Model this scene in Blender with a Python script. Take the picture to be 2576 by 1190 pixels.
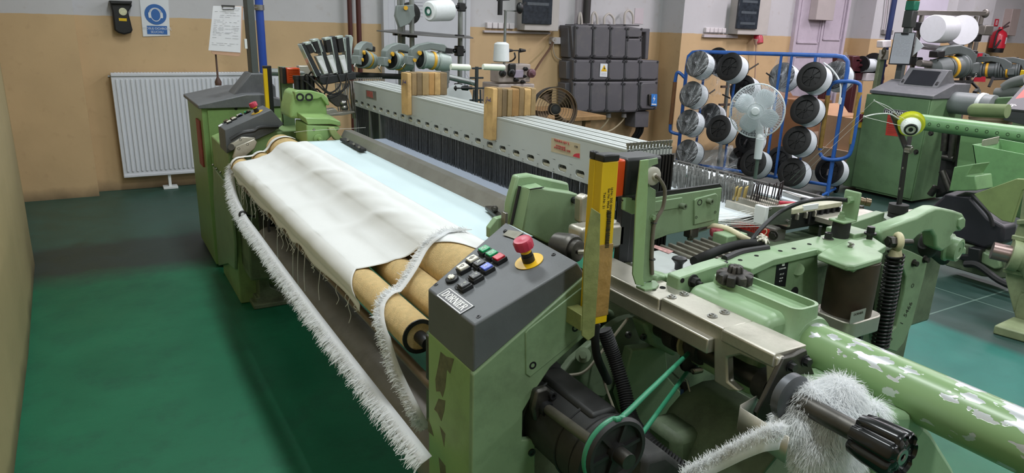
import bpy, bmesh, math, random
import numpy as np
from mathutils import Vector, Matrix
random.seed(7); rng = np.random.default_rng(7)
SC = bpy.context.scene; COL = SC.collection
for o in list(bpy.data.objects): bpy.data.objects.remove(o)
# ---------------------------------------------------------------- camera (image taken as 2576 x 1190)
FPX, CAMH = 1763.34, 1.5
PITCH, ROLL, YAW = 0.291827721, 0.0316201269, 0.542406334
_f = np.array([math.sin(YAW)*math.cos(PITCH), math.cos(YAW)*math.cos(PITCH), -math.sin(PITCH)])
_r = np.array([math.cos(YAW), -math.sin(YAW), 0.0]); _u = np.cross(_r, _f)
_r, _u = _r*math.cos(ROLL)+_u*math.sin(ROLL), _u*math.cos(ROLL)-_r*math.sin(ROLL)
CAM = np.array([0, 0, CAMH])
cd = bpy.data.cameras.new('camera'); cam = bpy.data.objects.new('camera', cd); COL.objects.link(cam)
cd.sensor_width = 36.0; cd.lens = FPX/2576*36; cd.clip_start = 0.02; cd.clip_end = 100
cam.matrix_world = Matrix(((_r[0], _u[0], -_f[0], 0), (_r[1], _u[1], -_f[1], 0), (_r[2], _u[2], -_f[2], CAMH), (0, 0, 0, 1)))
SC.camera = cam
# ---------------------------------------------------------------- world, lights, exposure
W = bpy.data.worlds.new('world'); SC.world = W; W.use_nodes = True
W.node_tree.nodes['Background'].inputs[0].default_value = (0.8, 0.86, 1.0, 1)
W.node_tree.nodes['Background'].inputs[1].default_value = 0.35
SC.view_settings.view_transform = 'Standard'; SC.view_settings.look = 'None'
SC.view_settings.exposure = 0.5; SC.view_settings.gamma = 1; SC.view_settings.use_curve_mapping = False
LAMPS = [(x, y) for x in (0.9, 4.0, 7.2, 10.6) for y in (-1.6, 1.4, 4.3)]
LAMP_Z, LAMP_W = 3.55, 34.0
def lamp_light(x, y, z):
    l = bpy.data.lights.new('tube_light', 'AREA'); l.shape = 'RECTANGLE'; l.size = 0.3; l.size_y = 1.5
    l.energy = LAMP_W if x < 5 else LAMP_W*1.8; l.color = (0.92, 0.97, 1.0) if x < 5 else (1.0, 0.92, 1.0)
    o = bpy.data.objects.new('tube_light', l); COL.objects.link(o); o.location = (x, y, z); return o
# ---------------------------------------------------------------- pixel -> point helpers (a pixel gives a direction, the plane gives the distance)
def ray(px, py): return _r*((px-1288)/FPX)-_u*((py-595)/FPX)+_f
def PX(px, py, x): d = ray(px, py); return CAM+d*(x-CAM[0])/d[0]
def PY(px, py, y): d = ray(px, py); return CAM+d*(y-CAM[1])/d[1]
def PZ(px, py, z): d = ray(px, py); return CAM+d*(z-CAM[2])/d[2]
def PD(px, py, t): return CAM+ray(px, py)*t
V = lambda *a: np.array(a, float)
def nrm(a): a = np.array(a, float); return a/max(np.linalg.norm(a), 1e-9)
# ---------------------------------------------------------------- materials
def lin(c):
    if isinstance(c, str): c = [int(c[i:i+2], 16)/255 for i in (0, 2, 4)]
    return [x/12.92 if x <= .04045 else ((x+.055)/1.055)**2.4 for x in c]
MATS = {}
def mat(name, col, rough=.5, metal=0., var=.12, vs=6., bump=0., bs=60., dirt=None, alpha=1., emit=0., trans=0., chips=None, spec=.5):
    """dirt=(colour, amount, scale); chips=(colour, threshold, scale, metal)"""
    if name in MATS: return MATS[name]
    m = bpy.data.materials.new(name); m.use_nodes = True; nt = m.node_tree; N = nt.nodes; L = nt.links
    b = N['Principled BSDF']; c = lin(col)
    geo = N.new('ShaderNodeNewGeometry')
    def noise(scale, detail=4, rough=.6):
        n = N.new('ShaderNodeTexNoise'); n.inputs['Scale'].default_value = scale; n.inputs['Detail'].default_value = detail
        n.inputs['Roughness'].default_value = rough; L.new(geo.outputs['Position'], n.inputs['Vector']); return n.outputs['Fac']
    def ramp(src, a, b_, inv=False):
        r = N.new('ShaderNodeMapRange'); r.inputs[1].default_value = a; r.inputs[2].default_value = b_; L.new(src, r.inputs[0]); return r.outputs[0]
    def mix(fac, a, b_):
        x = N.new('ShaderNodeMix'); x.data_type = 'RGBA'
        if hasattr(fac, 'links'): L.new(fac, x.inputs[0])
        else: x.inputs[0].default_value = fac
        for i, q in ((6, a), (7, b_)):
            if hasattr(q, 'links'): L.new(q, x.inputs[i])
            else: x.inputs[i].default_value = (*q[:3], 1)
        return x.outputs[2]
    out = tuple(c)
    if var:
        out = mix(ramp(noise(vs), .3, .7), [q*(1-var) for q in c], [min(1, q*(1+var)) for q in c])
    if dirt:
        dc, am, ds = dirt
        r = ramp(noise(ds, 8, .72), .5, .78); mm = N.new('ShaderNodeMath'); mm.operation = 'MULTIPLY'; L.new(r, mm.inputs[0]); mm.inputs[1].default_value = am
        out = mix(mm.outputs[0], out, lin(dc))
    b.inputs['Metallic'].default_value = metal; b.inputs['Roughness'].default_value = rough
    if chips:
        cc, th, cs, cm = chips
        r = ramp(noise(cs, 5, .55), th, th+.012)
        out = mix(r, out, lin(cc))
        mm = N.new('ShaderNodeMath'); mm.operation = 'MULTIPLY'; L.new(r, mm.inputs[0]); mm.inputs[1].default_value = cm; L.new(mm.outputs[0], b.inputs['Metallic'])
    if hasattr(out, 'links'): L.new(out, b.inputs['Base Color'])
    else: b.inputs['Base Color'].default_value = (*out, 1)
    if bump:
        bn = N.new('ShaderNodeBump'); bn.inputs['Strength'].default_value = bump; bn.inputs['Distance'].default_value = .01
        L.new(noise(bs, 6), bn.inputs['Height']); L.new(bn.outputs[0], b.inputs['Normal'])
    b.inputs['Specular IOR Level'].default_value = spec
    if alpha < 1: b.inputs['Alpha'].default_value = alpha
    if trans: b.inputs['Transmission Weight'].default_value = trans
    if emit: b.inputs['Emission Color'].default_value = (*c, 1); b.inputs['Emission Strength'].default_value = emit
    m['nodes'] = 1; MATS[name] = m; return m
# ---------------------------------------------------------------- geometry builder
def frame(d):
    d = nrm(d); a = V(0, 0, 1) if abs(d[2]) < .9 else V(1, 0, 0)
    x = nrm(np.cross(a, d)); return x, np.cross(d, x), d
def smooth_path(pts, k=6, closed=False):
    p = [np.array(q, float) for q in pts]; n = len(p); out = []
    for i in range(n if closed else n-1):
        a = p[(i-1) % n] if closed or i else p[0]*2-p[1]; b = p[i]; c = p[(i+1) % n]
        d = p[(i+2) % n] if closed or i+2 < n else p[-1]*2-p[-2]
        for j in range(k):
            t = j/k; out.append(.5*((2*b)+(c-a)*t+(2*a-5*b+4*c-d)*t*t+(3*b-a-3*c+d)*t**3))
    if not closed: out.append(p[-1])
    return out
class G:
    def __init__(s): s.v = []; s.f = []
    def add(s, vs, fs):
        n = len(s.v); s.v.extend([tuple(map(float, q)) for q in vs]); s.f.extend([tuple(i+n for i in q) for q in fs]); return s
    def box(s, lo, hi):
        (a, b, c), (d, e, g) = lo, hi
        return s.add([(a,b,c),(d,b,c),(d,e,c),(a,e,c),(a,b,g),(d,b,g),(d,e,g),(a,e,g)], [(3,2,1,0),(4,5,6,7),(0,1,5,4),(1,2,6,5),(2,3,7,6),(3,0,4,7)])
    def cbox(s, c, sz): c = np.array(c, float); h = np.array(sz, float)/2; return s.box(c-h, c+h)
    def obb(s, c, ax, ay, az):
        c, ax, ay, az = map(lambda q: np.array(q, float), (c, ax, ay, az)); vs = []
        for k in (-1, 1):
            for (i, j) in ((-1, -1), (1, -1), (1, 1), (-1, 1)): vs.append(c+i*ax+j*ay+k*az)
        return s.add(vs, [(3,2,1,0),(4,5,6,7),(0,1,5,4),(1,2,6,5),(2,3,7,6),(3,0,4,7)])
    def bar(s, p0, p1, w, h, up=(0, 0, 1)):
        p0, p1 = np.array(p0, float), np.array(p1, float); d = nrm(p1-p0); x = nrm(np.cross(d, up)); z = np.cross(x, d)
        return s.obb((p0+p1)/2, x*w/2, z*h/2, (p1-p0)/2)
    def ring(s, c, x, y, r, n, ph=0): return [c+x*math.cos(2*math.pi*i/n+ph)*r+y*math.sin(2*math.pi*i/n+ph)*r for i in range(n)]
    def lathe(s, o, ax, prof, n=20, cap=True, ph=0):
        o = np.array(o, float); x, y, d = frame(ax); vs = []; fs = []
        for h, r in prof: vs += s.ring(o+d*h, x, y, r, n, ph)
        for k in range(len(prof)-1):
            for i in range(n): fs.append((k*n+i, k*n+(i+1) % n, (k+1)*n+(i+1) % n, (k+1)*n+i))
        if cap: fs.append(tuple(range(n-1, -1, -1))); fs.append(tuple((len(prof)-1)*n+i for i in range(n)))
        return s.add(vs, fs)
    def cyl(s, p0, p1, r, r2=None, n=16, cap=True, ph=0):
        p0 = np.array(p0, float); p1 = np.array(p1, float); l = np.linalg.norm(p1-p0)
        return s.lathe(p0, p1-p0, [(0, r), (l, r if r2 is None else r2)], n, cap, ph)
    def tube(s, pts, r, n=8, sm=0, closed=False, caps=True):
        if sm: pts = smooth_path(pts, sm, closed)
        pts = [np.array(p, float) for p in pts]; m = len(pts); x = None; vs = []; fs = []
        for i, p in enumerate(pts):
            if closed: d = pts[(i+1) % m]-pts[i-1]
            else: d = pts[min(i+1, m-1)]-pts[max(i-1, 0)]
            d = nrm(d)
            if x is None: x = frame(d)[0]
            x = nrm(x-d*(x@d)); y = np.cross(d, x)
            rr = r[i] if hasattr(r, '__len__') else r
            vs += s.ring(p, x, y, rr, n)
        for k in range(m if closed else m-1):
            for i in range(n): fs.append((k*n+i, k*n+(i+1) % n, ((k+1) % m)*n+(i+1) % n, ((k+1) % m)*n+i))
        if caps and not closed: fs.append(tuple(range(n-1, -1, -1))); fs.append(tuple((m-1)*n+i for i in range(n)))
        return s.add(vs, fs)
    def prism(s, pts, vec):
        pts = [np.array(p, float) for p in pts]; vec = np.array(vec, float); n = len(pts)
        return s.add(pts+[p+vec for p in pts], [tuple(range(n-1, -1, -1)), tuple(range(n, 2*n))]+[(i, (i+1) % n, (i+1) % n+n, i+n) for i in range(n)])
    def poly(s, pts): return s.add(pts, [tuple(range(len(pts)))])
    def grid(s, rows):
        m = len(rows[0]); vs = [p for r in rows for p in r]
        return s.add(vs, [(i*m+j, i*m+j+1, (i+1)*m+j+1, (i+1)*m+j) for i in range(len(rows)-1) for j in range(m-1)])
    def ball(s, c, r, n=14, m=8):
        c = np.array(c, float); r = np.array(r if hasattr(r, '__len__') else (r, r, r), float); rows = []
        for k in range(m+1):
            t = math.pi*k/m; rows.append([c+r*V(math.sin(t)*math.cos(2*math.pi*i/n), math.sin(t)*math.sin(2*math.pi*i/n), math.cos(t)) for i in range(n+1)])
        return s.grid(rows)
    def torus(s, c, ax, R, r, n=24, k=8, a0=0, a1=2*math.pi):
        x, y, d = frame(ax); c = np.array(c, float); full = abs(a1-a0-2*math.pi) < 1e-6
        pts = [c+(x*math.cos(a0+(a1-a0)*i/n)+y*math.sin(a0+(a1-a0)*i/n))*R for i in range(n if full else n+1)]
        return s.tube(pts, r, k, closed=full)
    def bolt(s, c, ax, r, h, n=6, hole=True):
        """hexagon head with a washer; the shank end sits on the surface at c"""
        ax = nrm(ax); c = np.array(c, float); s.cyl(c-ax*.002, c+ax*h*.18, r*1.35, n=16); s.cyl(c+ax*h*.18, c+ax*h, r, r*.95, n=n); return s
    def cap_screw(s, c, ax, r, h):
        ax = nrm(ax); c = np.array(c, float); d = ax
        s.lathe(c-ax*.002, ax, [(0, r), (h, r), (h, r*.55), (h*.45, r*.5)], 14); return s
    def o(s, name, m, parent=None, bevel=0, sharp=38, seg=2, solid=0, recalc=True, merge=False):
        v = np.array(s.v); c = (v.min(0)+v.max(0))/2; c[2] = v[:, 2].min() if parent is None else c[2]
        me = bpy.data.meshes.new(name); me.from_pydata([tuple(q) for q in (v-c)], [], s.f)
        if recalc or merge:
            bm = bmesh.new(); bm.from_mesh(me)
            if merge: bmesh.ops.remove_doubles(bm, verts=bm.verts, dist=1e-5)
            if recalc: bmesh.ops.recalc_face_normals(bm, faces=bm.faces)
            bm.to_mesh(me); bm.free()
        me.polygons.foreach_set('use_smooth', [True]*len(me.polygons)); me.set_sharp_from_angle(angle=math.radians(sharp))
        me.materials.append(m); ob = bpy.data.objects.new(name, me); COL.objects.link(ob)
        place(ob, c, parent)
        if solid: md = ob.modifiers.new('solid', 'SOLIDIFY'); md.thickness = solid; md.offset = 0
        if bevel:
            md = ob.modifiers.new('bevel', 'BEVEL'); md.width = bevel; md.segments = seg; md.limit_method = 'ANGLE'; md.angle_limit = math.radians(40)
        return ob
WL = {}
def place(ob, c, parent):
    WL[ob] = np.array(c, float)
    if parent is not None: ob.parent = parent; ob.location = tuple(np.array(c)-WL[parent])
    else: ob.location = tuple(c)
def tag(o, label, cat, group=None):
    o['label'] = label; o['category'] = cat
    if group: o['group'] = group
    return o
def thing(name, label, cat, loc, group=None):
    o = bpy.data.objects.new(name, None); COL.objects.link(o); o.empty_display_size = .05; place(o, loc, None); return tag(o, label, cat, group)
def struct(o): o['kind'] = 'structure'; return o
def stuff(o): o['kind'] = 'stuff'; return o
def copy_tree(o, parent=None):
    c = o.copy(); COL.objects.link(c); c.parent = parent
    for ch in o.children: copy_tree(ch, c)
    return c
def text(name, s, m, parent, o, ux, uy, size, depth=.0006, align='CENTER', bold=0., label=None):
    """flat lettering: o = anchor, ux = reading direction, uy = up direction of the letters"""
    cu = bpy.data.curves.new('t', 'FONT'); cu.body = s; cu.size = size; cu.align_x = align; cu.align_y = 'CENTER'; cu.extrude = depth; cu.offset = bold; cu.resolution_u = 3
    t = bpy.data.objects.new('t', cu); COL.objects.link(t); dg = bpy.context.evaluated_depsgraph_get(); me = bpy.data.meshes.new_from_object(t.evaluated_get(dg))
    bpy.data.objects.remove(t); bpy.data.curves.remove(cu); me.name = name
    ux = nrm(ux); uz = nrm(np.cross(ux, uy)); uy = np.cross(uz, ux)
    me.transform(Matrix(((ux[0], uy[0], uz[0], 0), (ux[1], uy[1], uz[1], 0), (ux[2], uy[2], uz[2], 0), (0, 0, 0, 1))))
    me.materials.clear(); me.materials.append(m); ob = bpy.data.objects.new(name, me); COL.objects.link(ob); place(ob, o, parent); return ob
def rrect(c, ax, ay, w, h, r, n=4):
    """rounded rectangle outline around c, axes ax, ay"""
    c, ax, ay = np.array(c, float), nrm(ax), nrm(ay); p = []
    for (sx, sy, a0) in ((1, 1, 0), (-1, 1, 90), (-1, -1, 180), (1, -1, 270)):
        for i in range(n+1):
            a = math.radians(a0+90*i/n); p.append(c+ax*(sx*(w/2-r)+r*math.cos(a))+ay*(sy*(h/2-r)+r*math.sin(a)))
    return p
ROLLS = ((.82, .854, .0757, 1.33, 3.70), (.71, .808, .045, 1.36, 3.68), (.61, .782, .0435, 1.425, 3.70))
def off_rollers(p, gap):
    """lay a cloth point on the roller surfaces instead of inside them"""
    p = np.array(p, float)
    for _ in range(2):
        for cx, cz, R, y0, y1 in ROLLS:
            d = V(p[0]-cx, 0, p[2]-cz); l = math.hypot(d[0], d[2])
            if l < R+gap and y0-.01 < p[1] < y1+.01: p = p+d/max(l, 1e-6)*(R+gap-l)
    return p
X3, Y3, Z3 = V(1, 0, 0), V(0, 1, 0), V(0, 0, 1)
# ---------------------------------------------------------------- palette
GREEN = mat('machine_green_paint', '7b9370', .42, var=.1, vs=4, bump=.05, bs=90, dirt=('35392b', .45, 7))
GREEN2 = mat('pale_green_paint', '86a17c', .38, var=.08, vs=5, bump=.04, bs=90, dirt=('3f4433', .35, 9))
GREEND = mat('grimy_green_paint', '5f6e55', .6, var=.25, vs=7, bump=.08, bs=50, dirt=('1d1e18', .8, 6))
GREY = mat('console_grey_paint', '5a5d60', .5, var=.08, vs=8, bump=.06, bs=220, dirt=('3b3a36', .35, 9))
BLACK = mat('black_plastic', '17181a', .42, var=.15, vs=10)
BLACKD = mat('dusty_black', '232322', .75, var=.3, vs=12, dirt=('4b4a45', .4, 14), bump=.1)
RUBBER = mat('black_rubber', '1b1b1c', .6, var=.1)
STEEL = mat('brushed_steel', '9b9a96', .35, 1., var=.15, vs=12, bump=.03, bs=150)
STEELD = mat('dark_oily_steel', '54524e', .45, .9, var=.25, vs=14, bump=.06, dirt=('24211c', .6, 10))
ALU = mat('cast_aluminium', 'b9b5a9', .42, .75, var=.12, vs=9, bump=.06, bs=120, dirt=('6d675a', .5, 9))
ALUW = mat('painted_aluminium', 'b3b8b6', .45, .1, var=.04, vs=4)
WHITE = mat('white_plastic', 'dfe3e3', .45, var=.03)
PAPER = mat('paper', 'dcdde3', .8, var=.03, vs=3)
YELLOW = mat('yellow_paint', 'd8b312', .4, var=.06)
RED = mat('red_plastic', 'b3243a', .4, var=.08)
ORANGEP = mat('orange_lens', 'd24a17', .25, var=.08, trans=.15)
BLUE = mat('blue_paint', '2c5da8', .38, var=.1, vs=9, dirt=('26304a', .5, 12))
WOOD = mat('pale_wood', 'c09d66', .65, var=.2, vs=9, bump=.1, bs=70, dirt=('6f5431', .6, 16))
WOODD = mat('weathered_wood', '8a6a42', .7, var=.25, vs=12, bump=.12, bs=80, dirt=('4b3823', .6, 18))
# ================================================================ ROOM
def wall_mat(name, low, high, zline, grime):
    m = bpy.data.materials.new(name); m.use_nodes = True; nt = m.node_tree; N = nt.nodes; L = nt.links; b = N['Principled BSDF']
    geo = N.new('ShaderNodeNewGeometry'); sep = N.new('ShaderNodeSeparateXYZ'); L.new(geo.outputs['Position'], sep.inputs[0])
    def noise(sc, d=5):
        n = N.new('ShaderNodeTexNoise'); n.inputs['Scale'].default_value = sc; n.inputs['Detail'].default_value = d; L.new(geo.outputs['Position'], n.inputs['Vector']); return n.outputs['Fac']
    def rng_(src, a, b_):
        r = N.new('ShaderNodeMapRange'); r.inputs[1].default_value = a; r.inputs[2].default_value = b_; L.new(src, r.inputs[0]); return r.outputs[0]
    def mix(f, a, b_):
        x = N.new('ShaderNodeMix'); x.data_type = 'RGBA'; L.new(f, x.inputs[0])
        for i, q in ((6, a), (7, b_)):
            if hasattr(q, 'links'): L.new(q, x.inputs[i])
            else: x.inputs[i].default_value = (*q, 1)
        return x.outputs[2]
    def math_(op, a, b_):
        x = N.new('ShaderNodeMath'); x.operation = op
        for i, q in enumerate((a, b_)):
            if hasattr(q, 'links'): L.new(q, x.inputs[i])
            else: x.inputs[i].default_value = q
        return x.outputs[0]
    lo, hi = lin(low), lin(high); n1 = noise(2.5)
    cl = mix(rng_(n1, .3, .7), [q*.92 for q in lo], [q*1.05 for q in lo]); ch = mix(rng_(n1, .3, .7), [q*.96 for q in hi], [q*1.03 for q in hi])
    z2 = math_('ADD', sep.outputs[2], math_('MULTIPLY', math_('SUBTRACT', noise(9), .5), .012))
    c = mix(rng_(z2, zline-.002, zline+.002), cl, ch)
    # scuffs and the dirty skirting strip
    sc = math_('MULTIPLY', rng_(noise(14, 9), .6, .8), .25); c = mix(sc, c, lin(grime))
    sk = math_('MULTIPLY', rng_(math_('ADD', sep.outputs[2], math_('MULTIPLY', noise(5), .12)), .16, .05), .75); c = mix(sk, c, lin('4e4333'))
    L.new(c, b.inputs['Base Color']); b.inputs['Roughness'].default_value = .55
    bn = N.new('ShaderNodeBump'); bn.inputs['Strength'].default_value = .25; bn.inputs['Distance'].default_value = .01; L.new(noise(7, 8), bn.inputs['Height']); L.new(bn.outputs[0], b.inputs['Normal'])
    return m
ZP = 1.478
WALLM = wall_mat('two_tone_wall', 'c2a57c', 'bdbcbe', ZP, '8d7350')
WALLL = wall_mat('left_wall_green_reflection', 'a3936b', 'b4b2a4', 1.75, '7d7350')  # same paint as the back wall, green reflected light tinted into its colour
CEILM = mat('ceiling_white', 'd5d5d2', .8, var=.03)
def floor_mat():
    m = bpy.data.materials.new('painted_floor'); m.use_nodes = True; nt = m.node_tree; N = nt.nodes; L = nt.links; b = N['Principled BSDF']
    geo = N.new('ShaderNodeNewGeometry'); sep = N.new('ShaderNodeSeparateXYZ'); L.new(geo.outputs['Position'], sep.inputs[0])
    def noise(sc, d=5, ro=.6):
        n = N.new('ShaderNodeTexNoise'); n.inputs['Scale'].default_value = sc; n.inputs['Detail'].default_value = d; n.inputs['Roughness'].default_value = ro; L.new(geo.outputs['Position'], n.inputs['Vector']); return n.outputs['Fac']
    def rng_(src, a, b_):
        r = N.new('ShaderNodeMapRange'); r.inputs[1].default_value = a; r.inputs[2].default_value = b_; L.new(src, r.inputs[0]); return r.outputs[0]
    def mix(f, a, b_):
        x = N.new('ShaderNodeMix'); x.data_type = 'RGBA'
        if hasattr(f, 'links'): L.new(f, x.inputs[0])
        else: x.inputs[0].default_value = f
        for i, q in ((6, a), (7, b_)):
            if hasattr(q, 'links'): L.new(q, x.inputs[i])
            else: x.inputs[i].default_value = (*q, 1)
        return x.outputs[2]
    def M(op, a, b_):
        x = N.new('ShaderNodeMath'); x.operation = op
        for i, q in enumerate((a, b_)):
            if hasattr(q, 'links'): L.new(q, x.inputs[i])
            else: x.inputs[i].default_value = q
        return x.outputs[0]
    n1 = noise(1.3, 6); n2 = noise(5, 8, .7); n3 = noise(28, 8, .75)
    y = M('ADD', sep.outputs[1], M('MULTIPLY', M('SUBTRACT', n2, .5), .25)); x = sep.outputs[0]
    g = mix(rng_(n1, .35, .65), lin('0f5a3e'), lin('1a6a4a'))
    g = mix(M('MULTIPLY', rng_(n2, .5, .75), .5), g, lin('1b4638'))
    teal = mix(rng_(n2, .35, .65), lin('20635a'), lin('2a6f64')); g = mix(rng_(x, 2.6, 3.4), g, teal)
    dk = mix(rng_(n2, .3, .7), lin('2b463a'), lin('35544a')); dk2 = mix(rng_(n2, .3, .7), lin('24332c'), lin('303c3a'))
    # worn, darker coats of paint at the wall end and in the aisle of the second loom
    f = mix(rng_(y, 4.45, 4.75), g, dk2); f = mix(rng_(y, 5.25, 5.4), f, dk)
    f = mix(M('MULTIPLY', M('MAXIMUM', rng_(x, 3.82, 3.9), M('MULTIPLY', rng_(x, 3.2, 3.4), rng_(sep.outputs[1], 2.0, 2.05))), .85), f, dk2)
    for (px_, ax_) in ((4.45, x), (5.2, x), (1.95, sep.outputs[1])): f = mix(M('MULTIPLY', M('MULTIPLY', rng_(M('ABSOLUTE', M('SUBTRACT', ax_, px_), 0), .006, .003), rng_(x, 3.9, 3.95)), .5), f, lin('7d968a'))
    f = mix(M('MULTIPLY', rng_(x, 5.0, 5.3), rng_(y, 4.2, 4.5)), f, lin('565d5b'))
    f = mix(M('MULTIPLY', rng_(n3, .64, .74), .45), f, lin('0e2f26')); f = mix(M('MULTIPLY', rng_(noise(90, 3), .72, .78), .4), f, lin('9fb5a5'))
    L.new(f, b.inputs['Base Color']); b.inputs['Specular IOR Level'].default_value = .35
    r = N.new('ShaderNodeMapRange'); L.new(n2, r.inputs[0]); r.inputs[3].default_value = .38; r.inputs[4].default_value = .62; L.new(r.outputs[0], b.inputs['Roughness'])
    bn = N.new('ShaderNodeBump'); bn.inputs['Strength'].default_value = .12; bn.inputs['Distance'].default_value = .01; L.new(n3, bn.inputs['Height']); L.new(bn.outputs[0], b.inputs['Normal'])
    return m
XR, YF, ZC = 17.0, -4.5, 3.7
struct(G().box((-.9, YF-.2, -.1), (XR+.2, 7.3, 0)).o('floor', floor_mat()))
struct(G().box((-.9, YF-.2, ZC), (XR+.2, 7.3, ZC+.1)).o('ceiling', CEILM))
lw = [(-.563, 6.8), (-.47, 5.63), (-.417, 5.0), (-.383, 3.6), (-.375, 2.59), (-.37, YF)]
struct(G().prism([V(x, y, -.05) for x, y in lw]+[V(-.8, YF, -.05), V(-.8, 6.9, -.05)], (0, 0, ZC+.05)).o('wall_left', WALLL))
bw = [(-.85, 6.8), (-.03, 6.8), (-.03, 6.98), (6.3, 6.98), (6.3, 6.6), (9.62, 6.6), (9.62, 6.3), (XR, 6.3), (XR, 7.3), (-.85, 7.3)]
struct(G().prism([V(x, y, -.05) for x, y in bw], (0, 0, ZC+.05)).o('wall_back', WALLM))
struct(G().box((XR, YF, -.05), (XR+.2, 6.3, ZC)).o('wall_right', WALLM))
struct(G().box((-.37, YF-.2, -.05), (XR, YF, ZC)).o('wall_front', WALLM))
# ceiling lamps: housing + diffuser, one light each
LAMPM = mat('lamp_housing', 'e6e6e6', .5, var=0); DIFF = mat('lamp_diffuser', 'ffffff', .5, var=0, emit=3.0)
for i, (x, y) in enumerate(LAMPS):
    t = thing('ceiling_lamp', 'long fluorescent ceiling lamp in the rows above the looms', 'lamp', (x, y, LAMP_Z+.03), 'ceiling lamps above the looms')
    G().box((x-.17, y-.78, LAMP_Z+.04), (x+.17, y+.78, ZC+.005)).o('lamp_housing', LAMPM, t, .01)
    G().box((x-.15, y-.76, LAMP_Z+.03), (x+.15, y+.76, LAMP_Z+.045)).o('lamp_diffuser', DIFF, t)
    lamp_light(x, y, LAMP_Z)
# ================================================================ LOOM: front, cloth, harness
LOOM = thing('weaving_loom', 'large green weaving loom running from the panel radiator to the bare aluminium rail', 'loom', (1.4, 2.6, 0))
BADGE = mat('badge_black', '15161a', .35, var=0); BADGEW = mat('badge_white', 'e8e8e6', .4, var=0)
def strokes_dornier(g, o, ux, uy, un, H):
    """heavy slab-serif capitals D O R N I E R built from flat bars"""
    x = 0.; t = .2*H; th = .11*H; s = .09*H; e = un*.0006
    def q(a, b, c, d, k=0.):   # box from (a,b) to (c,d) in letter space, k slants the right side
        P = lambda u, w: o+ux*(x+u)+uy*w
        g.prism([P(a, b), P(c, d if k else b), P(c, d), P(a, d)] if not k else [P(a, b), P(a+t, b), P(c, d), P(c-t, d)], e)
    def arc(cx, cy, rx, ry, a0, a1, wx, wy):
        n = 10
        for i in range(n):
            A, B = (math.radians(a0+(a1-a0)*j/n) for j in (i, i+1)); P = lambda r1, r2, a: o+ux*(x+cx+r1*math.cos(a))+uy*(cy+r2*math.sin(a))
            g.prism([P(rx, ry, A), P(rx, ry, B), P(rx-wx, ry-wy, B), P(rx-wx, ry-wy, A)], e)
    def stem(u): q(u, 0, u+t, H); q(u-s, 0, u+t+s, th*.8); q(u-s, H-th*.8, u+t+s, H)
    for ch in 'DORNIER':
        x += s
        if ch == 'D': stem(0); q(t, 0, .38*H, th); q(t, H-th, .38*H, H); arc(.36*H, H/2, .38*H, H/2, -90, 90, t, th); x += .8*H
        elif ch == 'O': arc(.38*H, H/2, .4*H, H/2, 0, 360, t, th); x += .8*H
        elif ch == 'R':
            stem(0); q(t, H-th, .4*H, H); q(t, .46*H, .4*H, .46*H+th); arc(.38*H, .73*H, .28*H, .27*H, -90, 90, t*.9, th)
            P = lambda u, w: o+ux*(x+u)+uy*w; g.prism([P(.3*H, .48*H), P(.3*H+t, .48*H), P(.74*H, 0), P(.74*H-t*1.1, 0)], e); x += .76*H
        elif ch == 'N':
            w = .78*H; q(0, 0, t*.6, H); q(w-t*.6, 0, w, H); P = lambda u, k: o+ux*(x+u)+uy*k
            g.prism([P(0, H), P(t*1.1, H), P(w, 0), P(w-t*1.1, 0)], e); q(-s, 0, t*.6+s, th*.8); q(w-t*.6-s, H-th*.8, w+s, H); x += .84*H
        elif ch == 'I': stem(0); x += t+s*1.2
        elif ch == 'E': stem(0); q(t, 0, .56*H, th); q(t, H-th, .56*H, H); q(t, H*.45, .44*H, H*.45+th); q(.56*H-th, 0, .56*H, .26*H); q(.56*H-th, .74*H, .56*H, H); x += .64*H
    return x
def dornier_badge(parent, o, ux, uy, L, H):
    ux, uy = nrm(ux), nrm(uy); un = nrm(np.cross(ux, uy)); c = o
    b = G().prism([c+ux*L/2*i+uy*H/2*j for i, j in ((-1, -1), (1, -1), (1, 1), (-1, 1))], un*.0012).o('name_badge', BADGE, parent)
    g = G(); w = H*.05; k = un*.0012
    for (i0, j0, i1, j1) in ((-1, -1, 1, -1), (1, -1, 1, 1), (1, 1, -1, 1), (-1, 1, -1, -1)):
        p = c+ux*(L/2-H*.07)*i0+uy*(H/2-H*.07)*j0+k; q_ = c+ux*(L/2-H*.07)*i1+uy*(H/2-H*.07)*j1+k; g.bar(p, q_, w, .0006, un)
    hh = H*.56; d = G(); wid = strokes_dornier(d, V(0, 0, 0), ux, uy, un, hh); k2 = (L-H*.5)/wid
    for i, v in enumerate(d.v): v = np.array(v); d.v[i] = c+k+ux*((v@ux-wid/2)*k2)+uy*(v@uy-hh/2)+un*(v@un)
    g.add(d.v, d.f).o('badge_lettering', BADGEW, b); return b
BG = mat('button_green', '17945c', .35, var=.03); BR = mat('button_red', 'bb1f33', .35, var=.03); BW = mat('button_white', 'd8d4c6', .4, var=.05); BB = mat('button_blue', '4f63c4', .35, var=.03); BK = mat('button_dark', '26272a', .4, var=.05)
ESR = mat('stop_red', 'b5304a', .38, var=.06); ESY = mat('stop_yellow', 'dfb21c', .4, var=.03)
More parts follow.
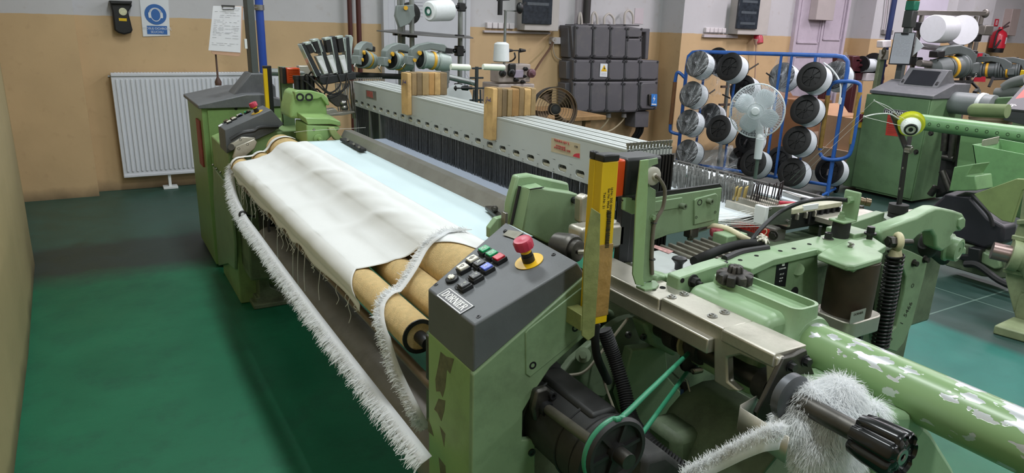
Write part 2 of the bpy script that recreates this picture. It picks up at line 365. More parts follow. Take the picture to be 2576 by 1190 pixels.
def estop(parent, c, n, k=1.):
    n = nrm(n)
    es = G().lathe(c, n, [(0, .031*k), (.0015, .031*k), (.0016, .012*k)], 32).o('emergency_stop', ESY, parent)
    G().lathe(c+n*.0015, n, [(0, .0135*k), (.014*k, .0135*k), (.014*k, .012*k), (.022*k, .012*k)], 20).o('stop_collar', BLACK, es)
    G().cyl(c+n*.0205*k, c+n*.032*k, .0115*k, n=20).o('stop_ring', ESY, es)
    g = G(); x, y, d = frame(n); prof = [(.03, .013), (.034, .0195), (.05, .0205), (.055, .018), (.0555, .014), (.0535, .0), ]; m = 36; rows = []
    for h, r in prof: rows.append([c+d*h*k+(x*math.cos(2*math.pi*i/m)+y*math.sin(2*math.pi*i/m))*r*k*(1.045 if (i % 3 == 0 and .032 < h < .052) else 1) for i in range(m+1)])
    g.grid(rows).o('stop_knob', ESR, es, recalc=True); return es
# ---------------------------------------------------------------- console at the near end
cA, cB, cC, cD = V(.572, 1.078, .957), V(.572, 1.29, .957), V(.806, 1.078, 1.048), V(.82, 1.392, 1.050)
con = thing('control_console', 'grey sloping control console with coloured push buttons on the green pedestal', 'control panel', (.69, 1.2, .86))
bA, bB, bC, bD = V(.572, 1.078, .856), V(.572, 1.29, .856), V(.828, 1.078, 1.017), V(.84, 1.392, 1.017)
G().add([cA, cB, cD, cC, bA, bB, bD, bC], [(0, 1, 2, 3), (4, 7, 6, 5), (0, 4, 5, 1), (0, 3, 7, 4), (3, 2, 6, 7), (1, 5, 6, 2)]).o('housing', GREY, con, .004, seg=3)
cn = nrm(np.cross(cC-cA, cB-cA)); ce = nrm(cC-cA); cy_ = Y3
def onc(px, py, h=0.): d = ray(px, py); return CAM+d*((cn@(cA-CAM))/(cn@d))+cn*h
def zb(x, y): return onc(1050+x/1.95, 350+y/1.95)
sym = mat('button_symbol', 'eceee9', .5, var=0); symk = mat('button_symbol_dark', '2a2a2a', .5, var=0)
for (x, y, m, big, s) in ((335, 552, BG, 1, 'd'), (371, 573, BG, 1, 'd'), (406, 592, BR, 1, ''), (276, 600, BW, 1, 'k'), (311, 622, BK, 1, 'R'), (346, 640, BB, 1, 'x'), (229, 640, BW, 1, 'o'), (291, 684, BK, 1, 'v'), (237, 727, BK, 1, 'v')):
    p = zb(x, y+6); bt = G().obb(p+cn*.004, ce*.0135, cy_*.0128, cn*.005).o('push_button', BLACK, con, .0015)
    G().obb(p+cn*.0105, ce*.0108, cy_*.0112, cn*.003).o('button_cap', m, bt, .0015)
    t = p+cn*.0138
    if s in 'dk' and s: G().tube([t+ce*.007, t-cy_*.005, t-ce*.007, t+cy_*.005], .0006, 4, closed=True).tube([t+ce*.003, t-ce*.003], .0007, 4).o('button_symbol', sym if s == 'd' else symk, bt)
    elif s in ('R',): text('button_symbol', 'R', sym, bt, t+Y3*.003, -Y3, ce, .014)
    elif s == 'x': text('button_symbol', '±', sym, bt, t, -Y3, ce, .013)
    elif s == 'o': G().torus(t+ce*.001, cn, .0035, .0007, 14, 4).tube([t-ce*.003, t-ce*.008], .0007, 4).o('button_symbol', symk, bt)
    elif s == 'v': G().torus(t+ce*.003, cn, .0022, .0006, 12, 4).tube([t-ce*.006+cy_*.002, t-ce*.003-cy_*.001, t-ce*.008-cy_*.003], .0005, 4).o('button_symbol', sym, bt)
for x, y in ((265, 682), (212, 722)): G().lathe(zb(x, y), cn, [(0, .013), (.0015, .013), (.002, .011)], 24).o('round_shadow', BK, con)  # dark discs stand in for round shadows on the console face
p = zb(172, 692); k = G().lathe(p, cn, [(0, .0145), (.006, .0145), (.007, .012)], 20).o('key_switch', BLACK, con)
G().obb(p+cn*.0085, ce*.007, cy_*.0055, cn*.002).obb(p+cn*.009, ce*.0035, cy_*.009, cn*.002).o('switch_plate', BW, k, .001)
estop(con, zb(548, 600), cn)
for x, y in ((430, 449), (668, 566), (91, 714), (300, 871)):
    p = zb(x, y); G().lathe(p-cn*.001, cn, [(0, .0052), (.0022, .0048), (.0022, .0026), (.001, .0024)], 14).o('screw', BLACK, con)
dornier_badge(con, (zb(122, 715)+zb(300, 838)+zb(250, 885)+zb(78, 752))/4+cn*.0004, -Y3, ce, .112, .034)
G().prism([zb(*q)+cn*.0003 for q in ((448, 446), (522, 458), (478, 490), (418, 470))], cn*.0004).o('worn_sticker', mat('sticker_residue', '8b897c', .7, var=.2, vs=30), con)
# pedestal below the console
yS = 1.072
def side(pts, y=yS): return [PY(a, b, y) for a, b in pts]
sp = side([(1190, 944), (1475, 692), (1482, 838), (1412, 900), (1385, 925), (1345, 985), (1316, 1035), (1314, 1108), (1347, 1104), (1347, 1190)])
x_e = sp[-1][0]
G().prism(sp+[V(x_e, yS, .0), V(.572, yS, .0)], (0, .016, 0)).o('pedestal_side_plate', GREEN, LOOM, .003)
G().box((.572, yS+.014, 0), (.60, 1.29, .857)).o('pedestal_front', mat('pedestal_green_scraped', '8aa86d', .45, var=.12, vs=5, dirt=('4b4a35', .5, 4), chips=('6d6550', .70, 9, 0)), LOOM, .003)
PEEL = mat('peeled_paint_rust', '60624a', .75, var=.3, vs=40, bump=.2, dirt=('8c8467', .5, 30))
for q_ in (((1108, 885), (1122, 897), (1142, 903), (1132, 940), (1124, 930), (1120, 975), (1113, 1000), (1107, 985), (1097, 985), (1095, 955), (1103, 915)), ((1103, 1003), (1120, 1008), (1117, 1035), (1110, 1060), (1100, 1038), (1092, 1030)), ((1106, 1072), (1120, 1092), (1117, 1125), (1112, 1100)), ((1103, 1150), (1120, 1172), (1124, 1230), (1110, 1215)), ((1076, 1050), (1085, 1075), (1091, 1098), (1077, 1085))):
    G().prism([PX(a, b, .5716) for a, b in q_], (.0008, 0, 0)).o('paint_peel', PEEL, LOOM)
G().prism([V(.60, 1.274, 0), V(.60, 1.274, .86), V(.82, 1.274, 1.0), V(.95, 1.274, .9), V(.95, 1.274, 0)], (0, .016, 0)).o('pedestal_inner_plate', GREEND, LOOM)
G().prism(side([(1322, 838), (1330, 828), (1474, 716), (1480, 826), (1420, 880), (1334, 950), (1323, 942)], yS-.0025), (0, .004, 0)).o('cover_plate', GREEN, LOOM, .0025)
for a, b in ((1447, 825), (1340, 919), (1338, 1139)):
    G().cap_screw(PY(a, b, yS-.002), -Y3, .0085, .003).o('black_plug', BLACK, LOOM)
G().prism(side([(1400, 958), (1440, 905), (1490, 862), (1540, 870), (1560, 960), (1520, 1000), (1440, 990), (1382, 968)], 1.16), (0, .02, 0)).o('inner_bracket', GREEND, LOOM, .004)
G().cyl(PY(1467, 893, 1.15), PY(1467, 893, 1.17), .018).cyl(PY(1467, 893, 1.145), PY(1467, 893, 1.16), .009, n=6).o('inner_boss', GREEND, LOOM)
# ---------------------------------------------------------------- rollers
def emery(): return mat('emery_roller_cover', 'd4b883', .9, var=.16, vs=60, bump=.6, bs=420, dirt=('a47d45', .55, 30))
EM = emery(); ROLLG = mat('dusty_grey_roller', '85807a', .5, .3, var=.12, vs=6, dirt=('4c453c', .5, 8))
YN, YFAR = 1.40, 3.70
G().cyl((.82, 1.33, .854), (.82, YFAR, .854), .0757, n=40).o('breast_roller', EM, LOOM)
G().cyl((.71, 1.36, .808), (.71, YFAR-.02, .808), .045, n=28).o('pressure_roller', EM, LOOM)
fr = G().cyl((.61, 1.425, .782), (.61, YFAR, .782), .0435, n=36).o('take_up_roller', EM, LOOM)
G().lathe((.61, 1.427, .782), -Y3, [(0, .0438), (.004, .0438), (.005, .034), (-.01, .033), (-.012, .016), (.02, .015), (.05, .015)], 28).o('roller_end', BLACK, fr)
G().box((.585, 1.32, .72), (.64, 1.335, .83)).cyl((.62, 1.31, .845), (.62, 1.345, .845), .012).bar((.60, 1.33, .70), (.645, 1.33, .83), .006, .02, Y3).o('roller_bracket', STEELD, LOOM, .003)
G().cyl((.60, 1.30, .698), (.60, 3.66, .698), .0125, n=16).o('guide_bar', mat('brown_bar', '6b5d4c', .45, .4, var=.15, dirt=('39322a', .5, 9)), LOOM)
G().cyl((.66, 1.295, .472), (.66, 3.32, .472), .083, n=40).cyl((.66, 3.3, .472), (.66, 3.5, .472), .02).o('cloth_winding_roller', ROLLG, LOOM)
for yy in (1.30, 1.36):
    G().box((.60, yy, .32), (.615, yy+.02, .40)).o('roller_clip', STEEL, LOOM, .002)
# ---------------------------------------------------------------- woven cloth
CLOTH = mat('white_woven_cloth', 'c9dade', .85, var=.015, vs=5, bump=.25, bs=900, spec=.15)
CLOTHW = mat('cotton_cover_cloth', 'dcdddc', .9, var=.02, vs=6, bump=.3, bs=700, spec=.12)
rows = []
for i in range(9):
    x = .83+(1.064-.83)*i/8; rows.append([V(x, y, .931+.0015*math.sin(9*y+3*x)*(1-i/8)+(.0 if x > .85 else -.001)) for y in np.linspace(1.60, 3.42, 40)])
tag(G().grid(rows).o('woven_cloth', CLOTH, solid=.001), 'flat pale white woven cloth stretched between the breast roller and the reed', 'fabric')
# cover sheet draped over breast roller and take-up roller
prof = [V(.878, .9365), V(.858, .9372)]
for a in np.linspace(80, 152, 8): prof.append(V(.82+.0785*math.cos(math.radians(a)), .854+.0785*math.sin(math.radians(a))))
prof += [V(.728, .866), V(.695, .850), V(.66, .838)]
for a in np.linspace(100, 215, 9): prof.append(V(.61+.0465*math.cos(math.radians(a)), .782+.0465*math.sin(math.radians(a))))
prof.append(V(.567, .738))
pp = smooth_path([V(q[0], q[1], 0) for q in prof], 3); nv = len(pp); nu = 150; rows = []
nz = rng.normal(size=(12, 4))
def wr(u, v):
    s = 0
    for a in nz: s += math.sin(a[0]*9*u+a[1]*7*v+a[2]*6)*a[3]*.12
    return s
LENP = []
for j, q in enumerate(pp):
    v = j/(nv-1); row = []
    for i in range(nu):
        u = i/(nu-1)
        y0 = 1.55+.29*min(1, max(0, v-.08)/.55)**.7-.10*max(0, (v-.6)/.4); y1 = 3.40+.27*max(0, v-.05)**.8
        y = y1+(y0-y1)*u
        am = .0045*math.sin(math.pi*min(1, max(0, (v-.1)/.75)))+.0012
        w = wr(u*2.6, v*1.3); n2 = V(-.7, 0, .6) if v > .2 else V(0, 0, 1)
        fold = (.014*math.exp(-((u-.20-.10*v)/.03)**2)+.009*math.exp(-((u-.47+.22*v)/.035)**2)+.008*math.exp(-((u-.66+.15*v)/.03)**2)+.007*math.exp(-((u-.84+.12*v)/.025)**2)+.006*math.exp(-((u-.08)/.03)**2))*max(0, math.sin(math.pi*min(1, v*1.15)))+.004*abs(wr(u*5, v*2))*math.exp(-((v-.25)/.15)**2)
        off = abs(w)*am+fold
        ragged = .012*math.sin(u*37+2*math.sin(u*11))*(v > .9)*((v-.9)/.1)
        p = V(q[0], y, q[1])+n2*off+V(0, 0, ragged*.8)
        row.append(off_rollers(p, .0028))
    rows.append(row)
cov = G().grid(rows).o('cover_cloth', CLOTHW, None, sharp=180, solid=.0012); tag(cov, 'wrinkled white cotton cloth draped over the beige rollers with a frayed lower edge', 'fabric')
edge = rows[-1]
g = G()
for k in range(52):
    i = int(random.random()**.9*(nu-1)); L_ = random.choice((.015, .02, .03, .05, .09)) * random.uniform(.6, 1.3); p = edge[i]; a = random.uniform(-.4, .4)
    g.tube([p+V(.004, 0, .004), p+V(-.004, .01*a, -.3*L_), p+V(.002, .03*a*2, -.7*L_), p+V(-.004+.01*a, .05*a, -L_)], .0011, 4, sm=3)
for (a, b, c, d) in ((975, 905, 990, 970), (838, 690, 842, 745), (772, 640, 788, 712), (740, 600, 736, 660), (725, 560, 730, 640)):
    pass
for (u, L_) in ((.62, .26), (.66, .20), (.5, .16), (.71, .14), (.8, .10), (.37, .12), (.12, .26), (.24, .2)):
    p = edge[int(u*(nu-1))]; g.tube([p+V(.003, 0, .003), p+V(-.006, -.01, -.3*L_), p+V(-.004, .012, -.65*L_), p+V(-.008, -.006, -L_)], .0012, 4, sm=4)
stuff(g.o('frayed_threads', CLOTHW, cov))
# ---------------------------------------------------------------- fringed selvedge tapes
def fur_mat():
    m = bpy.data.materials.new('white_fringe'); m.use_nodes = True; N = m.node_tree.nodes; L = m.node_tree.links; N.remove(N['Principled BSDF'])
    n = N.new('ShaderNodeTexNoise'); n.inputs['Scale'].default_value = 40; r = N.new('ShaderNodeMix'); r.data_type = 'RGBA'; L.new(n.outputs['Fac'], r.inputs[0]); r.inputs[6].default_value = (.86, .88, .9, 1); r.inputs[7].default_value = (.95, .95, .95, 1)
    d = N.new('ShaderNodeBsdfDiffuse'); t = N.new('ShaderNodeBsdfTranslucent'); x = N.new('ShaderNodeMixShader'); x.inputs[0].default_value = .5
    L.new(r.outputs[2], d.inputs[0]); L.new(r.outputs[2], t.inputs[0]); L.new(d.outputs[0], x.inputs[1]); L.new(t.outputs[0], x.inputs[2]); L.new(x.outputs[0], N['Material Output'].inputs[0]); return m
FUR = fur_mat()
def fringe(name, label, path, widths, sidef, n, ln, parent=None, seedv=1, core=.02, nrmf=None, jit=.5, th=.0011, lift=0):
    r = random.Random(seedv); P = smooth_path(path, 10); P = [off_rollers(q, lift) for q in P] if lift else P; m = len(P); g = G(); a = []; b = []; F = []
    for i, p in enumerate(P):
        s = nrm(sidef(i/(m-1), p)); w = core; a.append(off_rollers(p-s*w*.5, lift) if lift else p-s*w*.5); b.append(off_rollers(p+s*w*.5, lift) if lift else p+s*w*.5); F.append(s)
    t = thing(name, label, 'fringe tape', P[m//2]) if parent is None else parent
    G().grid([a, b]).o('tape_band', FUR, t, solid=.002, sharp=180)
    for k in range(n):
        i = r.random()*(m-1); i0 = int(i); f_ = i-i0; j = min(i0+1, m-1); p = P[i0]*(1-f_)+P[j]*f_; s = F[i0]; d = nrm(P[j]-P[max(i0-1, 0)]); nn = np.cross(d, s)
        L_ = ln*r.uniform(.55, 1.25); w = V(r.gauss(0, jit), r.gauss(0, jit), r.gauss(0, jit)-.25)
        base = p+s*core*r.uniform(-.1, .5)+nn*r.uniform(-.004, .004); d1 = nrm(s+w*.5); d2 = nrm(d1+w*.8+V(0, 0, -.35)); q1 = base+d1*L_*.5; q2 = q1+d2*L_*.5; sd = nrm(np.cross(d1, V(r.gauss(0, 1), r.gauss(0, 1), r.gauss(0, 1))))*th
        g.add([base-sd, base+sd, q1+sd*.9, q1-sd*.9, q2+sd*.5, q2-sd*.5], [(0, 1, 2, 3), (3, 2, 4, 5)])
    stuff(g.o('fringe_strands', FUR, t, recalc=False)); return t
t1 = [PY(590, 405, 3.74), PY(583, 440, 3.69), PY(590, 495, 3.5), PX(612, 545, .53), PX(840, 850, .53), PX(1072, 1158, .53)]
t1 = [t1[0], t1[1], t1[2], t1[3]]+[t1[3]*(1-k)+t1[5]*k+V(0, 0, -.012*math.sin(math.pi*k)) for k in (.12, .25, .4, .55, .7, .85, 1.0)]
fringe('selvedge_tape', 'long white fringed selvedge tape strung low along the front of the loom', t1, None, lambda u, p: V(-.9, 0, -.45), 4200, .032, seedv=3, core=.030, jit=.34)
G().torus(PX(611, 540, .532), V(0, 1, -.3), .014, .005, 20, 8).bar(PX(611, 540, .535), PX(640, 545, .60), .008, .008).o('tape_guide_ring', BLACK, LOOM)
t2 = [PX(1178, 578, .87)+V(0, 0, .002), PX(1130, 583, .83), PX(1098, 597, .78), PX(1068, 625, .742), PX(1040, 675, .69), PX(1008, 722, .64), PX(980, 752, .60), PX(962, 790, .565), PX(966, 830, .555), PX(985, 900, .56), PX(1010, 960, .565), PX(1045, 1030, .575), PX(1071, 1078, .60)]
fringe('selvedge_tape', 'short white fringed tape looped over the beige rollers beside the grey console', t2, None, lambda u, p: V(-.35, .85, -.1) if u < .55 else V(-.5, .6, -.3), 3200, .018, seedv=5, core=.027, jit=.6, lift=.008)
t3 = [V(.82+.079*math.cos(math.radians(a)), 3.53+.0006*a, .854+.079*math.sin(math.radians(a))) for a in range(60, 165, 15)]+[V(.725, 3.63, .862), V(.69, 3.64, .846), V(.655, 3.65, .836), V(.62, 3.66, .832), V(.585, 3.66, .82), V(.565, 3.66, .79)]
tag(G().grid([[off_rollers(p+V(0, k_, 0), .006) for p in smooth_path(t3, 5)] for k_ in (.02, -.015)]).o('cloth_strip', CLOTHW, solid=.002, sharp=180), 'narrow cream cloth strip wound over the far end of the breast roller', 'fabric')
# ---------------------------------------------------------------- reed and sley beam
yr0, yr1 = 1.60, 3.47
G().prism([V(1.062, yr0, .931), V(1.085, yr0, .972), V(1.122, yr0, .972), V(1.122, yr0, .955), V(1.095, yr0, .925)], (0, yr1-yr0, 0)).o('reed_cap', mat('reed_steel', '97958f', .36, .55, var=.12, vs=5, bump=.04, dirt=('5d574c', .35, 6)), LOOM)
stuff(G().box((1.108, yr0, .86), (1.113, yr1, .956)).o('reed_dents', STEELD, LOOM))
# warp sheets: short one behind the reed, long one to the back rest
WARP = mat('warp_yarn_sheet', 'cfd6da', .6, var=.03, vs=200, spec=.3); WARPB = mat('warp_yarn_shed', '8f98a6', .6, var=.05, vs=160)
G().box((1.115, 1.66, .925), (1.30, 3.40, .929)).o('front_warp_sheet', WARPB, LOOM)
# ---------------------------------------------------------------- heald frames
HX, HZ, HY0, HY1 = 1.27, 1.178, 1.50, 3.88
zlow = PX(1221, 376.6, HX)[2]; NF = 14; PITCHF = .0122; TF = .0088
sl = [PX(840+a/2.531, 170+b/2.531, HX) for a, b in ((143, 220), (1566, 675))]
sy0, sy1 = sl[0][1], sl[1][1]; dy = (sy0-sy1)/22; slots = [sy1+dy*i for i in range(23)]; slots = [sy1-dy]+slots
slz = (sl[0][2]+sl[1][2])/2
HEDD = mat('heddle_wire', '55585c', .45, .35, var=.3, vs=90); STILE = mat('stile_aluminium', '8d8f8b', .4, .6, var=.1)
def rail_mesh():
    g = G(); x0 = 0.; t = TF; sw, sh, r = .047, .022, .009
    b = sorted([HY0]+[s+dy/2 for s in slots]+[s-dy/2 for s in slots[:1]]+[HY1])
    zs0, zs1 = slz-sh*.95, slz+sh*.95
    g.box((x0, HY0, zs1), (x0+t, HY1, HZ)); g.box((x0, HY0, zlow), (x0+t, HY1, zs0))
    g.box((x0, HY0, zs0), (x0+t, slots[0]-dy/2, zs1)); g.box((x0, slots[-1]+dy/2, zs0), (x0+t, HY1, zs1))
    for s in slots:
        inn = rrect((x0, s, slz), -Y3, Z3, sw, sh, r, 4); n = len(inn); ou = []
        for p in inn:
            d = p-V(x0, s, slz); k = min((dy/2)/max(abs(d[1]), 1e-6), (sh*.95)/max(abs(d[2]), 1e-6)); ou.append(V(x0, s, slz)+d*k)
        T = V(t, 0, 0); fs = []
        for i in range(n):
            j = (i+1) % n; fs += [(i, j, n+j, n+i), (2*n+i, 3*n+i, 3*n+j, 2*n+j), (i, 2*n+i, 2*n+j, j)]
        g.add(inn+ou+[p+T for p in inn]+[p+T for p in ou], fs)
    return g
proto = None
for i in range(NF):
    x = HX+i*PITCHF; dz = (0, -.001, .001, 0)[i % 4]
    lab = 'front heald frame of the stack, pale aluminium with a buff paper sticker' if i == 0 else 'pale aluminium heald frame in the stack behind the front frame'
    h = thing('heald_frame', lab, 'heald frame', (x, 2.69, .60), None if i == 0 else 'heald frames stacked in the loom')
    if i == 0: rl = rail_mesh().o('top_rail', ALUW, None, recalc=True); rme = rl.data; off = WL[rl]
    else: rl = bpy.data.objects.new('top_rail', rme); COL.objects.link(rl)
    WL[rl] = off+V(x, 0, dz); rl.parent = h; rl.location = tuple(off+V(x, 0, dz)-WL[h])
    G().box((x-.0005, HY0, HZ-.004+dz), (x+TF+.0005, HY1, HZ+.0015+dz)).o('rail_lip', ALUW, h)
    for yy in (HY0-.012, HY1-.03):
        G().box((x+.001, yy, .62), (x+TF-.001, yy+.035, HZ-.02)).o('side_stile', STILE if yy > 2 else mat('stile_dark', '2c2a2b', .4, .6, var=.15), h)
    for yy in (HY0+.004, HY1-.016): G().cyl((x+.0044, yy, HZ-.01), (x+.0044, yy, HZ+.016), .0035, n=8).cyl((x+.0044, yy, HZ+.012), (x+.0044, yy, HZ+.02), .0055, n=6).o('frame_screw', STEEL, h)
    n = (330, 320, 280, 220, 180)[i] if i < 5 else 110; g = G()
    for k in range(n):
        yy = 1.56+(3.40-1.56)*(k+random.uniform(-.42, .42))/n; xx = x+TF/2+random.uniform(-.003, .003); w = .0011
        p = [(xx-w, yy), (xx, yy+w), (xx+w, yy), (xx, yy-w)]; d = random.uniform(-.004, .004)
        g.add([(a, b, zlow+.004) for a, b in p]+[(a, b+d, .86) for a, b in p], [(0, 1, 5, 4), (1, 2, 6, 5), (2, 3, 7, 6), (3, 0, 4, 7)])
    stuff(g.o('heddles', HEDD, h, recalc=False))
    for k in range(2): yy = 3.46+.15*k+.013*i; G().box((x+.001, yy, .87), (x+TF-.001, yy+.02, zlow+.004)).o('frame_strut', STILE, h)
    G().box((x, HY0, .62), (x+TF, HY1, .68)).o('bottom_rail', ALUW, h)
    if i == 0:
        for s in slots:
            G().cyl((x-.0008, s-dy*.5, zlow+.012), (x+.002, s-dy*.5, zlow+.012), .0028, n=10).o('rivet', STILE, h)
            G().box((x+.0045, s-.022, slz-.010), (x+.0075, s+.022, slz-.001)).o('support_rod', mat('rod_ivory', 'c9c6b4', .4, var=.05), h)
        def fr_q(pts): return [PX(a, b, x-.0006) for a, b in pts]
        st = G().prism(fr_q([(1387, 346), (1459, 362), (1459, 399), (1386, 381)]), (.0008, 0, 0)).o('paper_sticker', mat('buff_paper', 'b7a98d', .8, var=.08, vs=20), h)
        G().prism([PX(a, b, x-.001) for a, b in ((1441, 393), (1444, 388), (1450, 386), (1458, 386), (1458, 398))], (.0006, 0, 0)).o('red_label', mat('label_red', 'c4263a', .5, var=.04), st)
        for (s_, a, b, z) in (('TKANINA AJW 3L', 1407, 357, .011), ('WYKONANIE', 1404, 369, .009), ('WYKOŃCZENIE / SZER', 1408, 376, .009)):
            text('sticker_print', s_, mat('print_red', 'b0504c', .8, var=0), st, PX(a+6, b, x-.001), -Y3, Z3, z)
        text('sticker_print', '12 86', mat('print_dark', '4a443e', .8, var=0), st, PX(1449, 369, x-.001), -Y3, Z3, .008)
        st = G().prism(fr_q([(920, 226), (946, 230), (947, 252), (921, 246)]), (.0008, 0, 0)).o('worn_plate', mat('worn_label', '86837a', .4, .5, var=.3, vs=40), h)
        G().prism([PX(a, b, x-.001) for a, b in ((922, 228), (937, 231), (938, 247), (923, 242))], (.0006, 0, 0)).o('red_patch', mat('faded_red', 'a0524a', .7, var=.25, vs=40), st)
# ---------------------------------------------------------------- wooden spacer combs standing on the frames
INK = mat('ink_blue', '2b2d73', .6, var=0)
def comb(px, py, pw, ptop, pbot, label, wid, nS, d):
    y = PX(px, py, HX-.012)[1]; p_t = PX(px, ptop, HX-.012); p_b = PX(px, pbot, HX-.012); y2 = PX(px+pw, (ptop+pbot)/2, HX-.012)[1]; w = y-y2
    t = thing('wooden_spacer_comb', label, 'wooden comb', (HX+.085, y-w/2, HZ), 'wooden combs on the heald frames')
    x = HX-.021; ed = [x]; ws = [.021]+[.17/nS*random.uniform(.75, 1.25) for _ in range(nS)]
    for k in range(nS+1):
        x2 = x+ws[k]; lo = p_b[2] if k == 0 else HZ-.02; hi = p_t[2]+random.uniform(-.004, .004)
        if k: lo = HZ+.0005
        G().prism(rrect((x+.0008, y-w/2, (lo+hi)/2), Y3, Z3, w+random.uniform(-.003, .003), hi-lo, .006, 3), (x2-x-.0016, 0, 0)).o('wooden_slat', (WOOD if k in (0, nS-1) else mat('wood_%d' % (k % 4), ('a07a47', '8f7650', '7a6648', '9b8258')[k % 4], .68, var=.22, vs=10, bump=.12, bs=80, dirt=('5a4329', .6, 18))), t, .0015)
        x = x2
    c = V(HX-.0218, y-w/2, p_t[2]-.045)
    sc = [(-.012, -.003), (-.006, .012), (-.001, .006), (-.009, -.004), (-.013, -.014), (-.006, .0), (0, .004), (.002, -.002), (.005, .004), (.007, -.002), (.01, .006), (.012, .012), (.011, -.002), (.016, .0)]
    G().tube([c+V(0, -a*w/.04*.9, b) for a, b in sc], .0008, 4, sm=4).o('ink_scribble', INK, t)
comb(1013, 210, 17, 181, 285, 'shorter block of wooden spacer slats on the heald frames, beside the worn red plate', .05, 6, 0)
comb(1222, 260, 22, 219, 348, 'longer-legged block of wooden spacer slats on the heald frames, beside the paper sticker', .05, 7, 0)
# ================================================================ LOOM: near-side machinery
def pys(pts, y): return [PY(a, b, y) for a, b in pts]
def pzs(pts, z): return [PZ(a, b, z) for a, b in pts]
def pxs(pts, x): return [PX(a, b, x) for a, b in pts]
def zc(f, ox, oy): return lambda a, b: (ox+a/f, oy+b/f)
HOLE = mat('bored_hole_black', '0d0d0d', .8, var=0)
def hole(px, py, y=None, z=None, r=.005, parent=None, x=None):
    p = PY(px, py, y) if y is not None else (PZ(px, py, z) if z is not None else PX(px, py, x)); n = -Y3 if y is not None else (Z3 if z is not None else -X3)
    G().lathe(p-n*.001, n, [(0, r*1.12), (.0014, r*1.12), (.0014, r*.9), (.0004, r*.85)], 14).o('bolt_hole', HOLE, parent or LOOM)
# ---- light curtain
lc = thing('safety_light_curtain', 'tall yellow safety light curtain bar, lower half wrapped in brown tape, beside the grey console', 'light curtain', (.848, 1.05, .90))
x0, x1 = PY(1507, 560, 1.025)[0], PY(1545, 560, 1.025)[0]; zt = PY(1525, 408, 1.025)[2]; zb0 = PY(1505, 815, 1.025)[2]
G().box((x0, 1.025, zb0), (x1, 1.051, zt)).box((x0-.001, 1.048, zb0), (x0+.01, 1.067, zt)).o('yellow_profile', YELLOW, lc, .0015)
G().box((x0-.001, 1.023, zt), (x1+.001, 1.052, zt+.014)).box((x0-.002, 1.051, zt), (x0+.011, 1.068, zt+.016)).o('end_cap', BLACK, lc, .003)
TAPE = mat('brown_packing_tape', '9c7b45', .28, var=.22, vs=18, bump=.35, bs=40, dirt=('c09a5a', .6, 22))
G().box((x0-.0012, 1.0235, zb0+.016), (x1+.0012, 1.052, zb0+.168)).o('packing_tape', TAPE, lc, .001)
G().prism(pys([(1489, 523), (1511, 538), (1508, 660), (1496, 845), (1480, 858), (1464, 845), (1470, 640)], 1.019), (0, .003, 0)).box((x0-.032, 1.02, zb0-.004), (x0-.004, 1.0725, zb0+.03)).o('mounting_bracket', mat('taped_green_bracket', '7d8350', .35, var=.2, vs=25, bump=.3, bs=45), lc, .001)
pk = mat('print_black', '2b2712', .7, var=0); xm = (x0+x1)/2
for i, (s, a, b) in enumerate((('Id.Nr. 300 000', 1538, 500), ('Ser.Nr. 9904 1009', 1530, 510), ('Teil.Nr. 21', 1520, 505))):
    text('printed_data', s, pk, lc, PY(a, b, 1.0244), -Z3, X3, .0075, .0002)
g = G(); z = PY(1528, 530, 1.025)[2]; r_ = random.Random(4)
while z > PY(1528, 620, 1.025)[2]:
    h = r_.choice((.0006, .0012, .002)); g.box((xm-.001, 1.0228, z-h), (xm+.0085, 1.0246, z)); z -= h+r_.choice((.0007, .0012))
g.o('bar_code', pk, lc)
G().tube([PY(1500, 815, 1.04), PY(1497, 850, 1.045), PY(1503, 900, 1.07), PY(1530, 960, 1.1)], .009, 10, sm=4).o('curtain_cable', RUBBER, lc)
# ---- guide rail
RZ = .951; rx0, rx1 = .994, 1.083; ye = PZ(1990, 882, RZ)[1]; ym = PZ(1651, 754, RZ)[1]; yj = PZ(1821, 829, RZ)[1]
G().prism([V(rx0, ym, RZ), V(rx1, ym, RZ), V(rx1, ym, RZ-.05), V(rx0+.05, ym, RZ-.05), V(rx0+.05, ym, RZ-.025), V(rx0, ym, RZ-.03)], (0, 1.30-ym, 0)).o('rail_rear_block', ALU, LOOM, .003)
r2 = G().prism([V(rx0+.004, yj, RZ+.002), V(rx1, yj, RZ+.002), V(rx1, yj, RZ-.03), V(rx0+.004, yj, RZ-.03)], (0, ym-yj-.002, 0)).o('rail_mid_block', ALU, LOOM, .003)
G().prism([V(rx0, ye, RZ), V(rx0+.006, ye, RZ+.004), V(rx1, ye, RZ+.002), V(rx1, ye, RZ-.03), V(rx0+.01, ye, RZ-.03), V(rx0, ye, RZ-.022)], (0, yj-ye, 0)).o('rail_end_block', ALU, LOOM, .002)
G().prism([V(rx0-.012, yj+.02, .925), V(rx0+.02, yj+.02, .925), V(rx0+.02, yj+.02, .893), V(rx0-.012, yj+.02, .893)], (0, 1.28-yj, 0)).o('rail_lower_flange', ALU, LOOM, .003)
G().prism(pxs([(1794, 826), (1960, 902), (1945, 985), (1928, 985), (1925, 920), (1862, 893), (1828, 900), (1830, 960), (1860, 985), (1835, 985), (1795, 960)], rx0+.004), (.02, 0, 0)).o('rail_end_bracket', ALU, LOOM, .004)
for (a, b) in ((1690, 748), (1721, 741), (1792, 796), (1823, 787)):
    p = PZ(a, b, RZ+.002); G().lathe(p, Z3, [(0, .0105), (.002, .0105), (.002, .0075), (.005, .006), (.005, .0035), (.003, .003)], 18).o('rail_screw', STEEL, LOOM)
for (a, b) in ((1769, 776), (1643, 727), (1667, 723)): hole(a, b, z=RZ+.001, r=.006)
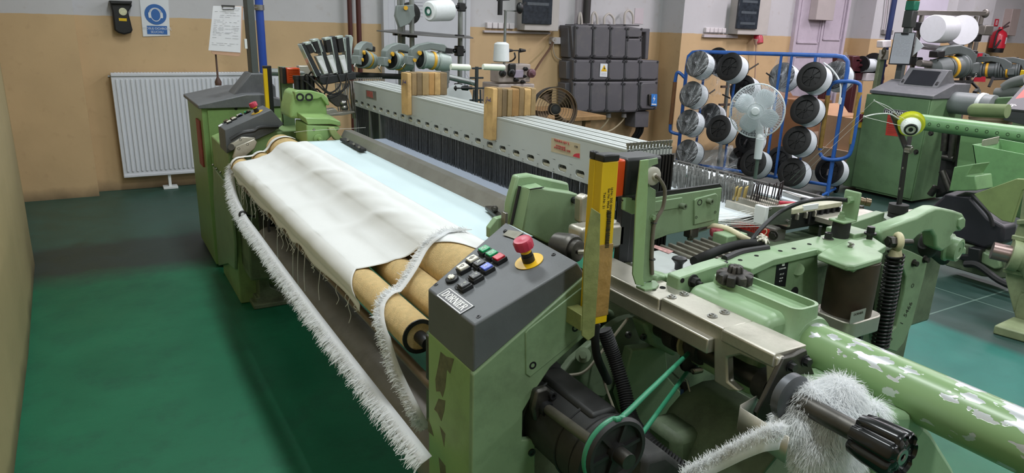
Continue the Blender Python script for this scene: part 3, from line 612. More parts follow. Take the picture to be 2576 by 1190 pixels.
# end plate, sheet tray, shaft, fringe and knob
yp = ye-.012
G().prism(pys([(1972, 902), (1997, 896), (2016, 886), (2030, 880), (2034, 900), (2056, 960), (2050, 1010), (1990, 1060), (1940, 1085), (1905, 1092), (1905, 1040)], yp), (0, .01, 0)).o('rail_end_plate', STEELD, LOOM, .002)
for a, b in ((1988, 921), (2025, 908)):
    G().bolt(PY(a, b, yp), -Y3, .0085, .011).o('hex_bolt', BLACK, LOOM)
pt = [PY(1905, 995, ye+.03), PY(1858, 1022, ye-.03), PY(1985, 1100, ye-.16)]; lo = V(0, 0, -.045)
G().grid([[pt[0], pt[1]*.9+pt[0]*.1, pt[1]*.95+pt[2]*.05, pt[2]], [pt[0]+lo, pt[1]*.9+pt[0]*.1+lo, pt[1]*.95+pt[2]*.05+lo, pt[2]+lo]]).o('bent_sheet_guard', ALU, LOOM, solid=.002)
KX, KZ, KY = .935, .928, .455
G().cyl((KX, KY+.06, KZ), (KX, .66, KZ), .016, n=20).o('brush_shaft', STEELD, LOOM)
G().lathe((KX, .635, KZ), Y3, [(0, .034), (.004, .04), (.018, .04), (.02, .034)], 32).o('waste_disc', mat('grey_disc', '4f5256', .4, .3, var=.1), LOOM)
# fluted knob
def fluted(o, d, prof, lobes, depth, n=60):
    g = G(); x, y, d = frame(d); rows = []
    for h, r in prof: rows.append([o+d*h+(x*math.cos(2*math.pi*i/n)+y*math.sin(2*math.pi*i/n))*r*(1-depth*max(0, math.cos(lobes*2*math.pi*i/n))**3) for i in range(n+1)])
    return g.grid(rows)
KR = .0395
kb = fluted(V(KX, KY, KZ), Y3, [(0, 0), (0, KR*.55), (.003, KR*.62), (.003, KR*.85), (-.002, KR*.9), (.0, KR*.97), (.006, KR), (.05, KR*.92), (.066, KR*.84), (.07, KR*.5), (.07, 0)], 7, .2).o('hand_knob', mat('glossy_black_plastic', '101113', .22, var=.1), LOOM, sharp=60)
G().lathe((KX, KY, KZ), -Y3, [(0, .0125), (.002, .012), (.002, .006), (0, .0055)], 20).o('knob_screw', STEEL, kb)
# chipped tube
def chipped():
    m = bpy.data.materials.new('chipped_green_tube'); m.use_nodes = True; nt = m.node_tree; N = nt.nodes; L = nt.links; b = N['Principled BSDF']
    geo = N.new('ShaderNodeNewGeometry'); sep = N.new('ShaderNodeSeparateXYZ'); L.new(geo.outputs['Position'], sep.inputs[0])
    mp = N.new('ShaderNodeMapping'); mp.inputs['Scale'].default_value = (1.2, .5, 1.2); L.new(geo.outputs['Position'], mp.inputs[0])
    n = N.new('ShaderNodeTexNoise'); n.inputs['Scale'].default_value = 38; n.inputs['Detail'].default_value = 3; n.inputs['Roughness'].default_value = .5; L.new(mp.outputs[0], n.inputs['Vector'])
    def M(op, a, c):
        x = N.new('ShaderNodeMath'); x.operation = op
        for i, q in enumerate((a, c)):
            if hasattr(q, 'links'): L.new(q, x.inputs[i])
            else: x.inputs[i].default_value = q
        return x.outputs[0]
    # rubbed bare along the crest of the tube and towards its free end
    crest = M('MULTIPLY', M('MAXIMUM', M('SUBTRACT', sep.outputs[2], .922), 0), 5.5); free = M('MULTIPLY', M('MAXIMUM', M('SUBTRACT', .50, sep.outputs[1]), 0), 1.5)
    v = M('ADD', M('ADD', n.outputs['Fac'], crest), M('MULTIPLY', free, M('ADD', .35, M('MULTIPLY', M('SUBTRACT', sep.outputs[2], .86), 9))))
    r = N.new('ShaderNodeMapRange'); r.inputs[1].default_value = .655; r.inputs[2].default_value = .662; L.new(v, r.inputs[0])
    x = N.new('ShaderNodeMix'); x.data_type = 'RGBA'; L.new(r.outputs[0], x.inputs[0]); x.inputs[6].default_value = (*lin('7d9a6b'), 1); x.inputs[7].default_value = (*lin('c3c6c8'), 1); L.new(x.outputs[2], b.inputs['Base Color'])
    L.new(M('MULTIPLY', r.outputs[0], .45), b.inputs['Metallic']); b.inputs['Roughness'].default_value = .3
    bn = N.new('ShaderNodeBump'); bn.inputs['Strength'].default_value = .3; bn.inputs['Distance'].default_value = .002; bn.invert = True; L.new(r.outputs[0], bn.inputs['Height']); L.new(bn.outputs[0], b.inputs['Normal']); return m
TX, TZ, TR = 1.198, .898, .0500
G().lathe((TX, .80, TZ), -Y3, [(0, TR), (1.25, TR), (1.25, TR*.9)], 48).o('rapier_tube', chipped(), LOOM)
G().lathe((TX, .86, TZ), -Y3, [(0, TR*.9), (.0, TR*1.22), (.055, TR*1.22), (.062, TR*1.16), (.062, TR)], 48).o('tube_collar', GREEN2, LOOM)
# foot of the tube, below right
G().prism(pys([(2215, 1045), (2300, 1042), (2345, 1088), (2400, 1178), (2430, 1260), (2200, 1260)], .56), (0, .2, 0)).o('tube_foot', GREEN2, LOOM, .01)
# ---- gear casting with tray and star knob
CT = .985; tf, tb = 1.137, 1.215; ty0 = PZ(2030, 776, CT)[1]; ty1 = PZ(1782, 692, CT)[1]
g = G(); n_ = 6
for k, (zz, gx, gy) in enumerate(()): pass
o_ = rrect(((tf+tb)/2, (ty0+ty1)/2, CT), X3, Y3, tb-tf, ty1-ty0, .022, 5); i_ = rrect(((tf+tb)/2, (ty0+ty1)/2, CT), X3, Y3, tb-tf-.012, ty1-ty0-.012, .018, 5); m_ = len(o_)
b_ = [p+V(-.006 if p[0] < 1.18 else .006, 0, -.05) for p in o_]; c_ = [p+V(-.055 if p[0] < 1.18 else .02, -.012 if p[1] < .95 else .02, -.095) for p in o_]
f_ = [p-V(0, 0, .014) for p in i_]; fs = []
for a, b in ((0, 1), (1, 2), (3, 0), (4, 3)):
    for i in range(m_): j = (i+1) % m_; fs.append((a*m_+i, b*m_+i, b*m_+j, a*m_+j))
fs.append(tuple(4*m_+i for i in range(m_)))
G().add(o_+b_+c_+i_+f_, fs).o('gear_casting', GREEN2, LOOM, sharp=50)
G().prism([V(1.09, 0, .97), V(1.2, 0, .97), V(1.26, 0, .9), V(1.26, 0, .80), V(1.06, 0, .80), V(1.06, 0, .92)], (0, .22, 0)).o('casting_body', GREEN2, LOOM, .02, seg=4).location += Vector((0, .82, 0))
q = pys([(1710, 700), (1790, 672), (1830, 660), (1830, 700), (1790, 740), (1704, 738)], 1.055)
G().prism(q, (0, .04, 0)).o('casting_flange', GREEN2, LOOM, .004)
G().bolt(PY(1743, 706, 1.055), -Y3, .011, .016).cyl(PY(1743, 706, 1.055), PY(1743, 706, 1.055)-Y3*.028, .005).o('flange_bolt', BLACKD, LOOM)
hole(1717, 706, y=1.054, r=.005)
sk = fluted(PZ(1846, 712, .978), Z3, [(0, 0), (0, .034), (.004, .039), (.022, .039), (.025, .034), (.025, .017), (.038, .0155), (.04, .0135), (.04, .006), (.034, 0)], 9, .25, 90).o('star_knob', mat('dusty_black_knob', '2a2826', .6, var=.2, vs=30, dirt=('7d7468', .7, 30)), LOOM, sharp=50)
# ---- frame beam running back (with cross seam, holes and maker's plate)
BZ = .96
bt = G().prism(pzs([(1665, 690), (1836, 640), (2073, 590), (2160, 572), (2230, 618), (2150, 668), (2057, 626), (1948, 651), (1893, 676), (1837, 660), (1700, 706)], BZ), (0, 0, -.02)).o('beam_top_flange', GREEN2, LOOM, .003)
yb = 1.108; y9 = PZ(1893, 676, BZ)[1]
G().prism(pys([(1948, 651), (2057, 626), (2060, 780), (1930, 790), (1905, 690)], yb), (0, .012, 0)).o('beam_web', GREEN, LOOM, .003)
G().prism([PZ(1705, 706, BZ+.001), PZ(1832, 660, BZ+.001), PZ(1828, 655, BZ+.001), PZ(1700, 700, BZ+.001)], (0, 0, -.004)).o('beam_seam', BLACK, LOOM)
G().prism(pys([(1660, 690), (1700, 700), (1705, 740), (1650, 735), (1650, 700)], 1.12), (0, .05, 0)).o('beam_end_block', GREEN2, LOOM, .005)
for a, b in ((1749, 667), (1862, 654), (1903, 643), (1963, 631), (1997, 625), (2036, 614)): hole(a, b, z=BZ+.0006, r=.0052)
f = zc(3.5, 1640, 560); P = [f(1105, 345), f(1205, 330), f(1175, 565), f(1082, 550)]
nb = G().prism(pys(P, yb-.0015), (0, .002, 0)).o('makers_plate', BADGE, LOOM)
for s, a, b, z in (('DORNIER', 1150, 405, .0062), ('PT. ST', 1145, 455, .006), ('190 08', 1138, 490, .005), ('85 14', 1133, 515, .005)):
    text('plate_print', s, BADGEW, nb, PY(*f(a, b), yb-.0017), X3, Z3, z, .0002)
G().prism(pys([f(1148, 355), f(1172, 352), f(1168, 380), f(1145, 382)], yb-.0018), (0, .0004, 0)).o('plate_emblem', BADGEW, nb)
G().cyl(PY(2007, 677, yb+.002), PY(2007, 677, yb-.004), .0165, n=24).o('cast_boss', GREEN, LOOM)
G().lathe(PY(1998, 735, yb-.0005), -Y3, [(0, .015), (.001, .015)], 20).o('casting_window', HOLE, LOOM)
# ---- vertical motor with green lid
mc = PZ(2140, 637, .962); MX, MY = mc[0]+.015, mc[1]-.005
md = pzs([(2057, 640), (2075, 627), (2140, 600), (2165, 607), (2222, 638), (2218, 648), (2150, 668), (2130, 667)], .962)
G().prism(md, (0, 0, -.016)).o('motor_lid', GREEN2, LOOM, .004)
G().cyl((MX, MY, .80), (MX, MY, .947), .062, n=36).o('motor_body', mat('sooty_motor_paint', '3a2d20', .55, var=.35, vs=10, dirt=('15120d', .7, 9)), LOOM)
mb = G().prism(rrect((MX, MY, .755), X3, Y3, .15, .13, .03, 5), (0, 0, .045)).o('motor_base', ALU, LOOM, .003)
p = PY(2157, 795, MY-.066); G().box(p-V(.03, .0015, .016), p+V(.03, 0, .016)).o('motor_label', mat('metal_label', 'a5a49b', .4, .5, var=.1), mb)
text('motor_print', 'DORNIER', pk, mb, p+V(0, -.0018, .007), X3, Z3, .009, .0002)
g = G()
for k in range(7): a = k*2*math.pi/7; g.box((MX+.045*math.cos(a)-.006, MY+.045*math.sin(a)-.006, .62), (MX+.045*math.cos(a)+.006, MY+.045*math.sin(a)+.006, .757))
g.cyl((MX, MY, .60), (MX, MY, .757), .042).o('motor_fins', STEELD, LOOM)
p = PZ(2140, 622, .962); G().tube([p+V(.007*math.cos(t), .007*math.sin(t), .0014*t) for t in np.linspace(0, 10, 40)], .0018, 6).cyl(p, p+Z3*.012, .005).o('lid_spring', STEEL, LOOM)
p = PZ(2083, 602, BZ); G().cyl(p, p+Z3*.003, .015).o('washer', STEEL, LOOM); G().cap_screw(p+Z3*.003, Z3, .0105, .018).cyl(p+V(.002, .03, 0), p+V(.002, .03, .03), .004).o('cap_screw', BLACK, LOOM)
# ---- hose bracket
p = PZ(2120, 598, BZ)+V(0, .01, 0)
G().cyl(p, p+Z3*.045, .024, n=24).o('rubber_mount', RUBBER, LOOM)
G().box((p[0]+.02, p[1]-.03, BZ-.02), (p[0]+.10, p[1]+.06, BZ+.012)).o('mount_block', GREEN2, LOOM, .003)
q = p+Z3*.045
G().box(q-V(.028, .025, 0), q+V(.03, .025, .007)).o('bracket_foot', GREEN2, LOOM, .003)
G().box(q+V(.024, -.025, 0), q+V(.032, .025, .085)).o('bracket_upright', GREEN2, LOOM, .004)
G().bolt(q+V(-.008, 0, .007), Z3, .010, .012).cyl(q+V(-.008, 0, .01), q+V(-.008, 0, .028), .006).o('bracket_nut', GREEN, LOOM)
h = q+V(.032, 0, .06); dv = nrm(V(.7, -.7, -.12)); BR = mat('hose_brass', '7a6a56', .4, .8, var=.2)
G().cyl(h, h+dv*.012, .011, n=6).lathe(h+dv*.012, dv, [(0, .008), (.006, .008), (.006, .011), (.014, .011), (.015, .0095), (.02, .0095), (.021, .0115), (.034, .011), (.034, .006), (.026, .005)], 20).o('hose_coupling', BR, LOOM)
G().cyl(q+V(.024, 0, .06), q+V(.008, 0, .06), .010, n=6).o('hose_nut', GREEN2, LOOM)
G().tube([q+V(.008, 0, .06), PZ(2080, 500, 1.05), PZ(2020, 508, 1.05), PZ(1960, 535, 1.02), PZ(1910, 580, .985), PZ(1888, 610, .96)], .0062, 10, sm=6).o('air_hose', BLACK, LOOM)
p = PZ(2186, 605, .955); G().bolt(p+Z3*.02, Z3, .012, .02).cyl(p-Z3*.05, p+Z3*.03, .008).o('clamp_bolt', BLACK, LOOM)
G().bar(PZ(2120, 575, .95), PZ(2212, 545, .95), .03, .035).o('back_bracket', GREEN, LOOM, .003)
# ---- lever arm, spring damper and side plate
yl = 1.10; f = zc(2.704, 2000, 460)
arm = [f(*q_) for q_ in ((575, 345), (600, 315), (780, 250), (830, 235), (900, 195), (960, 170), (1000, 170), (1090, 190), (1145, 210), (1165, 245), (1160, 300), (1130, 330), (1090, 335), (1065, 365), (1075, 420), (1000, 470), (960, 440), (955, 370), (930, 330), (880, 335), (835, 365), (800, 400), (720, 420), (600, 425), (580, 390))]
G().prism(pys(arm, yl), (0, .045, 0)).o('lever_arm', GREEN2, LOOM, .008, seg=3)
G().prism(pys([f(1120, 250), f(1145, 235), f(1163, 250), f(1158, 300), f(1130, 325), f(1112, 300)], yl-.006), (0, .03, 0)).o('lever_pad', GREEN2, LOOM, .003)
c = PY(*f(1050, 440), yl+.03); G().lathe(c, V(.15, -1, -.05), [(-.04, .046), (.0, .046), (.006, .040), (.03, .038), (.032, .028), (.03, .026), (.03, .009), (.02, .008)], 28).o('lever_boss', GREEN2, LOOM)
G().prism(pys([f(1090, 420), f(1170, 440), f(1165, 490), f(1085, 480)], yl+.02), (0, .03, 0)).o('lever_tail', GREEN2, LOOM, .006)
G().ball(PY(*f(910, 420), yl+.05), (.035, .03, .045), 20, 12).cyl(PY(*f(880, 410), yl+.05), PY(*f(1010, 520), yl+.05), .02).o('lever_cavity', BLACKD, LOOM)
et = PY(*f(700, 400), yl-.03)
G().torus(et, V(.8, -.6, 0), .019, .0095, 24, 10).cyl(et-Z3*.024, et-Z3*.045, .014, .02).o('damper_eye', mat('cream_nylon', 'c5bd98', .5, var=.15, dirt=('8d7b52', .4, 30)), LOOM)
G().cyl(et-V(.03, -.012, 0), et+V(.032, -.022, 0), .0095, n=16).cyl(et-V(.03, -.01, 0), et-V(.012, -.004, 0), .017, n=6).o('damper_pin', STEELD, LOOM)
eb = PY(2213, 872, yl-.03); ax = eb-(et-Z3*.036); nT = 25; px_, py_, pd_ = frame(ax); st = et-Z3*.036; pts = []
for i in range(nT*14+1):
    t = i/(nT*14); pts.append(st+ax*t+(px_*math.cos(2*math.pi*nT*t)+py_*math.sin(2*math.pi*nT*t))*.0225)
G().tube(pts, .0038, 6).o('damper_spring', mat('black_coil', '1c1b1a', .38, .4, var=.1), LOOM)
G().cyl(st, eb, .013, n=16).o('damper_core', BLACKD, LOOM)
pl = [f(*q_) for q_ in ((720, 440), (800, 470), (905, 520), (880, 640), (840, 790), (800, 950), (740, 1090), (690, 1150), (620, 1130), (640, 1030), (690, 980), (740, 760), (755, 640), (735, 575), (700, 560))]
G().prism(pys(pl, yl+.012), (0, .014, 0)).o('side_arm_plate', GREEN, LOOM, .003)
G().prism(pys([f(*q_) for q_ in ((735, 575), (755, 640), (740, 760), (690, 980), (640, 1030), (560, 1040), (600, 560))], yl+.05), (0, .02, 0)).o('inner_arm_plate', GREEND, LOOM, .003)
for a, b in ((805, 545), (880, 520)): G().bolt(PY(*f(a, b), yl+.012), -Y3, .009, .014).o('plate_bolt', STEELD, LOOM)
hole(*f(800, 700), y=yl+.0115, r=.006)
ink = mat('marker_ink', '23241c', .7, var=0)
text('handwriting', '1  5466', ink, LOOM, PY(*f(757, 890), yl+.0115), V(.42, 0, .9), V(-.9, 0, .42), .026, .0002)
text('handwriting', '53-3', ink, LOOM, PY(*f(640, 1090), yl+.0115), V(.55, 0, .83), V(-.83, 0, .55), .022, .0002)
# rear cylinder and strap next to lever
G().cyl(PY(2212, 566, 1.30), PY(2226, 556, 1.34), .028, n=20).o('sensor_drum', mat('grey_green_drum', '7f8c7c', .45, var=.2), LOOM)
G().bar(PZ(2268, 536, .93), PZ(2352, 528, .93), .03, .012).o('rear_strap', ALU, LOOM, .003)
# ---- bobbin stand
bs = thing('bobbin_stand', 'black post on a round weight carrying a yellow flanged yarn bobbin', 'bobbin stand', PZ(2257, 545, .955))
yb_ = PZ(2257, 545, .955)[1]; c0 = PY(2257, 538, yb_)
G().lathe(c0-V(0, 0, .01), Z3, [(0, .027), (.016, .027), (.016, .029), (.042, .029), (.042, .012)], 28).cyl(c0-V(0, 0, .07), c0, .006).o('weight_base', BLACKD, bs)
w1 = PY(2280, 375, yb_); G().bar(c0+Z3*.03, w1, .022, .006, Y3).o('lower_post', BLACK, bs, .001)
w2 = PY(2296, 305, yb_+.02); G().bar(w1-V(.0, .004, .01), w2, .022, .005, Y3).bar(w1, PY(2245, 285, yb_+.015), .02, .005, Y3).o('upper_post', BLACK, bs, .001)
G().lathe(w1-V(0, .012, 0), V(.1, -1, 0), [(-.012, .013), (.004, .013), (.004, .009), (.006, .008)], 16).o('pivot_bolt', STEEL, bs)
for a, b in ((2271, 423), (2263, 475)): G().lathe(PY(a, b, yb_-.0035), -Y3, [(0, .004), (.001, .004)], 12).o('post_hole', STEEL, bs)
bc = PY(2291, 314, yb_-.02); ax = nrm(V(-.74, -.52, -.36)); YB = mat('yellow_flange', 'dbe03c', .3, var=.04); TH = mat('white_thread', 'e6ece8', .7, var=.05, vs=90, bump=.3, bs=300)
G().lathe(bc, -ax, [(-.004, .012), (-.004, .034), (.0, .0385), (.003, .037), (.003, .03), (.012, .033), (.014, .0385), (.016, .037), (.016, .01)], 36).o('bobbin_flange', YB, bs)
G().lathe(bc, ax, [(-.002, .026), (.006, .0275), (.02, .026), (.03, .020), (.03, .014)], 32).o('thread_winding', TH, bs)
G().lathe(bc, ax, [(.02, .0205), (.034, .0175), (.034, .0135), (.025, .013), (.025, .007), (.033, .006), (.034, .003)], 28).o('bobbin_core', BLACK, bs)
top = PY(2199, 253, yb_+.02); ey = PY(2173, 294, yb_+.02)
G().tube([PY(2262, 300, yb_), PY(2238, 287, yb_+.01), PY(2205, 287, yb_+.02), ey], .0022, 6, sm=5).tube([PY(2263, 298, yb_), PY(2240, 272, yb_+.01), top], .0011, 5, sm=5).torus(ey, V(.3, -1, 0), .003, .0015, 10, 5).torus(top, V(.3, -1, 0), .003, .001, 10, 5).o('thread_guide', mat('guide_wire', 'b9c0b8', .4, .5, var=0), bs)
YRN = mat('yarn_thread', 'dcdcd6', .8, var=0)
G().tube([top, PX(1985, 455, 2.6)], .0007, 4).tube([ey, PX(1995, 462, 2.6)], .0007, 4).tube([ey, bc+V(-.02, 0, -.006)], .0007, 4).tube([top, bc+V(-.02, 0, .012)], .0007, 4).o('yarn', YRN, bs)
# ---- signal lamp on its post
sl_ = thing('signal_lamp', 'orange and black signal lamp on a green post standing on the aluminium rail', 'signal lamp', PZ(1618, 716, RZ))
yq = 1.10
G().prism(pys([(1612, 404), (1632, 401), (1630, 480), (1618, 700), (1622, 720), (1600, 716), (1592, 690), (1601, 500)], yq), (0, .004, 0)).o('post_flange', mat('post_green', '8aa877', .42, var=.1, vs=5, dirt=('6d7340', .5, 6)), sl_, .001)
G().prism(pys([(1630, 402), (1655, 397), (1656, 412), (1640, 418), (1632, 440), (1636, 470), (1650, 478), (1648, 580), (1642, 706), (1616, 712)], yq+.012), (0, .004, 0)).o('post_web', GREEN, sl_, .001)
G().prism(pzs([(1600, 718), (1612, 700), (1650, 706), (1658, 715), (1650, 724), (1622, 728)], RZ+.005), (0, 0, -.005)).o('post_foot', GREEN2, sl_, .001)
G().cap_screw(PZ(1632, 708, RZ+.004), Z3, .006, .012).o('foot_screw', STEELD, sl_)
lx0, lxm, lx1 = PY(1548, 450, 1.13)[0], PY(1572, 450, 1.13)[0], PY(1662, 440, 1.13)[0]; z0, z1 = PY(1590, 492, 1.13)[2], PY(1590, 400, 1.13)[2]
G().box((lx0, 1.13, z0), (lxm, 1.20, z1)).o('orange_lens', ORANGEP, sl_, .004)
G().box((lxm, 1.128, z0-.002), (lx1, 1.202, z1+.002)).o('lamp_housing', BLACK, sl_, .007, seg=3)
p = PY(1643, 443, yq+.008); G().lathe(p+Y3*.004, -Y3, [(0, .020), (.006, .020), (.009, .016), (.009, .008), (.014, .006)], 28).o('cable_gland', mat('grey_gland', 'aaa79b', .6, var=.1), sl_)
G().tube([p-Y3*.008, PY(1655, 445, yq-.005), PY(1672, 475, yq), PY(1668, 520, yq+.005), PY(1652, 550, yq+.005), PY(1644, 575, yq+.008), PY(1640, 640, yq+.008), PY(1641, 690, yq+.008)], .0042, 8, sm=6).o('lamp_cable', mat('grey_brown_cable', '6b645a', .55, var=.1), sl_)
for a, b in ((1645, 560), (1641, 652)): G().torus(PY(a, b, yq+.009), Z3, .006, .0016, 12, 6).o('cable_tie', BLACK, sl_)
G().bolt(PY(1641, 546, yq+.012), -Y3, .006, .008).o('post_bolt', GREEN2, sl_)
G().prism(pys([(1567, 496), (1612, 496), (1610, 536), (1592, 540), (1566, 528)], 1.135), (0, .006, 0)).o('lamp_bracket', mat('chipped_bracket', '88a578', .45, var=.1, chips=('1d1d1b', .6, 30, 0)), sl_, .002)
# black uprights behind the lamp post
for (a, b, c) in ((1566, 1580, 1.30), (1582, 1600, 1.31)):
    p = PY(a, 520, c); q = PY(b, 655, c); G().box((p[0], c, PY(a, 660, c)[2]), (q[0], c+.02, PY(a, 470, c)[2])).o('black_upright', BLACK, LOOM, .002)
# ---- rapier head cover by the frames
f = zc(3.967, 1200, 420); yc = 1.44
G().prism(pys([f(*q_) for q_ in ((405, 92), (540, 75), (620, 95), (920, 162), (932, 300), (900, 600), (420, 620), (310, 570), (325, 380))], yc+.045), (0, .03, 0)).o('cover_back_plate', GREEN2, LOOM, .006)
fc = [f(*q_) for q_ in ((532, 222), (600, 205), (1000, 268), (1016, 280), (1005, 690), (870, 795), (700, 760), (455, 640))]
G().prism(pys(fc, yc), (0, .046, 0)).o('head_cover', GREEN, LOOM, .004)
L0 = pys([f(*q_) for q_ in ((532, 222), (455, 640))], yc); L1 = pys([f(*q_) for q_ in ((440, 190), (355, 576))], yc+.03)
G().prism([L0[0], L0[1], L1[1], L1[0]], (.0, .02, 0)).o('cover_bevel', GREEN2, LOOM, .002)
U0 = pys([f(532, 222), f(668, 202)], yc-.001); U1 = pys([f(440, 190), f(585, 160)], yc+.03)
G().prism([U0[0], U0[1], U1[1], U1[0]], (0, .012, -.004)).o('cover_lid', GREEN2, LOOM, .001)
G().tube([L1[0]-V(0.004, 0, 0), L1[1]-V(.004, 0, 0)], .004, 6).tube([U0[0], U0[1]], .0012, 5).o('rubber_seal', RUBBER, LOOM)
p = PY(*f(962, 328), yc); G().cap_screw(p+Y3*.002, -Y3, .009, .016).o('cover_screw', BLACK, LOOM)
# gripper temple, small guide
f2 = f
G().bar(PZ(1228, 522, .945), PZ(1275, 560, .945), .022, .012).cyl(PZ(1244, 525, .95), PZ(1244, 525, .962), .011).cyl(PZ(1244, 525, .962), PZ(1244, 525, .968), .007, n=6).o('cloth_temple', STEELD, LOOM, .002)
G().prism(pys([(1232, 575), (1250, 550), (1270, 545), (1268, 580), (1232, 600)], 1.47), (0, .02, 0)).o('temple_bracket', GREEN2, LOOM, .002)
G().box(PY(1268, 565, 1.45)-V(.004, .01, .02), PY(1268, 545, 1.45)+V(.006, .01, .012)).o('temple_block', STEEL, LOOM, .002)
# drive wheel behind console
c = PY(1440, 628, 1.25)
G().lathe(c, V(.25, -1, 0), [(-.05, .03), (-.01, .036), (.0, .036), (.006, .032), (.006, .026), (.018, .025), (.02, .02), (.02, .01)], 28).o('drive_wheel', STEELD, LOOM)
G().bar(c+V(.0, -.02, 0), c+V(.05, -.06, .004), .014, .01).cyl(c+V(.02, -.04, .002), c+V(.055, -.07, .006), .005, n=8).o('wheel_lever', ALU, LOOM, .002)
G().box(PY(1470, 590, 1.3)-V(.01, 0, .05), PY(1500, 570, 1.36)+V(.05, 0, .02)).o('wheel_housing', ALU, LOOM, .01)
G().prism(pys([(1462, 500), (1476, 490), (1500, 498), (1498, 560), (1480, 575), (1460, 560)], 1.36), (0, .03, 0)).o('link_arm', ALU, LOOM, .005)
# ---- side plate and area behind
f = zc(4.577, 1560, 420); yP = 1.40
G().prism(pys([f(*q_) for q_ in ((240, 380), (1175, 238), (1130, 660), (560, 780), (380, 850), (240, 870))], yP), (0, .014, 0)).o('warp_side_plate', GREEN, LOOM, .002)
G().prism(pys([f(*q_) for q_ in ((240, 320), (1150, 195), (1175, 240), (240, 382))], yP+.005), (0, .01, 0)).o('plate_edge_strip', BLACK, LOOM)
G().prism(pys([f(*q_) for q_ in ((862, 385), (880, 365), (1105, 305), (1128, 325), (1100, 610), (855, 668))], yP-.006), (0, .008, 0)).o('bolted_plate', GREEN, LOOM, .002)
G().prism(pys([f(*q_) for q_ in ((400, 400), (720, 350), (730, 440), (670, 475), (400, 520))], yP-.004), (0, .006, 0)).o('slide_plate', GREEN, LOOM, .002)
for a, b in ((700, 447), (1008, 390)): G().cap_screw(PY(*f(a, b), yP-.005), V(.15, -1, 0), .0085, .018).o('socket_screw', GREEND, LOOM)
for a, b in ((918, 408), (1095, 520), (877, 580)): hole(*f(a, b), y=yP-.0065, r=.008 if a == 918 else .0035)
# finned aluminium block
ZF = .93; g0 = PZ(*f(370, 815), ZF); gz = PZ(*f(1390, 850), ZF); FIN = mat('oily_finned_aluminium', '8c887e', .45, .6, var=.25, vs=20, bump=.15, dirt=('3a332a', .7, 14))
xa, xb = PZ(*f(700, 1000), ZF)[0], PZ(*f(1250, 770), ZF)[0]; ya, yb2 = 1.17, 1.385
fb = G().box((xa-.02, ya, ZF-.05), (xb, yb2, ZF-.016)).o('finned_block', FIN, LOOM)
for k in range(9):
    x = xa+.01+(xb-xa-.02)*k/8; G().box((x-.005, ya+.004*k % .02, ZF-.018), (x+.005, yb2, ZF)).o('cooling_fin', FIN, fb, .002)
p = PZ(*f(815, 770), ZF); G().box(p-V(.016, .016, .01), p+V(.016, .016, .025)).cyl(p+V(.01, 0, .012), p+V(.05, -.01, .02), .013, n=6).cyl(p-Z3*.02, p, .01).o('elbow_fitting', STEEL, LOOM, .004)
G().tube([p+V(.045, -.01, .02), PZ(*f(1080, 680), .955), PZ(*f(1240, 715), .955), PZ(*f(1380, 790), .95), PZ(*f(1500, 850), .93)], .0085, 10, sm=6).o('cream_hose', mat('cream_hose', 'd8cfae', .4, var=.12, vs=20), LOOM)
fluted(PZ(*f(1105, 790), ZF+.002), Z3, [(0, .018), (.015, .02), (.02, .017), (.02, 0)], 6, .2, 36).o('red_cap', mat('dusty_red', '94404a', .6, var=.2, dirt=('5d4a44', .5, 30)), LOOM)
g = G(); pth = smooth_path([PZ(*f(850, 1090), .96), PZ(*f(1000, 1020), .965), PZ(*f(1180, 945), .965), PZ(*f(1400, 890), .965), PZ(*f(1640, 880), .96)], 26); rr = [.0095 if i % 2 else .0125 for i in range(len(pth))]
g.tube(pth, rr, 12).o('corrugated_conduit', RUBBER, LOOM, sharp=30)
G().tube([PZ(*f(1200, 1060), .962), PZ(*f(1400, 980), .962), PZ(*f(1700, 930), .962)], .009, 8, sm=5).o('black_cable', RUBBER, LOOM)
p = PZ(*f(1660, 860), .968); r_ = random.Random(8); g = G()
for k in range(16):
    a = r_.uniform(0, 6.28); b = r_.uniform(-.7, .9); d = V(math.cos(a)*math.cos(b), math.sin(a)*math.cos(b), math.sin(b))*.02; g.tube([p, p+d*.7+V(0, 0, .006), p+d*1.1, p+d*.4+V(.004, 0, .008)], .0022, 5, sm=4)
g.o('tied_rag', mat('white_rag', 'd8d4c8', .9, var=.1), LOOM)
c = PZ(*f(680, 1090), .952); G().lathe(c-Z3*.02, Z3, [(0, .010), (.014, .010), (.02, .014), (.026, .0195), (.03, .018), (.034, .008), (.035, 0)], 24).o('round_knob', BLACK, LOOM)
G().box((xa-.16, 1.16, .885), (xa-.0, 1.36, .925)).o('cover_sheet', ALUW, LOOM, .003)
G().prism(pzs([f(400, 900), f(620, 970), f(560, 1000), f(380, 930)], .926), (0, 0, .001)).o('red_smudged_label', mat('red_white_label', 'b78d8a', .6, var=.4, vs=120), LOOM)
G().box(PZ(*f(1260, 770), .95)-V(.03, .02, .04), PZ(*f(1400, 770), .95)+V(.02, .05, 0)).o('green_block', GREEN2, LOOM, .003)
hole(*f(1362, 748), z=.951, r=.006)
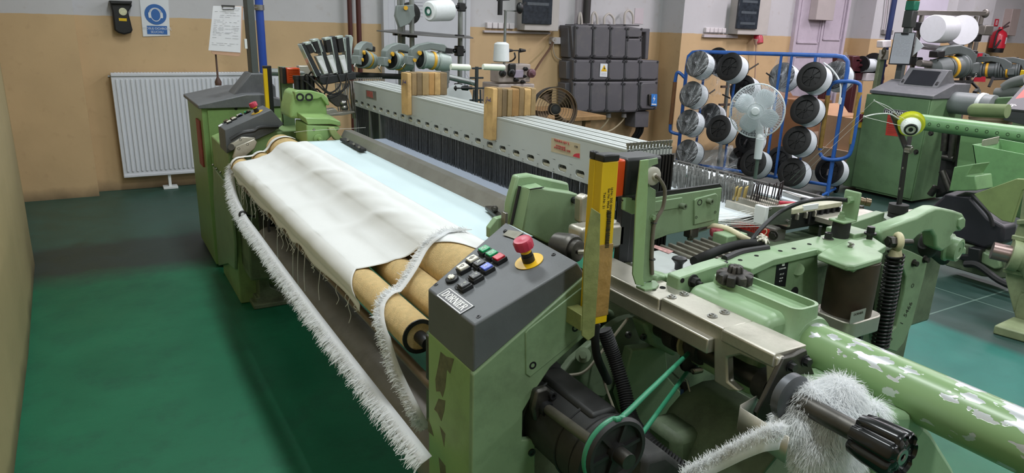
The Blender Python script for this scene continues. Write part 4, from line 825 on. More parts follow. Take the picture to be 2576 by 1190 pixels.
# ---- drop wires and warp
WY0, WY1 = 1.45, 3.38
G().box((1.44, WY0+.05, .926), (1.95, WY1, .93)).o('rear_warp_sheet', WARP, LOOM)
G().prism([V(2.0, 1.40, .962), V(2.165, 1.40, .95), V(2.185, 1.40, .92), V(2.17, 1.40, .90), V(2.0, 1.40, .955)], (0, 2.1, 0)).o('back_rest_warp', mat('white_warp_band', 'd6dde4', .5, var=.02, vs=60), LOOM)
G().box((2.185, 1.36, .90), (2.20, 3.5, .955)).o('back_rest_edge', STEELD, LOOM)
DW = mat('drop_wire_steel', '8a8b88', .5, .25, var=.4, vs=60); r_ = random.Random(11); g = G(); gy = G()
for k in range(900):
    y = 1.60+(3.1-1.60)*k/900; row = k % 4; x = 1.87+.03*row+r_.uniform(-.004, .004); z0 = .86; z1 = 1.0+r_.uniform(-.006, .01); ln_ = r_.uniform(-.012, .012)
    w = .0035
    g.add([(x-w, y, z0), (x+w, y, z0), (x+w+ln_, y+.006, z1), (x-w+ln_, y+.006, z1), (x-w, y+.0012, z0), (x+w, y+.0012, z0), (x+w+ln_, y+.0072, z1), (x-w+ln_, y+.0072, z1)], [(0, 1, 2, 3), (7, 6, 5, 4), (0, 4, 5, 1), (1, 5, 6, 2), (2, 6, 7, 3), (3, 7, 4, 0)])
stuff(g.o('drop_wires', DW, LOOM, recalc=False))
def clip(p, m, h=.055, w=.011, ln_=0., name='drop_wire'):
    G().tube([p+V(0, 0, -.03), p+V(ln_, -.004, h), p+V(ln_+w, -.004, h+.006), p+V(w+.004, 0, -.03)], .0022, 5).o(name, m, LOOM)
for a, b in ((1330, 300), (1370, 310), (1440, 300)): 
    p = PZ(*f(a, b), .975); G().obb(p+Z3*.0, V(.006, 0, .003), V(0, .004, 0), V(.004, 0, .022)).o('yellow_clip', mat('yellowed_clip', 'b09a5c', .55, var=.2), LOOM, .002)
for a, b in ((1490, 330), (1530, 335), (1560, 330), (1585, 335), (1645, 330), (1730, 320), (1790, 310), (1815, 305)):
    clip(PZ(*f(a, b+40), .965), mat('dark_clip', '3d3538', .45, .5, var=.2), .05, .012, random.uniform(.0, .012))
for k in range(12):
    y = 1.40+.012*k; G().tube([V(1.5, y+.08, .93), V(1.74, y, .928+.004*(k % 3)), V(1.86, y-.01, .945)], .0009, 4).o('warp_thread', YRN, LOOM)
# serrated bars and bracket plates
for k in range(3):
    x = 1.86+.042*k; G().box((x, 1.36, .945), (x+.007, 1.62, .962)).o('serrated_bar', ALU, LOOM)
    g = G()
    for j in range(34): y = 1.36+.0075*j; g.prism([V(x, y, .961), V(x, y+.005, .961), V(x, y+.0025, .967)], (.007, 0, 0))
    stuff(g.o('bar_teeth', ALU, LOOM, recalc=False))
G().box((1.82, 1.36, .925), (1.832, 1.62, .955)).o('front_bar', ALU, LOOM, .002)
f4 = zc(4.576, 1800, 380)
G().prism(pys([f4(*q_) for q_ in ((585, 640), (880, 625), (870, 850), (560, 850))], 1.345), (0, .008, 0)).o('bar_bracket', STEEL, LOOM, .002)
G().box(PY(*f4(520, 850), 1.34)-V(0, .01, .0), PY(*f4(590, 635), 1.34)+V(0, .03, 0)).o('white_end_block', WHITE, LOOM, .002)
for a, b in ((625, 670), (830, 810), (600, 815)): G().bolt(PY(*f4(a, b), 1.345), -Y3, .005, .006).o('small_bolt', STEEL, LOOM)
rb = G().bar(PZ(*f4(190, 820), .89), PZ(*f4(750, 975), .89), .06, .055).o('cross_beam', mat('grey_beam', '75736e', .5, .3, var=.2, dirt=('3b3630', .5, 9)), LOOM, .006)
a0, a1 = PZ(*f4(185, 800), .915), PZ(*f4(620, 940), .915); dv = nrm(a1-a0); nx = nrm(np.cross(dv, Z3))
fx = lambda t, z: a0+(a1-a0)*t+V(0, 0, z)-nx*0
rl_ = G().prism([PX(*f4(*q_), 1.755) for q_ in ((182, 785), (620, 905), (612, 995), (178, 860))], (.002, 0, 0)).o('red_label_strip', mat('red_strip', 'c2332c', .5, var=.1, vs=40), LOOM)
text('strip_number', '2', mat('strip_text', 'e2cfae', .6, var=0), rl_, PX(*f4(575, 945), 1.7525), -Y3, Z3, .036, .0003)
text('strip_lettering', 'DORNIER', mat('strip_text2', '7e4a3e', .6, var=0), rl_, PX(*f4(360, 865), 1.7525), -Y3, Z3, .028, .0003)
G().bolt(PX(*f4(665, 970), 1.75), V(-1, -.4, 0), .011, .01).o('beam_bolt', STEELD, LOOM)
# electronics box with clear lid behind
bx0 = PY(*f4(880, 700), 1.36); bx1 = PY(*f4(1440, 820), 1.36)
G().box((bx0[0], 1.37, bx1[2]), (bx1[0], 1.42, bx0[2]-.012)).o('terminal_box', BLACK, LOOM, .004)
G().box((bx0[0]+.01, 1.365, bx0[2]-.012), (bx1[0], 1.425, bx0[2]+.006)).o('clear_lid', mat('yellowed_clear_plastic', 'b7b59a', .3, var=.15, vs=30), LOOM, .003)
for k in range(6):
    x = bx0[0]+.09+k*.03; G().box((x, 1.362, bx1[2]+.012), (x+.008, 1.372, bx1[2]+.05)).o('terminal_slot', HOLE, LOOM)
G().box((bx0[0]+.06, 1.363, bx0[2]-.004), (bx0[0]+.13, 1.37, bx0[2]+.012)).o('white_tag', WHITE, LOOM)
for (a, b, c, d, m) in ((790, 490, 1000, 560, STEEL), (1000, 560, 1090, 590, BLACK), (730, 610, 960, 625, RED), (1140, 600, 1240, 615, RED), (1260, 580, 1330, 600, BLACK)):
    G().bar(PZ(*f4(a, b), .965), PZ(*f4(c, d), .965), .02, .02).o('bench_part', m, LOOM, .003)
G().box((1.95, 1.30, .93), (2.19, 1.46, .948)).o('rear_shelf', ALU, LOOM, .002)
G().box((2.0, 1.20, .55), (2.45, 1.42, .90)).o('rear_side_frame', GREEND, LOOM, .01)
# ---- lower machinery: frame body, motor, belt, hoses
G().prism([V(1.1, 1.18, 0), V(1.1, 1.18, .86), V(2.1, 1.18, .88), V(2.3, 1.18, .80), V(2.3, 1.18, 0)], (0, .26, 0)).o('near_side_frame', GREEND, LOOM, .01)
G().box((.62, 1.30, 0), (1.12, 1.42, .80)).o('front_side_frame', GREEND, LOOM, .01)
G().box((.95, .72, .0), (1.22, 1.2, .40)).o('machine_bed', mat('oily_dark_casting', '22231e', .6, var=.35, vs=9, bump=.15, dirt=('3f4433', .4, 8)), LOOM, .02)
G().prism(pys([(1590, 880), (1675, 870), (1682, 950), (1718, 992), (1712, 1060), (1650, 1115), (1600, 1120), (1560, 1000)], 1.12), (0, .03, 0)).o('belt_guard_plate', GREEN, LOOM, .004)
G().lathe(PY(1560, 905, 1.2), -Y3, [(0, .12), (.02, .12), (.022, .10)], 36).o('round_cover', GREEND, LOOM)
# main motor, axis along the weft
mo = PY(1502, 1128, .95); m0 = V(mo[0], 1.20, mo[2]); MD = mat('motor_black', '1b1b1b', .55, var=.3, vs=9, dirt=('3b3a35', .5, 8))
motor = G().lathe(m0, -Y3, [(0, .06), (0, .085), (.02, .092), (.03, .082), (.27, .082), (.28, .09), (.305, .088), (.31, .06), (.33, .03)], 40).o('drive_motor', MD, LOOM)
G().prism([m0+V(-.03, -.06, .06), m0+V(.04, -.06, .06), m0+V(.035, -.06, .088), m0+V(-.025, -.06, .088)], (0, -.2, 0)).o('motor_ridge', MD, motor, .008, seg=3)
for yy in (.05, .10, .22, .27): G().torus(m0-Y3*yy, Y3, .083, .003, 40, 6).o('motor_rib', MD, motor)
pc = PY(1545, 1132, .70)
G().lathe(pc, -Y3, [(-.03, .03), (-.012, .04), (-.01, .052), (-.004, .056), (-.003, .051), (.003, .051), (.004, .056), (.01, .052), (.01, .046), (.002, .043), (.002, .016), (.012, .015)], 40).o('belt_pulley', MD, LOOM)
g = G()
for k in range(6): a = k*math.pi/3+.2; g.obb(pc-Y3*.004+V(math.cos(a), 0, math.sin(a))*.03, V(math.cos(a), 0, math.sin(a))*.016, Y3*.003, V(-math.sin(a), 0, math.cos(a))*.003)
g.o('pulley_spokes', MD, LOOM)
G().cyl(pc-Y3*.0, pc-Y3*.035, .0125, n=16).o('pulley_shaft', STEELD, LOOM)
up = PY(1738, 905, 1.0); BELT = mat('green_round_belt', '2f7d5d', .4, var=.08)
d = up-pc; d[1] = 0; d = nrm(d); nn = V(-d[2], 0, d[0]); R0, R1 = .0545, .028; path = []
for t in np.linspace(0, 1, 5): q_ = pc*(1-t)+up*t; path.append(q_+nn*(R0*(1-t)+R1*t))
for a in np.linspace(20, 160, 6): a = math.radians(a); path.append(up+(nn*math.cos(a)+d*math.sin(a))*R1)
for t in np.linspace(1, 0, 5): q_ = pc*(1-t)+up*t; path.append(q_-nn*(R0*(1-t)+R1*t))
for a in np.linspace(20, 160, 8): a = math.radians(a); path.append(pc+(-nn*math.cos(a)-d*math.sin(a))*R0)
G().tube(path, .0046, 12, sm=4, closed=True).o('green_belt', BELT, LOOM)
G().lathe(up, -Y3, [(-.02, .012), (-.01, .026), (-.004, .03), (-.003, .024), (.003, .024), (.004, .03), (.01, .02), (.012, .01)], 28).o('upper_pulley', MD, LOOM)
# flange with rod
fl = PY(1368, 1022, yS-.012)
G().prism(pys([(1350, 985), (1378, 975), (1396, 990), (1392, 1030), (1370, 1064), (1346, 1062), (1340, 1030)], yS-.018), (0, .02, 0)).o('bearing_flange', STEELD, LOOM, .006)
G().cyl(fl-Y3*.004, fl-Y3*.02, .016).o('bearing_ring', BLACK, LOOM)
G().cyl(fl, PY(1490, 1112, .86), .0105, n=14).o('drive_rod', mat('rod_steel', '6a665c', .4, .7, var=.2, dirt=('3a352c', .5, 14)), LOOM)
for a, b in ((1386, 992), (1362, 1060)): G().cap_screw(PY(a, b, yS-.016), -Y3, .008, .012).o('flange_screw', BLACK, LOOM)
# black shaft beneath the rail with collars
s0, s1 = V(1.06, 1.12, .85), V(1.06, .62, .85)
G().cyl(s0, s1, .022, n=20).o('rapier_shaft', STEELD, LOOM)
for yy in (1.05, .98, .80): G().cyl((1.06, yy, .85), (1.06, yy-.03, .85), .032, n=24).o('shaft_collar', BLACKD, LOOM)
G().lathe((1.06, 1.0, .85), -Y3, [(0, .034), (.006, .034), (.006, .028)], 24).o('clamp_ring', mat('pale_ring', 'a79f7b', .5, .3, var=.1), LOOM)
G().prism(pys([(1620, 815), (1690, 790), (1720, 830), (1700, 900), (1640, 870)], 1.09), (0, .05, 0)).o('shaft_bearing', GREEN, LOOM, .008)
for a, b in ((1580, 842), (1618, 848)): G().cap_screw(PY(a, b, 1.10), -Y3, .008, .006).o('bearing_screw', STEELD, LOOM)
# cast housing lower right
hc = PY(1830, 1040, .92); g = G(); rows = []
for k in range(13):
    a = math.pi*k/12; rows.append([V(hc[0]+.0+.13*math.cos(a), yy, hc[2]-.10+.135*math.sin(a)) for yy in (.74, .75, .98, 1.0)])
G().grid(rows).o('cast_housing', GREEND, LOOM, solid=.01)
G().prism(pys([(1700, 1105), (1760, 1085), (1900, 1150), (1960, 1230), (1700, 1260)], .90), (0, .1, 0)).o('housing_foot', GREEND, LOOM, .02)
# corrugated hose and small cables
pth = smooth_path([PY(1520, 830, 1.06), PY(1545, 900, 1.04), PY(1570, 980, 1.0), PY(1590, 1060, .95), PY(1640, 1120, .88), PY(1730, 1190, .82)], 26)
G().tube(pth, [.0128 if i % 2 else .0165 for i in range(len(pth))], 12).o('corrugated_hose', RUBBER, LOOM, sharp=30)
pth = smooth_path([PY(1720, 960, 1.05), PY(1728, 1010, 1.03), PY(1705, 1070, 1.02), PY(1670, 1110, 1.0)], 18)
G().tube(pth, [.010 if i % 2 else .0125 for i in range(len(pth))], 10).o('corrugated_hose', RUBBER, LOOM, sharp=180)
G().tube([PY(1716, 980, 1.04), PY(1712, 1030, 1.03), PY(1690, 1080, 1.02), PY(1665, 1105, 1.0)], .004, 8, sm=5).o('blue_cable', mat('blue_cable', '2f4f7d', .5, var=.1), LOOM)
G().tube([PY(1425, 945, 1.14), PY(1470, 935, 1.12), PY(1510, 890, 1.12), PY(1580, 800, 1.12)], .0035, 7, sm=6).tube([PY(1510, 900, 1.13), PY(1520, 960, 1.1), PY(1545, 1030, 1.05)], .003, 7, sm=5).o('grey_cable', mat('grey_cable', '75705f', .5, var=.1), LOOM)
g = G(); c0, c1 = PY(1742, 935, .98), PY(1765, 930, .98)
g.tube([c0+(c1-c0)*t+V(0, .006*math.cos(70*t), .006*math.sin(70*t)) for t in np.linspace(0, 1, 90)], .0012, 5).tube([PY(1690, 935, .99), PY(1705, 950, .99), PY(1725, 955, .99), PY(1735, 985, .98)], .002, 6, sm=4).o('small_spring', STEEL, LOOM)
# dark box in the front corner
G().prism(pys([(1625, 1158), (1680, 1142), (1740, 1190), (1740, 1260), (1610, 1260)], .72), (0, .1, 0)).o('junction_box', BLACKD, LOOM, .01)
# ---- white fringe waste on the shaft
def fur_ball(name, label, blobs, n, ln, seedv):
    t = thing(name, label, 'fringe tape', blobs[0][0]); r = random.Random(seedv); g = G(); core = G()
    for c, rad in blobs: core.ball(c, np.array(rad)*.9, 18, 10)
    core.o('tape_core', FUR, t, sharp=180)
    tot = sum(np.prod(b[1])**.66 for b in blobs)
    for c, rad in blobs:
        c = np.array(c); rad = np.array(rad); k = int(n*np.prod(rad)**.66/tot)
        for _ in range(k):
            d = nrm(V(r.gauss(0, 1), r.gauss(0, 1), r.gauss(0, 1))); base = c+rad*d*.86; w = V(r.gauss(0, .38), r.gauss(0, .38), r.gauss(0, .38)); L_ = ln*r.uniform(.5, 1.25)
            d1 = nrm(d*.8+w*.5+V(-.2, -.1, -.45)); d2 = nrm(d1+w*.5+V(-.1, -.1, -.8)); q1 = base+d1*L_*.5; q2 = q1+d2*L_*.6; sd = nrm(np.cross(d1, V(r.gauss(0, 1), r.gauss(0, 1), r.gauss(0, 1))))*.00036
            g.add([base-sd, base+sd, q1+sd, q1-sd, q2+sd*.6, q2-sd*.6], [(0, 1, 2, 3), (3, 2, 4, 5)])
    stuff(g.o('fringe_strands', FUR, t, recalc=False)); return t
Fb = lambda a, b, y: PY(a, b, y)
fur_ball('fringe_waste', 'thick bundle of white selvedge fringe wound on the shaft behind the black hand knob', [(Fb(2085, 1060, 0.600), (.05, .05, .052)), (Fb(2110, 1000, 0.605), (.036, .04, .032)), (Fb(2190, 1040, 0.585), (.026, .024, .02)), (Fb(2060, 1140, 0.590), (.042, .036, .045)), (Fb(2110, 1165, 0.585), (.036, .03, .04)), (Fb(2005, 1070, 0.625), (.03, .034, .03)), (Fb(2035, 1010, 0.625), (.03, .034, .028))], 42000, .020, 21)
t4 = [Fb(1965, 1105, .545), Fb(1925, 1112, .555), Fb(1880, 1130, .585), Fb(1830, 1155, .615), Fb(1770, 1185, .64), Fb(1710, 1215, .66)]
fringe('selvedge_tape', 'white fringed selvedge tape running from the bent steel guard below the belt', t4, None, lambda u, p: V(.25, .1, .9), 3600, .016, seedv=9, core=.03, jit=.4, th=.00055)
# ================================================================ LOOM: far end
f = zc(4.958, 460, 180)
# ---- far console
fy0, fy1 = 3.78, 3.985
fc2 = thing('control_console', 'grey control console with a row of white buttons, in front of the tall green cabinet', 'control panel', (.69, 3.88, .84))
pr_ = [V(.566, 0, .832), V(.566, 0, .952), V(.80, 0, 1.048), V(.86, 0, .97), V(.80, 0, .93)]
G().prism([p+Y3*fy0 for p in pr_], (0, fy1-fy0, 0)).o('housing', GREY, fc2, .004, seg=3)
n2 = nrm(np.cross(V(.234, 0, .096), Y3)); n2 = n2 if n2[2] > 0 else -n2; e2 = nrm(V(.234, 0, .096)); P2 = V(.566, fy0, .952)
def onf(px, py): d = ray(px, py); return CAM+d*((n2@(P2-CAM))/(n2@d))
for k, (a, b, m) in enumerate(((583, 640, BW), (645, 602, BW), (707, 560, BW), (785, 512, BG), (690, 540, BB), (545, 630, BR), (610, 585, BR), (760, 480, BR))):
    p = onf(*f(a, b)); p[1] = min(max(p[1], fy0+.02), fy1-.03); bt = G().obb(p+n2*.004, e2*.0135, Y3*.0125, n2*.004).o('push_button', BLACK, fc2, .0015)
    G().obb(p+n2*.0095, e2*.011, Y3*.0105, n2*.003).o('button_cap', m, bt, .0015)
estop(fc2, V(.745, 3.86, 1.026), n2)
p = onf(*f(860, 450)); G().lathe(p, n2, [(0, .014), (.008, .014), (.01, .01)], 18).o('key_switch', STEEL, fc2)
G().prism([onf(*f(*q))+n2*.0004 for q in ((440, 680), (480, 650), (500, 660), (455, 690))], n2*.0006).o('white_label', WHITE, fc2)
# body below the console
G().prism([V(.575, 3.80, .0), V(.575, 3.80, .84), V(.80, 3.80, .93), V(1.0, 3.80, .93), V(1.0, 3.80, .0)], (0, .55, 0)).o('far_side_frame', mat('frame_green_far', '7f9a63', .45, var=.12, vs=4, dirt=('3c4030', .5, 6)), LOOM, .006)
g3 = zc(2.903, 470, 360)
G().prism([p*V(1, 0, 1)+V(0, min(p[1], 4.44), 0) for p in pxs([g3(190, 170), g3(305, 330), g3(345, 730), g3(350, 925), g3(300, 880), g3(200, 840), g3(195, 400)], .560)], (.016, 0, 0)).o('corner_panel', GREEN, LOOM, .004)
for a, b in ((190, 160), (215, 190), (245, 215), (325, 505)): G().ball(PX(*g3(a, b), .558), .007, 10, 6).o('panel_screw', STEEL, LOOM)
G().box((.60, 3.58, .20), (1.1, 3.80, .80)).o('far_inner_frame', GREEND, LOOM, .01)
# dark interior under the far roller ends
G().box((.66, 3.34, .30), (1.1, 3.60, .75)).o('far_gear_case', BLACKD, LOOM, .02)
G().cyl((.72, 3.30, .60), (.72, 3.40, .60), .05).cyl((.64, 3.33, .58), (.68, 3.40, .58), .03).o('gear_knob', BLACKD, LOOM)
G().tube([V(.66, 3.3, .62), V(.64, 3.25, .56), V(.66, 3.2, .5), V(.7, 3.24, .42)], .006, 6, sm=5).o('hanging_cable', RUBBER, LOOM)
# foot
fb_ = PZ(660, 742, 0)
G().prism([V(.64, 3.72, .02), V(.80, 3.72, .02), V(.80, 3.72, .05), V(.72, 3.72, .10), V(.70, 3.72, .22), V(.66, 3.72, .22), V(.66, 3.72, .05), V(.64, 3.72, .05)], (0, .26, 0)).box((.62, 3.68, 0), (.84, 4.02, .025)).o('machine_foot', GREEND, LOOM, .005)
G().box((.60, 3.62, .22), (.9, 4.2, .30)).o('far_sill', BLACKD, LOOM, .01)
# roller arm (grey cast bracket) and black lever
G().prism(pys([f(*q) for q in ((565, 935), (600, 900), (740, 815), (900, 825), (910, 850), (700, 930), (640, 975), (580, 980))], 3.74), (0, .02, 0)).o('roller_link', ALU, LOOM, .004)
G().prism(pys([f(*q) for q in ((660, 940), (890, 840), (930, 880), (900, 960), (780, 1060), (740, 1090), (620, 1085))], 3.72), (0, .018, 0)).o('roller_arm', ALU, LOOM, .004)
G().cyl(PY(*f(602, 942), 3.742), PY(*f(602, 942), 3.73), .016).o('link_pin', STEELD, LOOM)
for a, b in ((718, 850), (697, 963), (805, 908)): hole(*f(a, b), y=3.7195 if b > 900 else 3.7395, r=.006)
G().tube([PY(*f(590, 850), 3.74), PY(*f(740, 765), 3.74), PY(*f(880, 740), 3.74), PY(*f(960, 700), 3.75), PY(*f(1190, 690), 3.765)], .010, 8, sm=4).o('black_lever', BLACK, LOOM)
# ---- electrical cabinet with gooseneck
cab = thing('electrical_cabinet', 'tall green electrical cabinet with grey lid, behind the far console near the radiator', 'cabinet', (.78, 4.8, 0))
CX0, CX1, CY0, CY1, CZ = .552, 1.02, 4.46, 5.12, .985
CABM = mat('cabinet_green', '7d9e5f', .42, var=.08, vs=3, dirt=('4a5236', .35, 6))
G().box((CX0, CY0+.012, .02), (CX1, CY1, CZ)).o('cabinet_body', CABM, cab, .004)
G().box((CX0+.03, CY0, .03), (CX1-.01, CY0+.014, CZ-.01)).o('cabinet_door', CABM, cab, .004)
G().box((CX0-.01, CY0+.1, .62), (CX0+.002, CY0+.24, .90)).o('warning_strip', mat('faded_red_strip', '9c4640', .6, var=.25, vs=12), cab)
LIDM = mat('lid_grey', '5b5d60', .5, var=.1, vs=9, bump=.06, bs=200, dirt=('8b8a86', .35, 16))
G().prism([V(CX0-.02, CY0-.02, CZ), V(CX0-.02, CY0-.02, CZ+.02), V(.80, CY0-.02, CZ+.075), V(.90, CY0-.02, CZ+.075), V(CX1+.02, CY0-.02, CZ+.03), V(CX1+.02, CY0-.02, CZ)], (0, CY1-CY0+.03, 0)).o('cabinet_lid', LIDM, cab, .004)
nk = [V(.74, 4.56, CZ+.05), V(.90, 4.56, CZ+.05), V(1.0, 4.56, CZ+.03), V(1.0, 4.56, CZ+.11), V(.93, 4.56, CZ+.19), V(.86, 4.56, CZ+.19)]
G().prism(nk, (0, .20, 0)).o('gooseneck_base', LIDM, cab, .006)
G().box((.875, 4.60, CZ+.17), (.915, 4.72, 2.3)).o('mast', mat('mast_grey', '4b5150', .5, var=.08), cab, .003)
hole(*f(663, 463), y=CY0-.001, r=.008, parent=cab)
# pull rod with foot, white tag
w = PY(*zc(5.17, 510, 0)(205, 1110), 4.62); wt = PY(*zc(5.17, 510, 0)(170, 700), 4.62); G().lathe(w, Z3, [(0, .018), (.02, .02), (.05, .006), (np.linalg.norm(wt-w)+.15, .004)], 12).o('antenna_rod', mat('rod_brown', '4a332b', .5, var=.1), cab)
G().box(PY(615, 122, 4.62), PY(621, 98, 4.60)).o('white_tag', WHITE, cab)
# clipboard
h = zc(5.17, 510, 0); yk = 4.58
cb = thing('clipboard', 'clipboard with a printed sheet on the grey mast beside the blue pipe', 'clipboard', PY(570, 130, yk))
G().prism(pys([h(*q) for q in ((140, 80), (510, 80), (525, 100), (500, 700), (470, 735), (130, 705), (110, 680))], yk), (0, .004, 0)).o('board', mat('buff_board', 'c79f85', .6, var=.06), cb, .001)
def paper_prints(parent, corners, y, rows, m, seedv):
    """thin printed lines on a sheet given by four pixel corners (top-left, top-right, bottom-right, bottom-left)"""
    r = random.Random(seedv); tl, tr, br, bl = (PY(a, b, y) for a, b in corners); g = G()
    for t in rows:
        a = tl*(1-t)+bl*t; b = tr*(1-t)+br*t; s = .08
        while s < .9:
            l = r.uniform(.04, .22); e = min(s+l, .93)
            if r.random() < .72: g.bar(a*(1-s)+b*s, a*(1-e)+b*e, .0008, .0014, Z3)
            s = e+r.uniform(.02, .1)
    stuff(g.o('printed_lines', m, parent))
PRN = mat('print_grey', 'a2a4ac', .8, var=0)
qd = [h(135, 75), h(505, 85), h(490, 685), h(75, 655)]
sh = G().prism(pys(qd, yk-.003), (0, .002, 0)).o('paper_sheet', PAPER, cb)
paper_prints(sh, qd, yk-.0036, [.05, .09, .12, .15, .2, .24, .31, .35, .39, .43, .47, .5, .53, .56, .58, .6, .64, .7, .82, .86], PRN, 2)
G().tube([PY(*h(260, 80), yk-.006), PY(*h(258, 118), yk-.008), PY(*h(405, 120), yk-.008), PY(*h(408, 80), yk-.006)], .003, 6).box(PY(*h(245, 82), yk-.008), PY(*h(415, 70), yk-.001)).o('clip', mat('clip_dark', '4b4a4c', .4, .6, var=0), cb)
# ---- blue pole with clamp
bp = PY(655, 60, 5.2); BLUEP = mat('pole_blue', '27489b', .35, var=.08)
pole = tag(G().cyl((bp[0], 5.2, 0), (bp[0], 5.2, 3.71), .027, n=20).o('blue_pole', BLUEP), 'thick blue pipe standing upright behind the clipboard mast', 'pipe')
G().cyl((bp[0], 5.2, 1.55), (bp[0], 5.2, 1.585), .033).bar((bp[0], 5.19, 1.568), (bp[0]-.2, 5.02, 1.56), .008, .008).o('pipe_clamp', STEEL, pole)
# ---- light curtain and lamp at the far end
l2 = thing('safety_light_curtain', 'slim yellow and black safety light curtain standing beside the blue pipe', 'light curtain', (.90, 4.30, .96))
a, b = PY(664, 172, 4.3), PY(673, 280, 4.3)
G().box((a[0]-.004, 4.30, b[2]-.06), (a[0]+.018, 4.325, a[2])).o('yellow_profile', YELLOW, l2, .002)
G().box((a[0]+.018, 4.298, b[2]-.06), (a[0]+.042, 4.33, a[2])).box((a[0]-.004, 4.298, a[2]), (a[0]+.042, 4.33, a[2]+.014)).o('black_window', BLACK, l2, .002)
l3 = thing('signal_lamp', 'orange signal lamp on a green post between the far console and the rapier head', 'signal lamp', (.94, 4.0, .88))
a, b = PY(704, 168, 4.0), PY(742, 335, 4.0)
G().box((a[0], 4.0, b[2]-.02), (a[0]+.065, 4.02, a[2])).box((a[0]+.0, 4.0, b[2]-.02), (a[0]+.004, 4.05, a[2])).o('post', GREEN, l3, .002)
G().box((a[0]+.018, 3.93, a[2]-.085), (a[0]+.09, 4.002, a[2]-.002)).o('orange_lens', mat('orange_lens_dark', 'b5401a', .25, var=.15, vs=30), l3, .006)
g = G()
for k in range(8): z = a[2]-.078+.0095*k; g.box((a[0]+.03, 3.926, z), (a[0]+.088, 3.931, z+.004))
g.o('lens_ribs', mat('orange_ribs', 'c9561f', .3, var=.05), l3)
G().box((a[0]-.002, 3.94, a[2]-.087), (a[0]+.018, 4.0, a[2]+.0)).o('lamp_base', BLACK, l3, .003)
# ---- rapier head at the far side
k5 = zc(4.76, 640, 150); HG = mat('head_green', '88a868', .38, var=.08, vs=6, dirt=('4b5a36', .4, 9))
yh = 3.46
G().prism(pys([k5(*q) for q in ((625, 780), (1020, 800), (1025, 830), (880, 960), (830, 1005), (650, 1040), (630, 1000))], yh), (0, .22, 0)).o('head_housing', HG, LOOM, .006)
lp = pys([k5(*q) for q in ((612, 700), (640, 780), (920, 775), (1035, 800), (1030, 740), (900, 705))], yh-.004)
G().prism([p for p in lp], (0, .20, .012)).o('head_lid', HG, LOOM, .004)
G().prism(pys([k5(*q) for q in ((420, 700), (430, 560), (470, 400), (520, 375), (820, 420), (860, 480), (880, 700), (640, 720))], 3.62), (0, .20, 0)).o('head_tower', HG, LOOM, .012, seg=3)
G().prism(pys([k5(*q) for q in ((480, 385), (520, 370), (700, 375), (830, 410), (880, 460), (900, 545), (870, 550), (800, 450), (760, 470), (500, 490))], 3.60), (0, .05, 0)).o('head_cap', HG, LOOM, .004)
for a, b in ((545, 450), (652, 450)): G().lathe(PY(*k5(a, b), 3.602), -Y3, [(0, .020), (.005, .020), (.005, .012), (.0, .011)], 20).o('head_socket', BLACK, LOOM)
G().lathe(PY(*k5(765, 945), yh), -Y3, [(-.004, .024), (.006, .024), (.008, .018)], 22).cyl(PY(*k5(770, 945), yh), PY(*k5(800, 965), yh-.03), .010, n=8).o('head_boss', HG, LOOM)
G().ball(PY(*k5(712, 838), yh), .006, 10, 6).o('head_screw', STEEL, LOOM)
G().prism(pys([k5(*q) for q in ((890, 820), (960, 810), (1000, 880), (1080, 960), (1060, 1000), (960, 960), (920, 900))], yh-.03), (0, .03, 0)).o('gripper_bracket', mat('gripper_olive', '8d9a62', .45, var=.1), LOOM, .005)
G().bar(PZ(862, 350, .945), PZ(914, 378, .945), .03, .014).o('gripper_bar', BLACKD, LOOM, .003)
for a, b in ((875, 352), (890, 362), (903, 370)): G().cyl(PZ(a, b, .95), PZ(a, b, .962), .006).o('gripper_screw', STEEL, LOOM)
G().tube([PY(740, 333, 3.5), PY(770, 329, 3.45), PY(920, 321, 3.3)], .0007, 4).o('weft_yarn', YRN, LOOM)
# ---- colour selector: fan of electromagnet modules
s5 = zc(5.173, 740, 70); ys = 3.70
sel = thing('weft_selector', 'fan of dark and white electromagnet modules above the green rapier head', 'yarn selector', PY(*s5(560, 640), ys)+V(0, .04, -.02))
DKS = mat('selector_dark', '2b2e30', .45, .2, var=.2, vs=20); LTS = mat('selector_white', 'c8cccb', .45, var=.06); CLR = mat('clear_cover', 'a9b6b2', .15, .1, var=.2, vs=40)
tops = [(115, 215, 320, 640), (250, 175, 400, 640), (330, 165, 470, 600), (420, 140, 520, 600), (505, 120, 590, 600), (605, 110, 650, 600), (690, 130, 720, 590)]
for i, (a, b, c, d) in enumerate(tops):
    wa = 26 if i % 2 == 0 else 50
    if i % 2 == 0:
        q = [s5(a-22, b), s5(a+28, b-12), s5(c+34, d-20), s5(c-24, d)]
        G().prism(pys(q, ys), (0, .07, 0)).o('selector_rib', DKS, sel, .002)
        G().prism(pys([s5(a-26, b+8), s5(a-18, b), s5(c-24, d), s5(c-32, d)], ys-.004), (0, .07, 0)).o('rib_edge', CLR, sel)
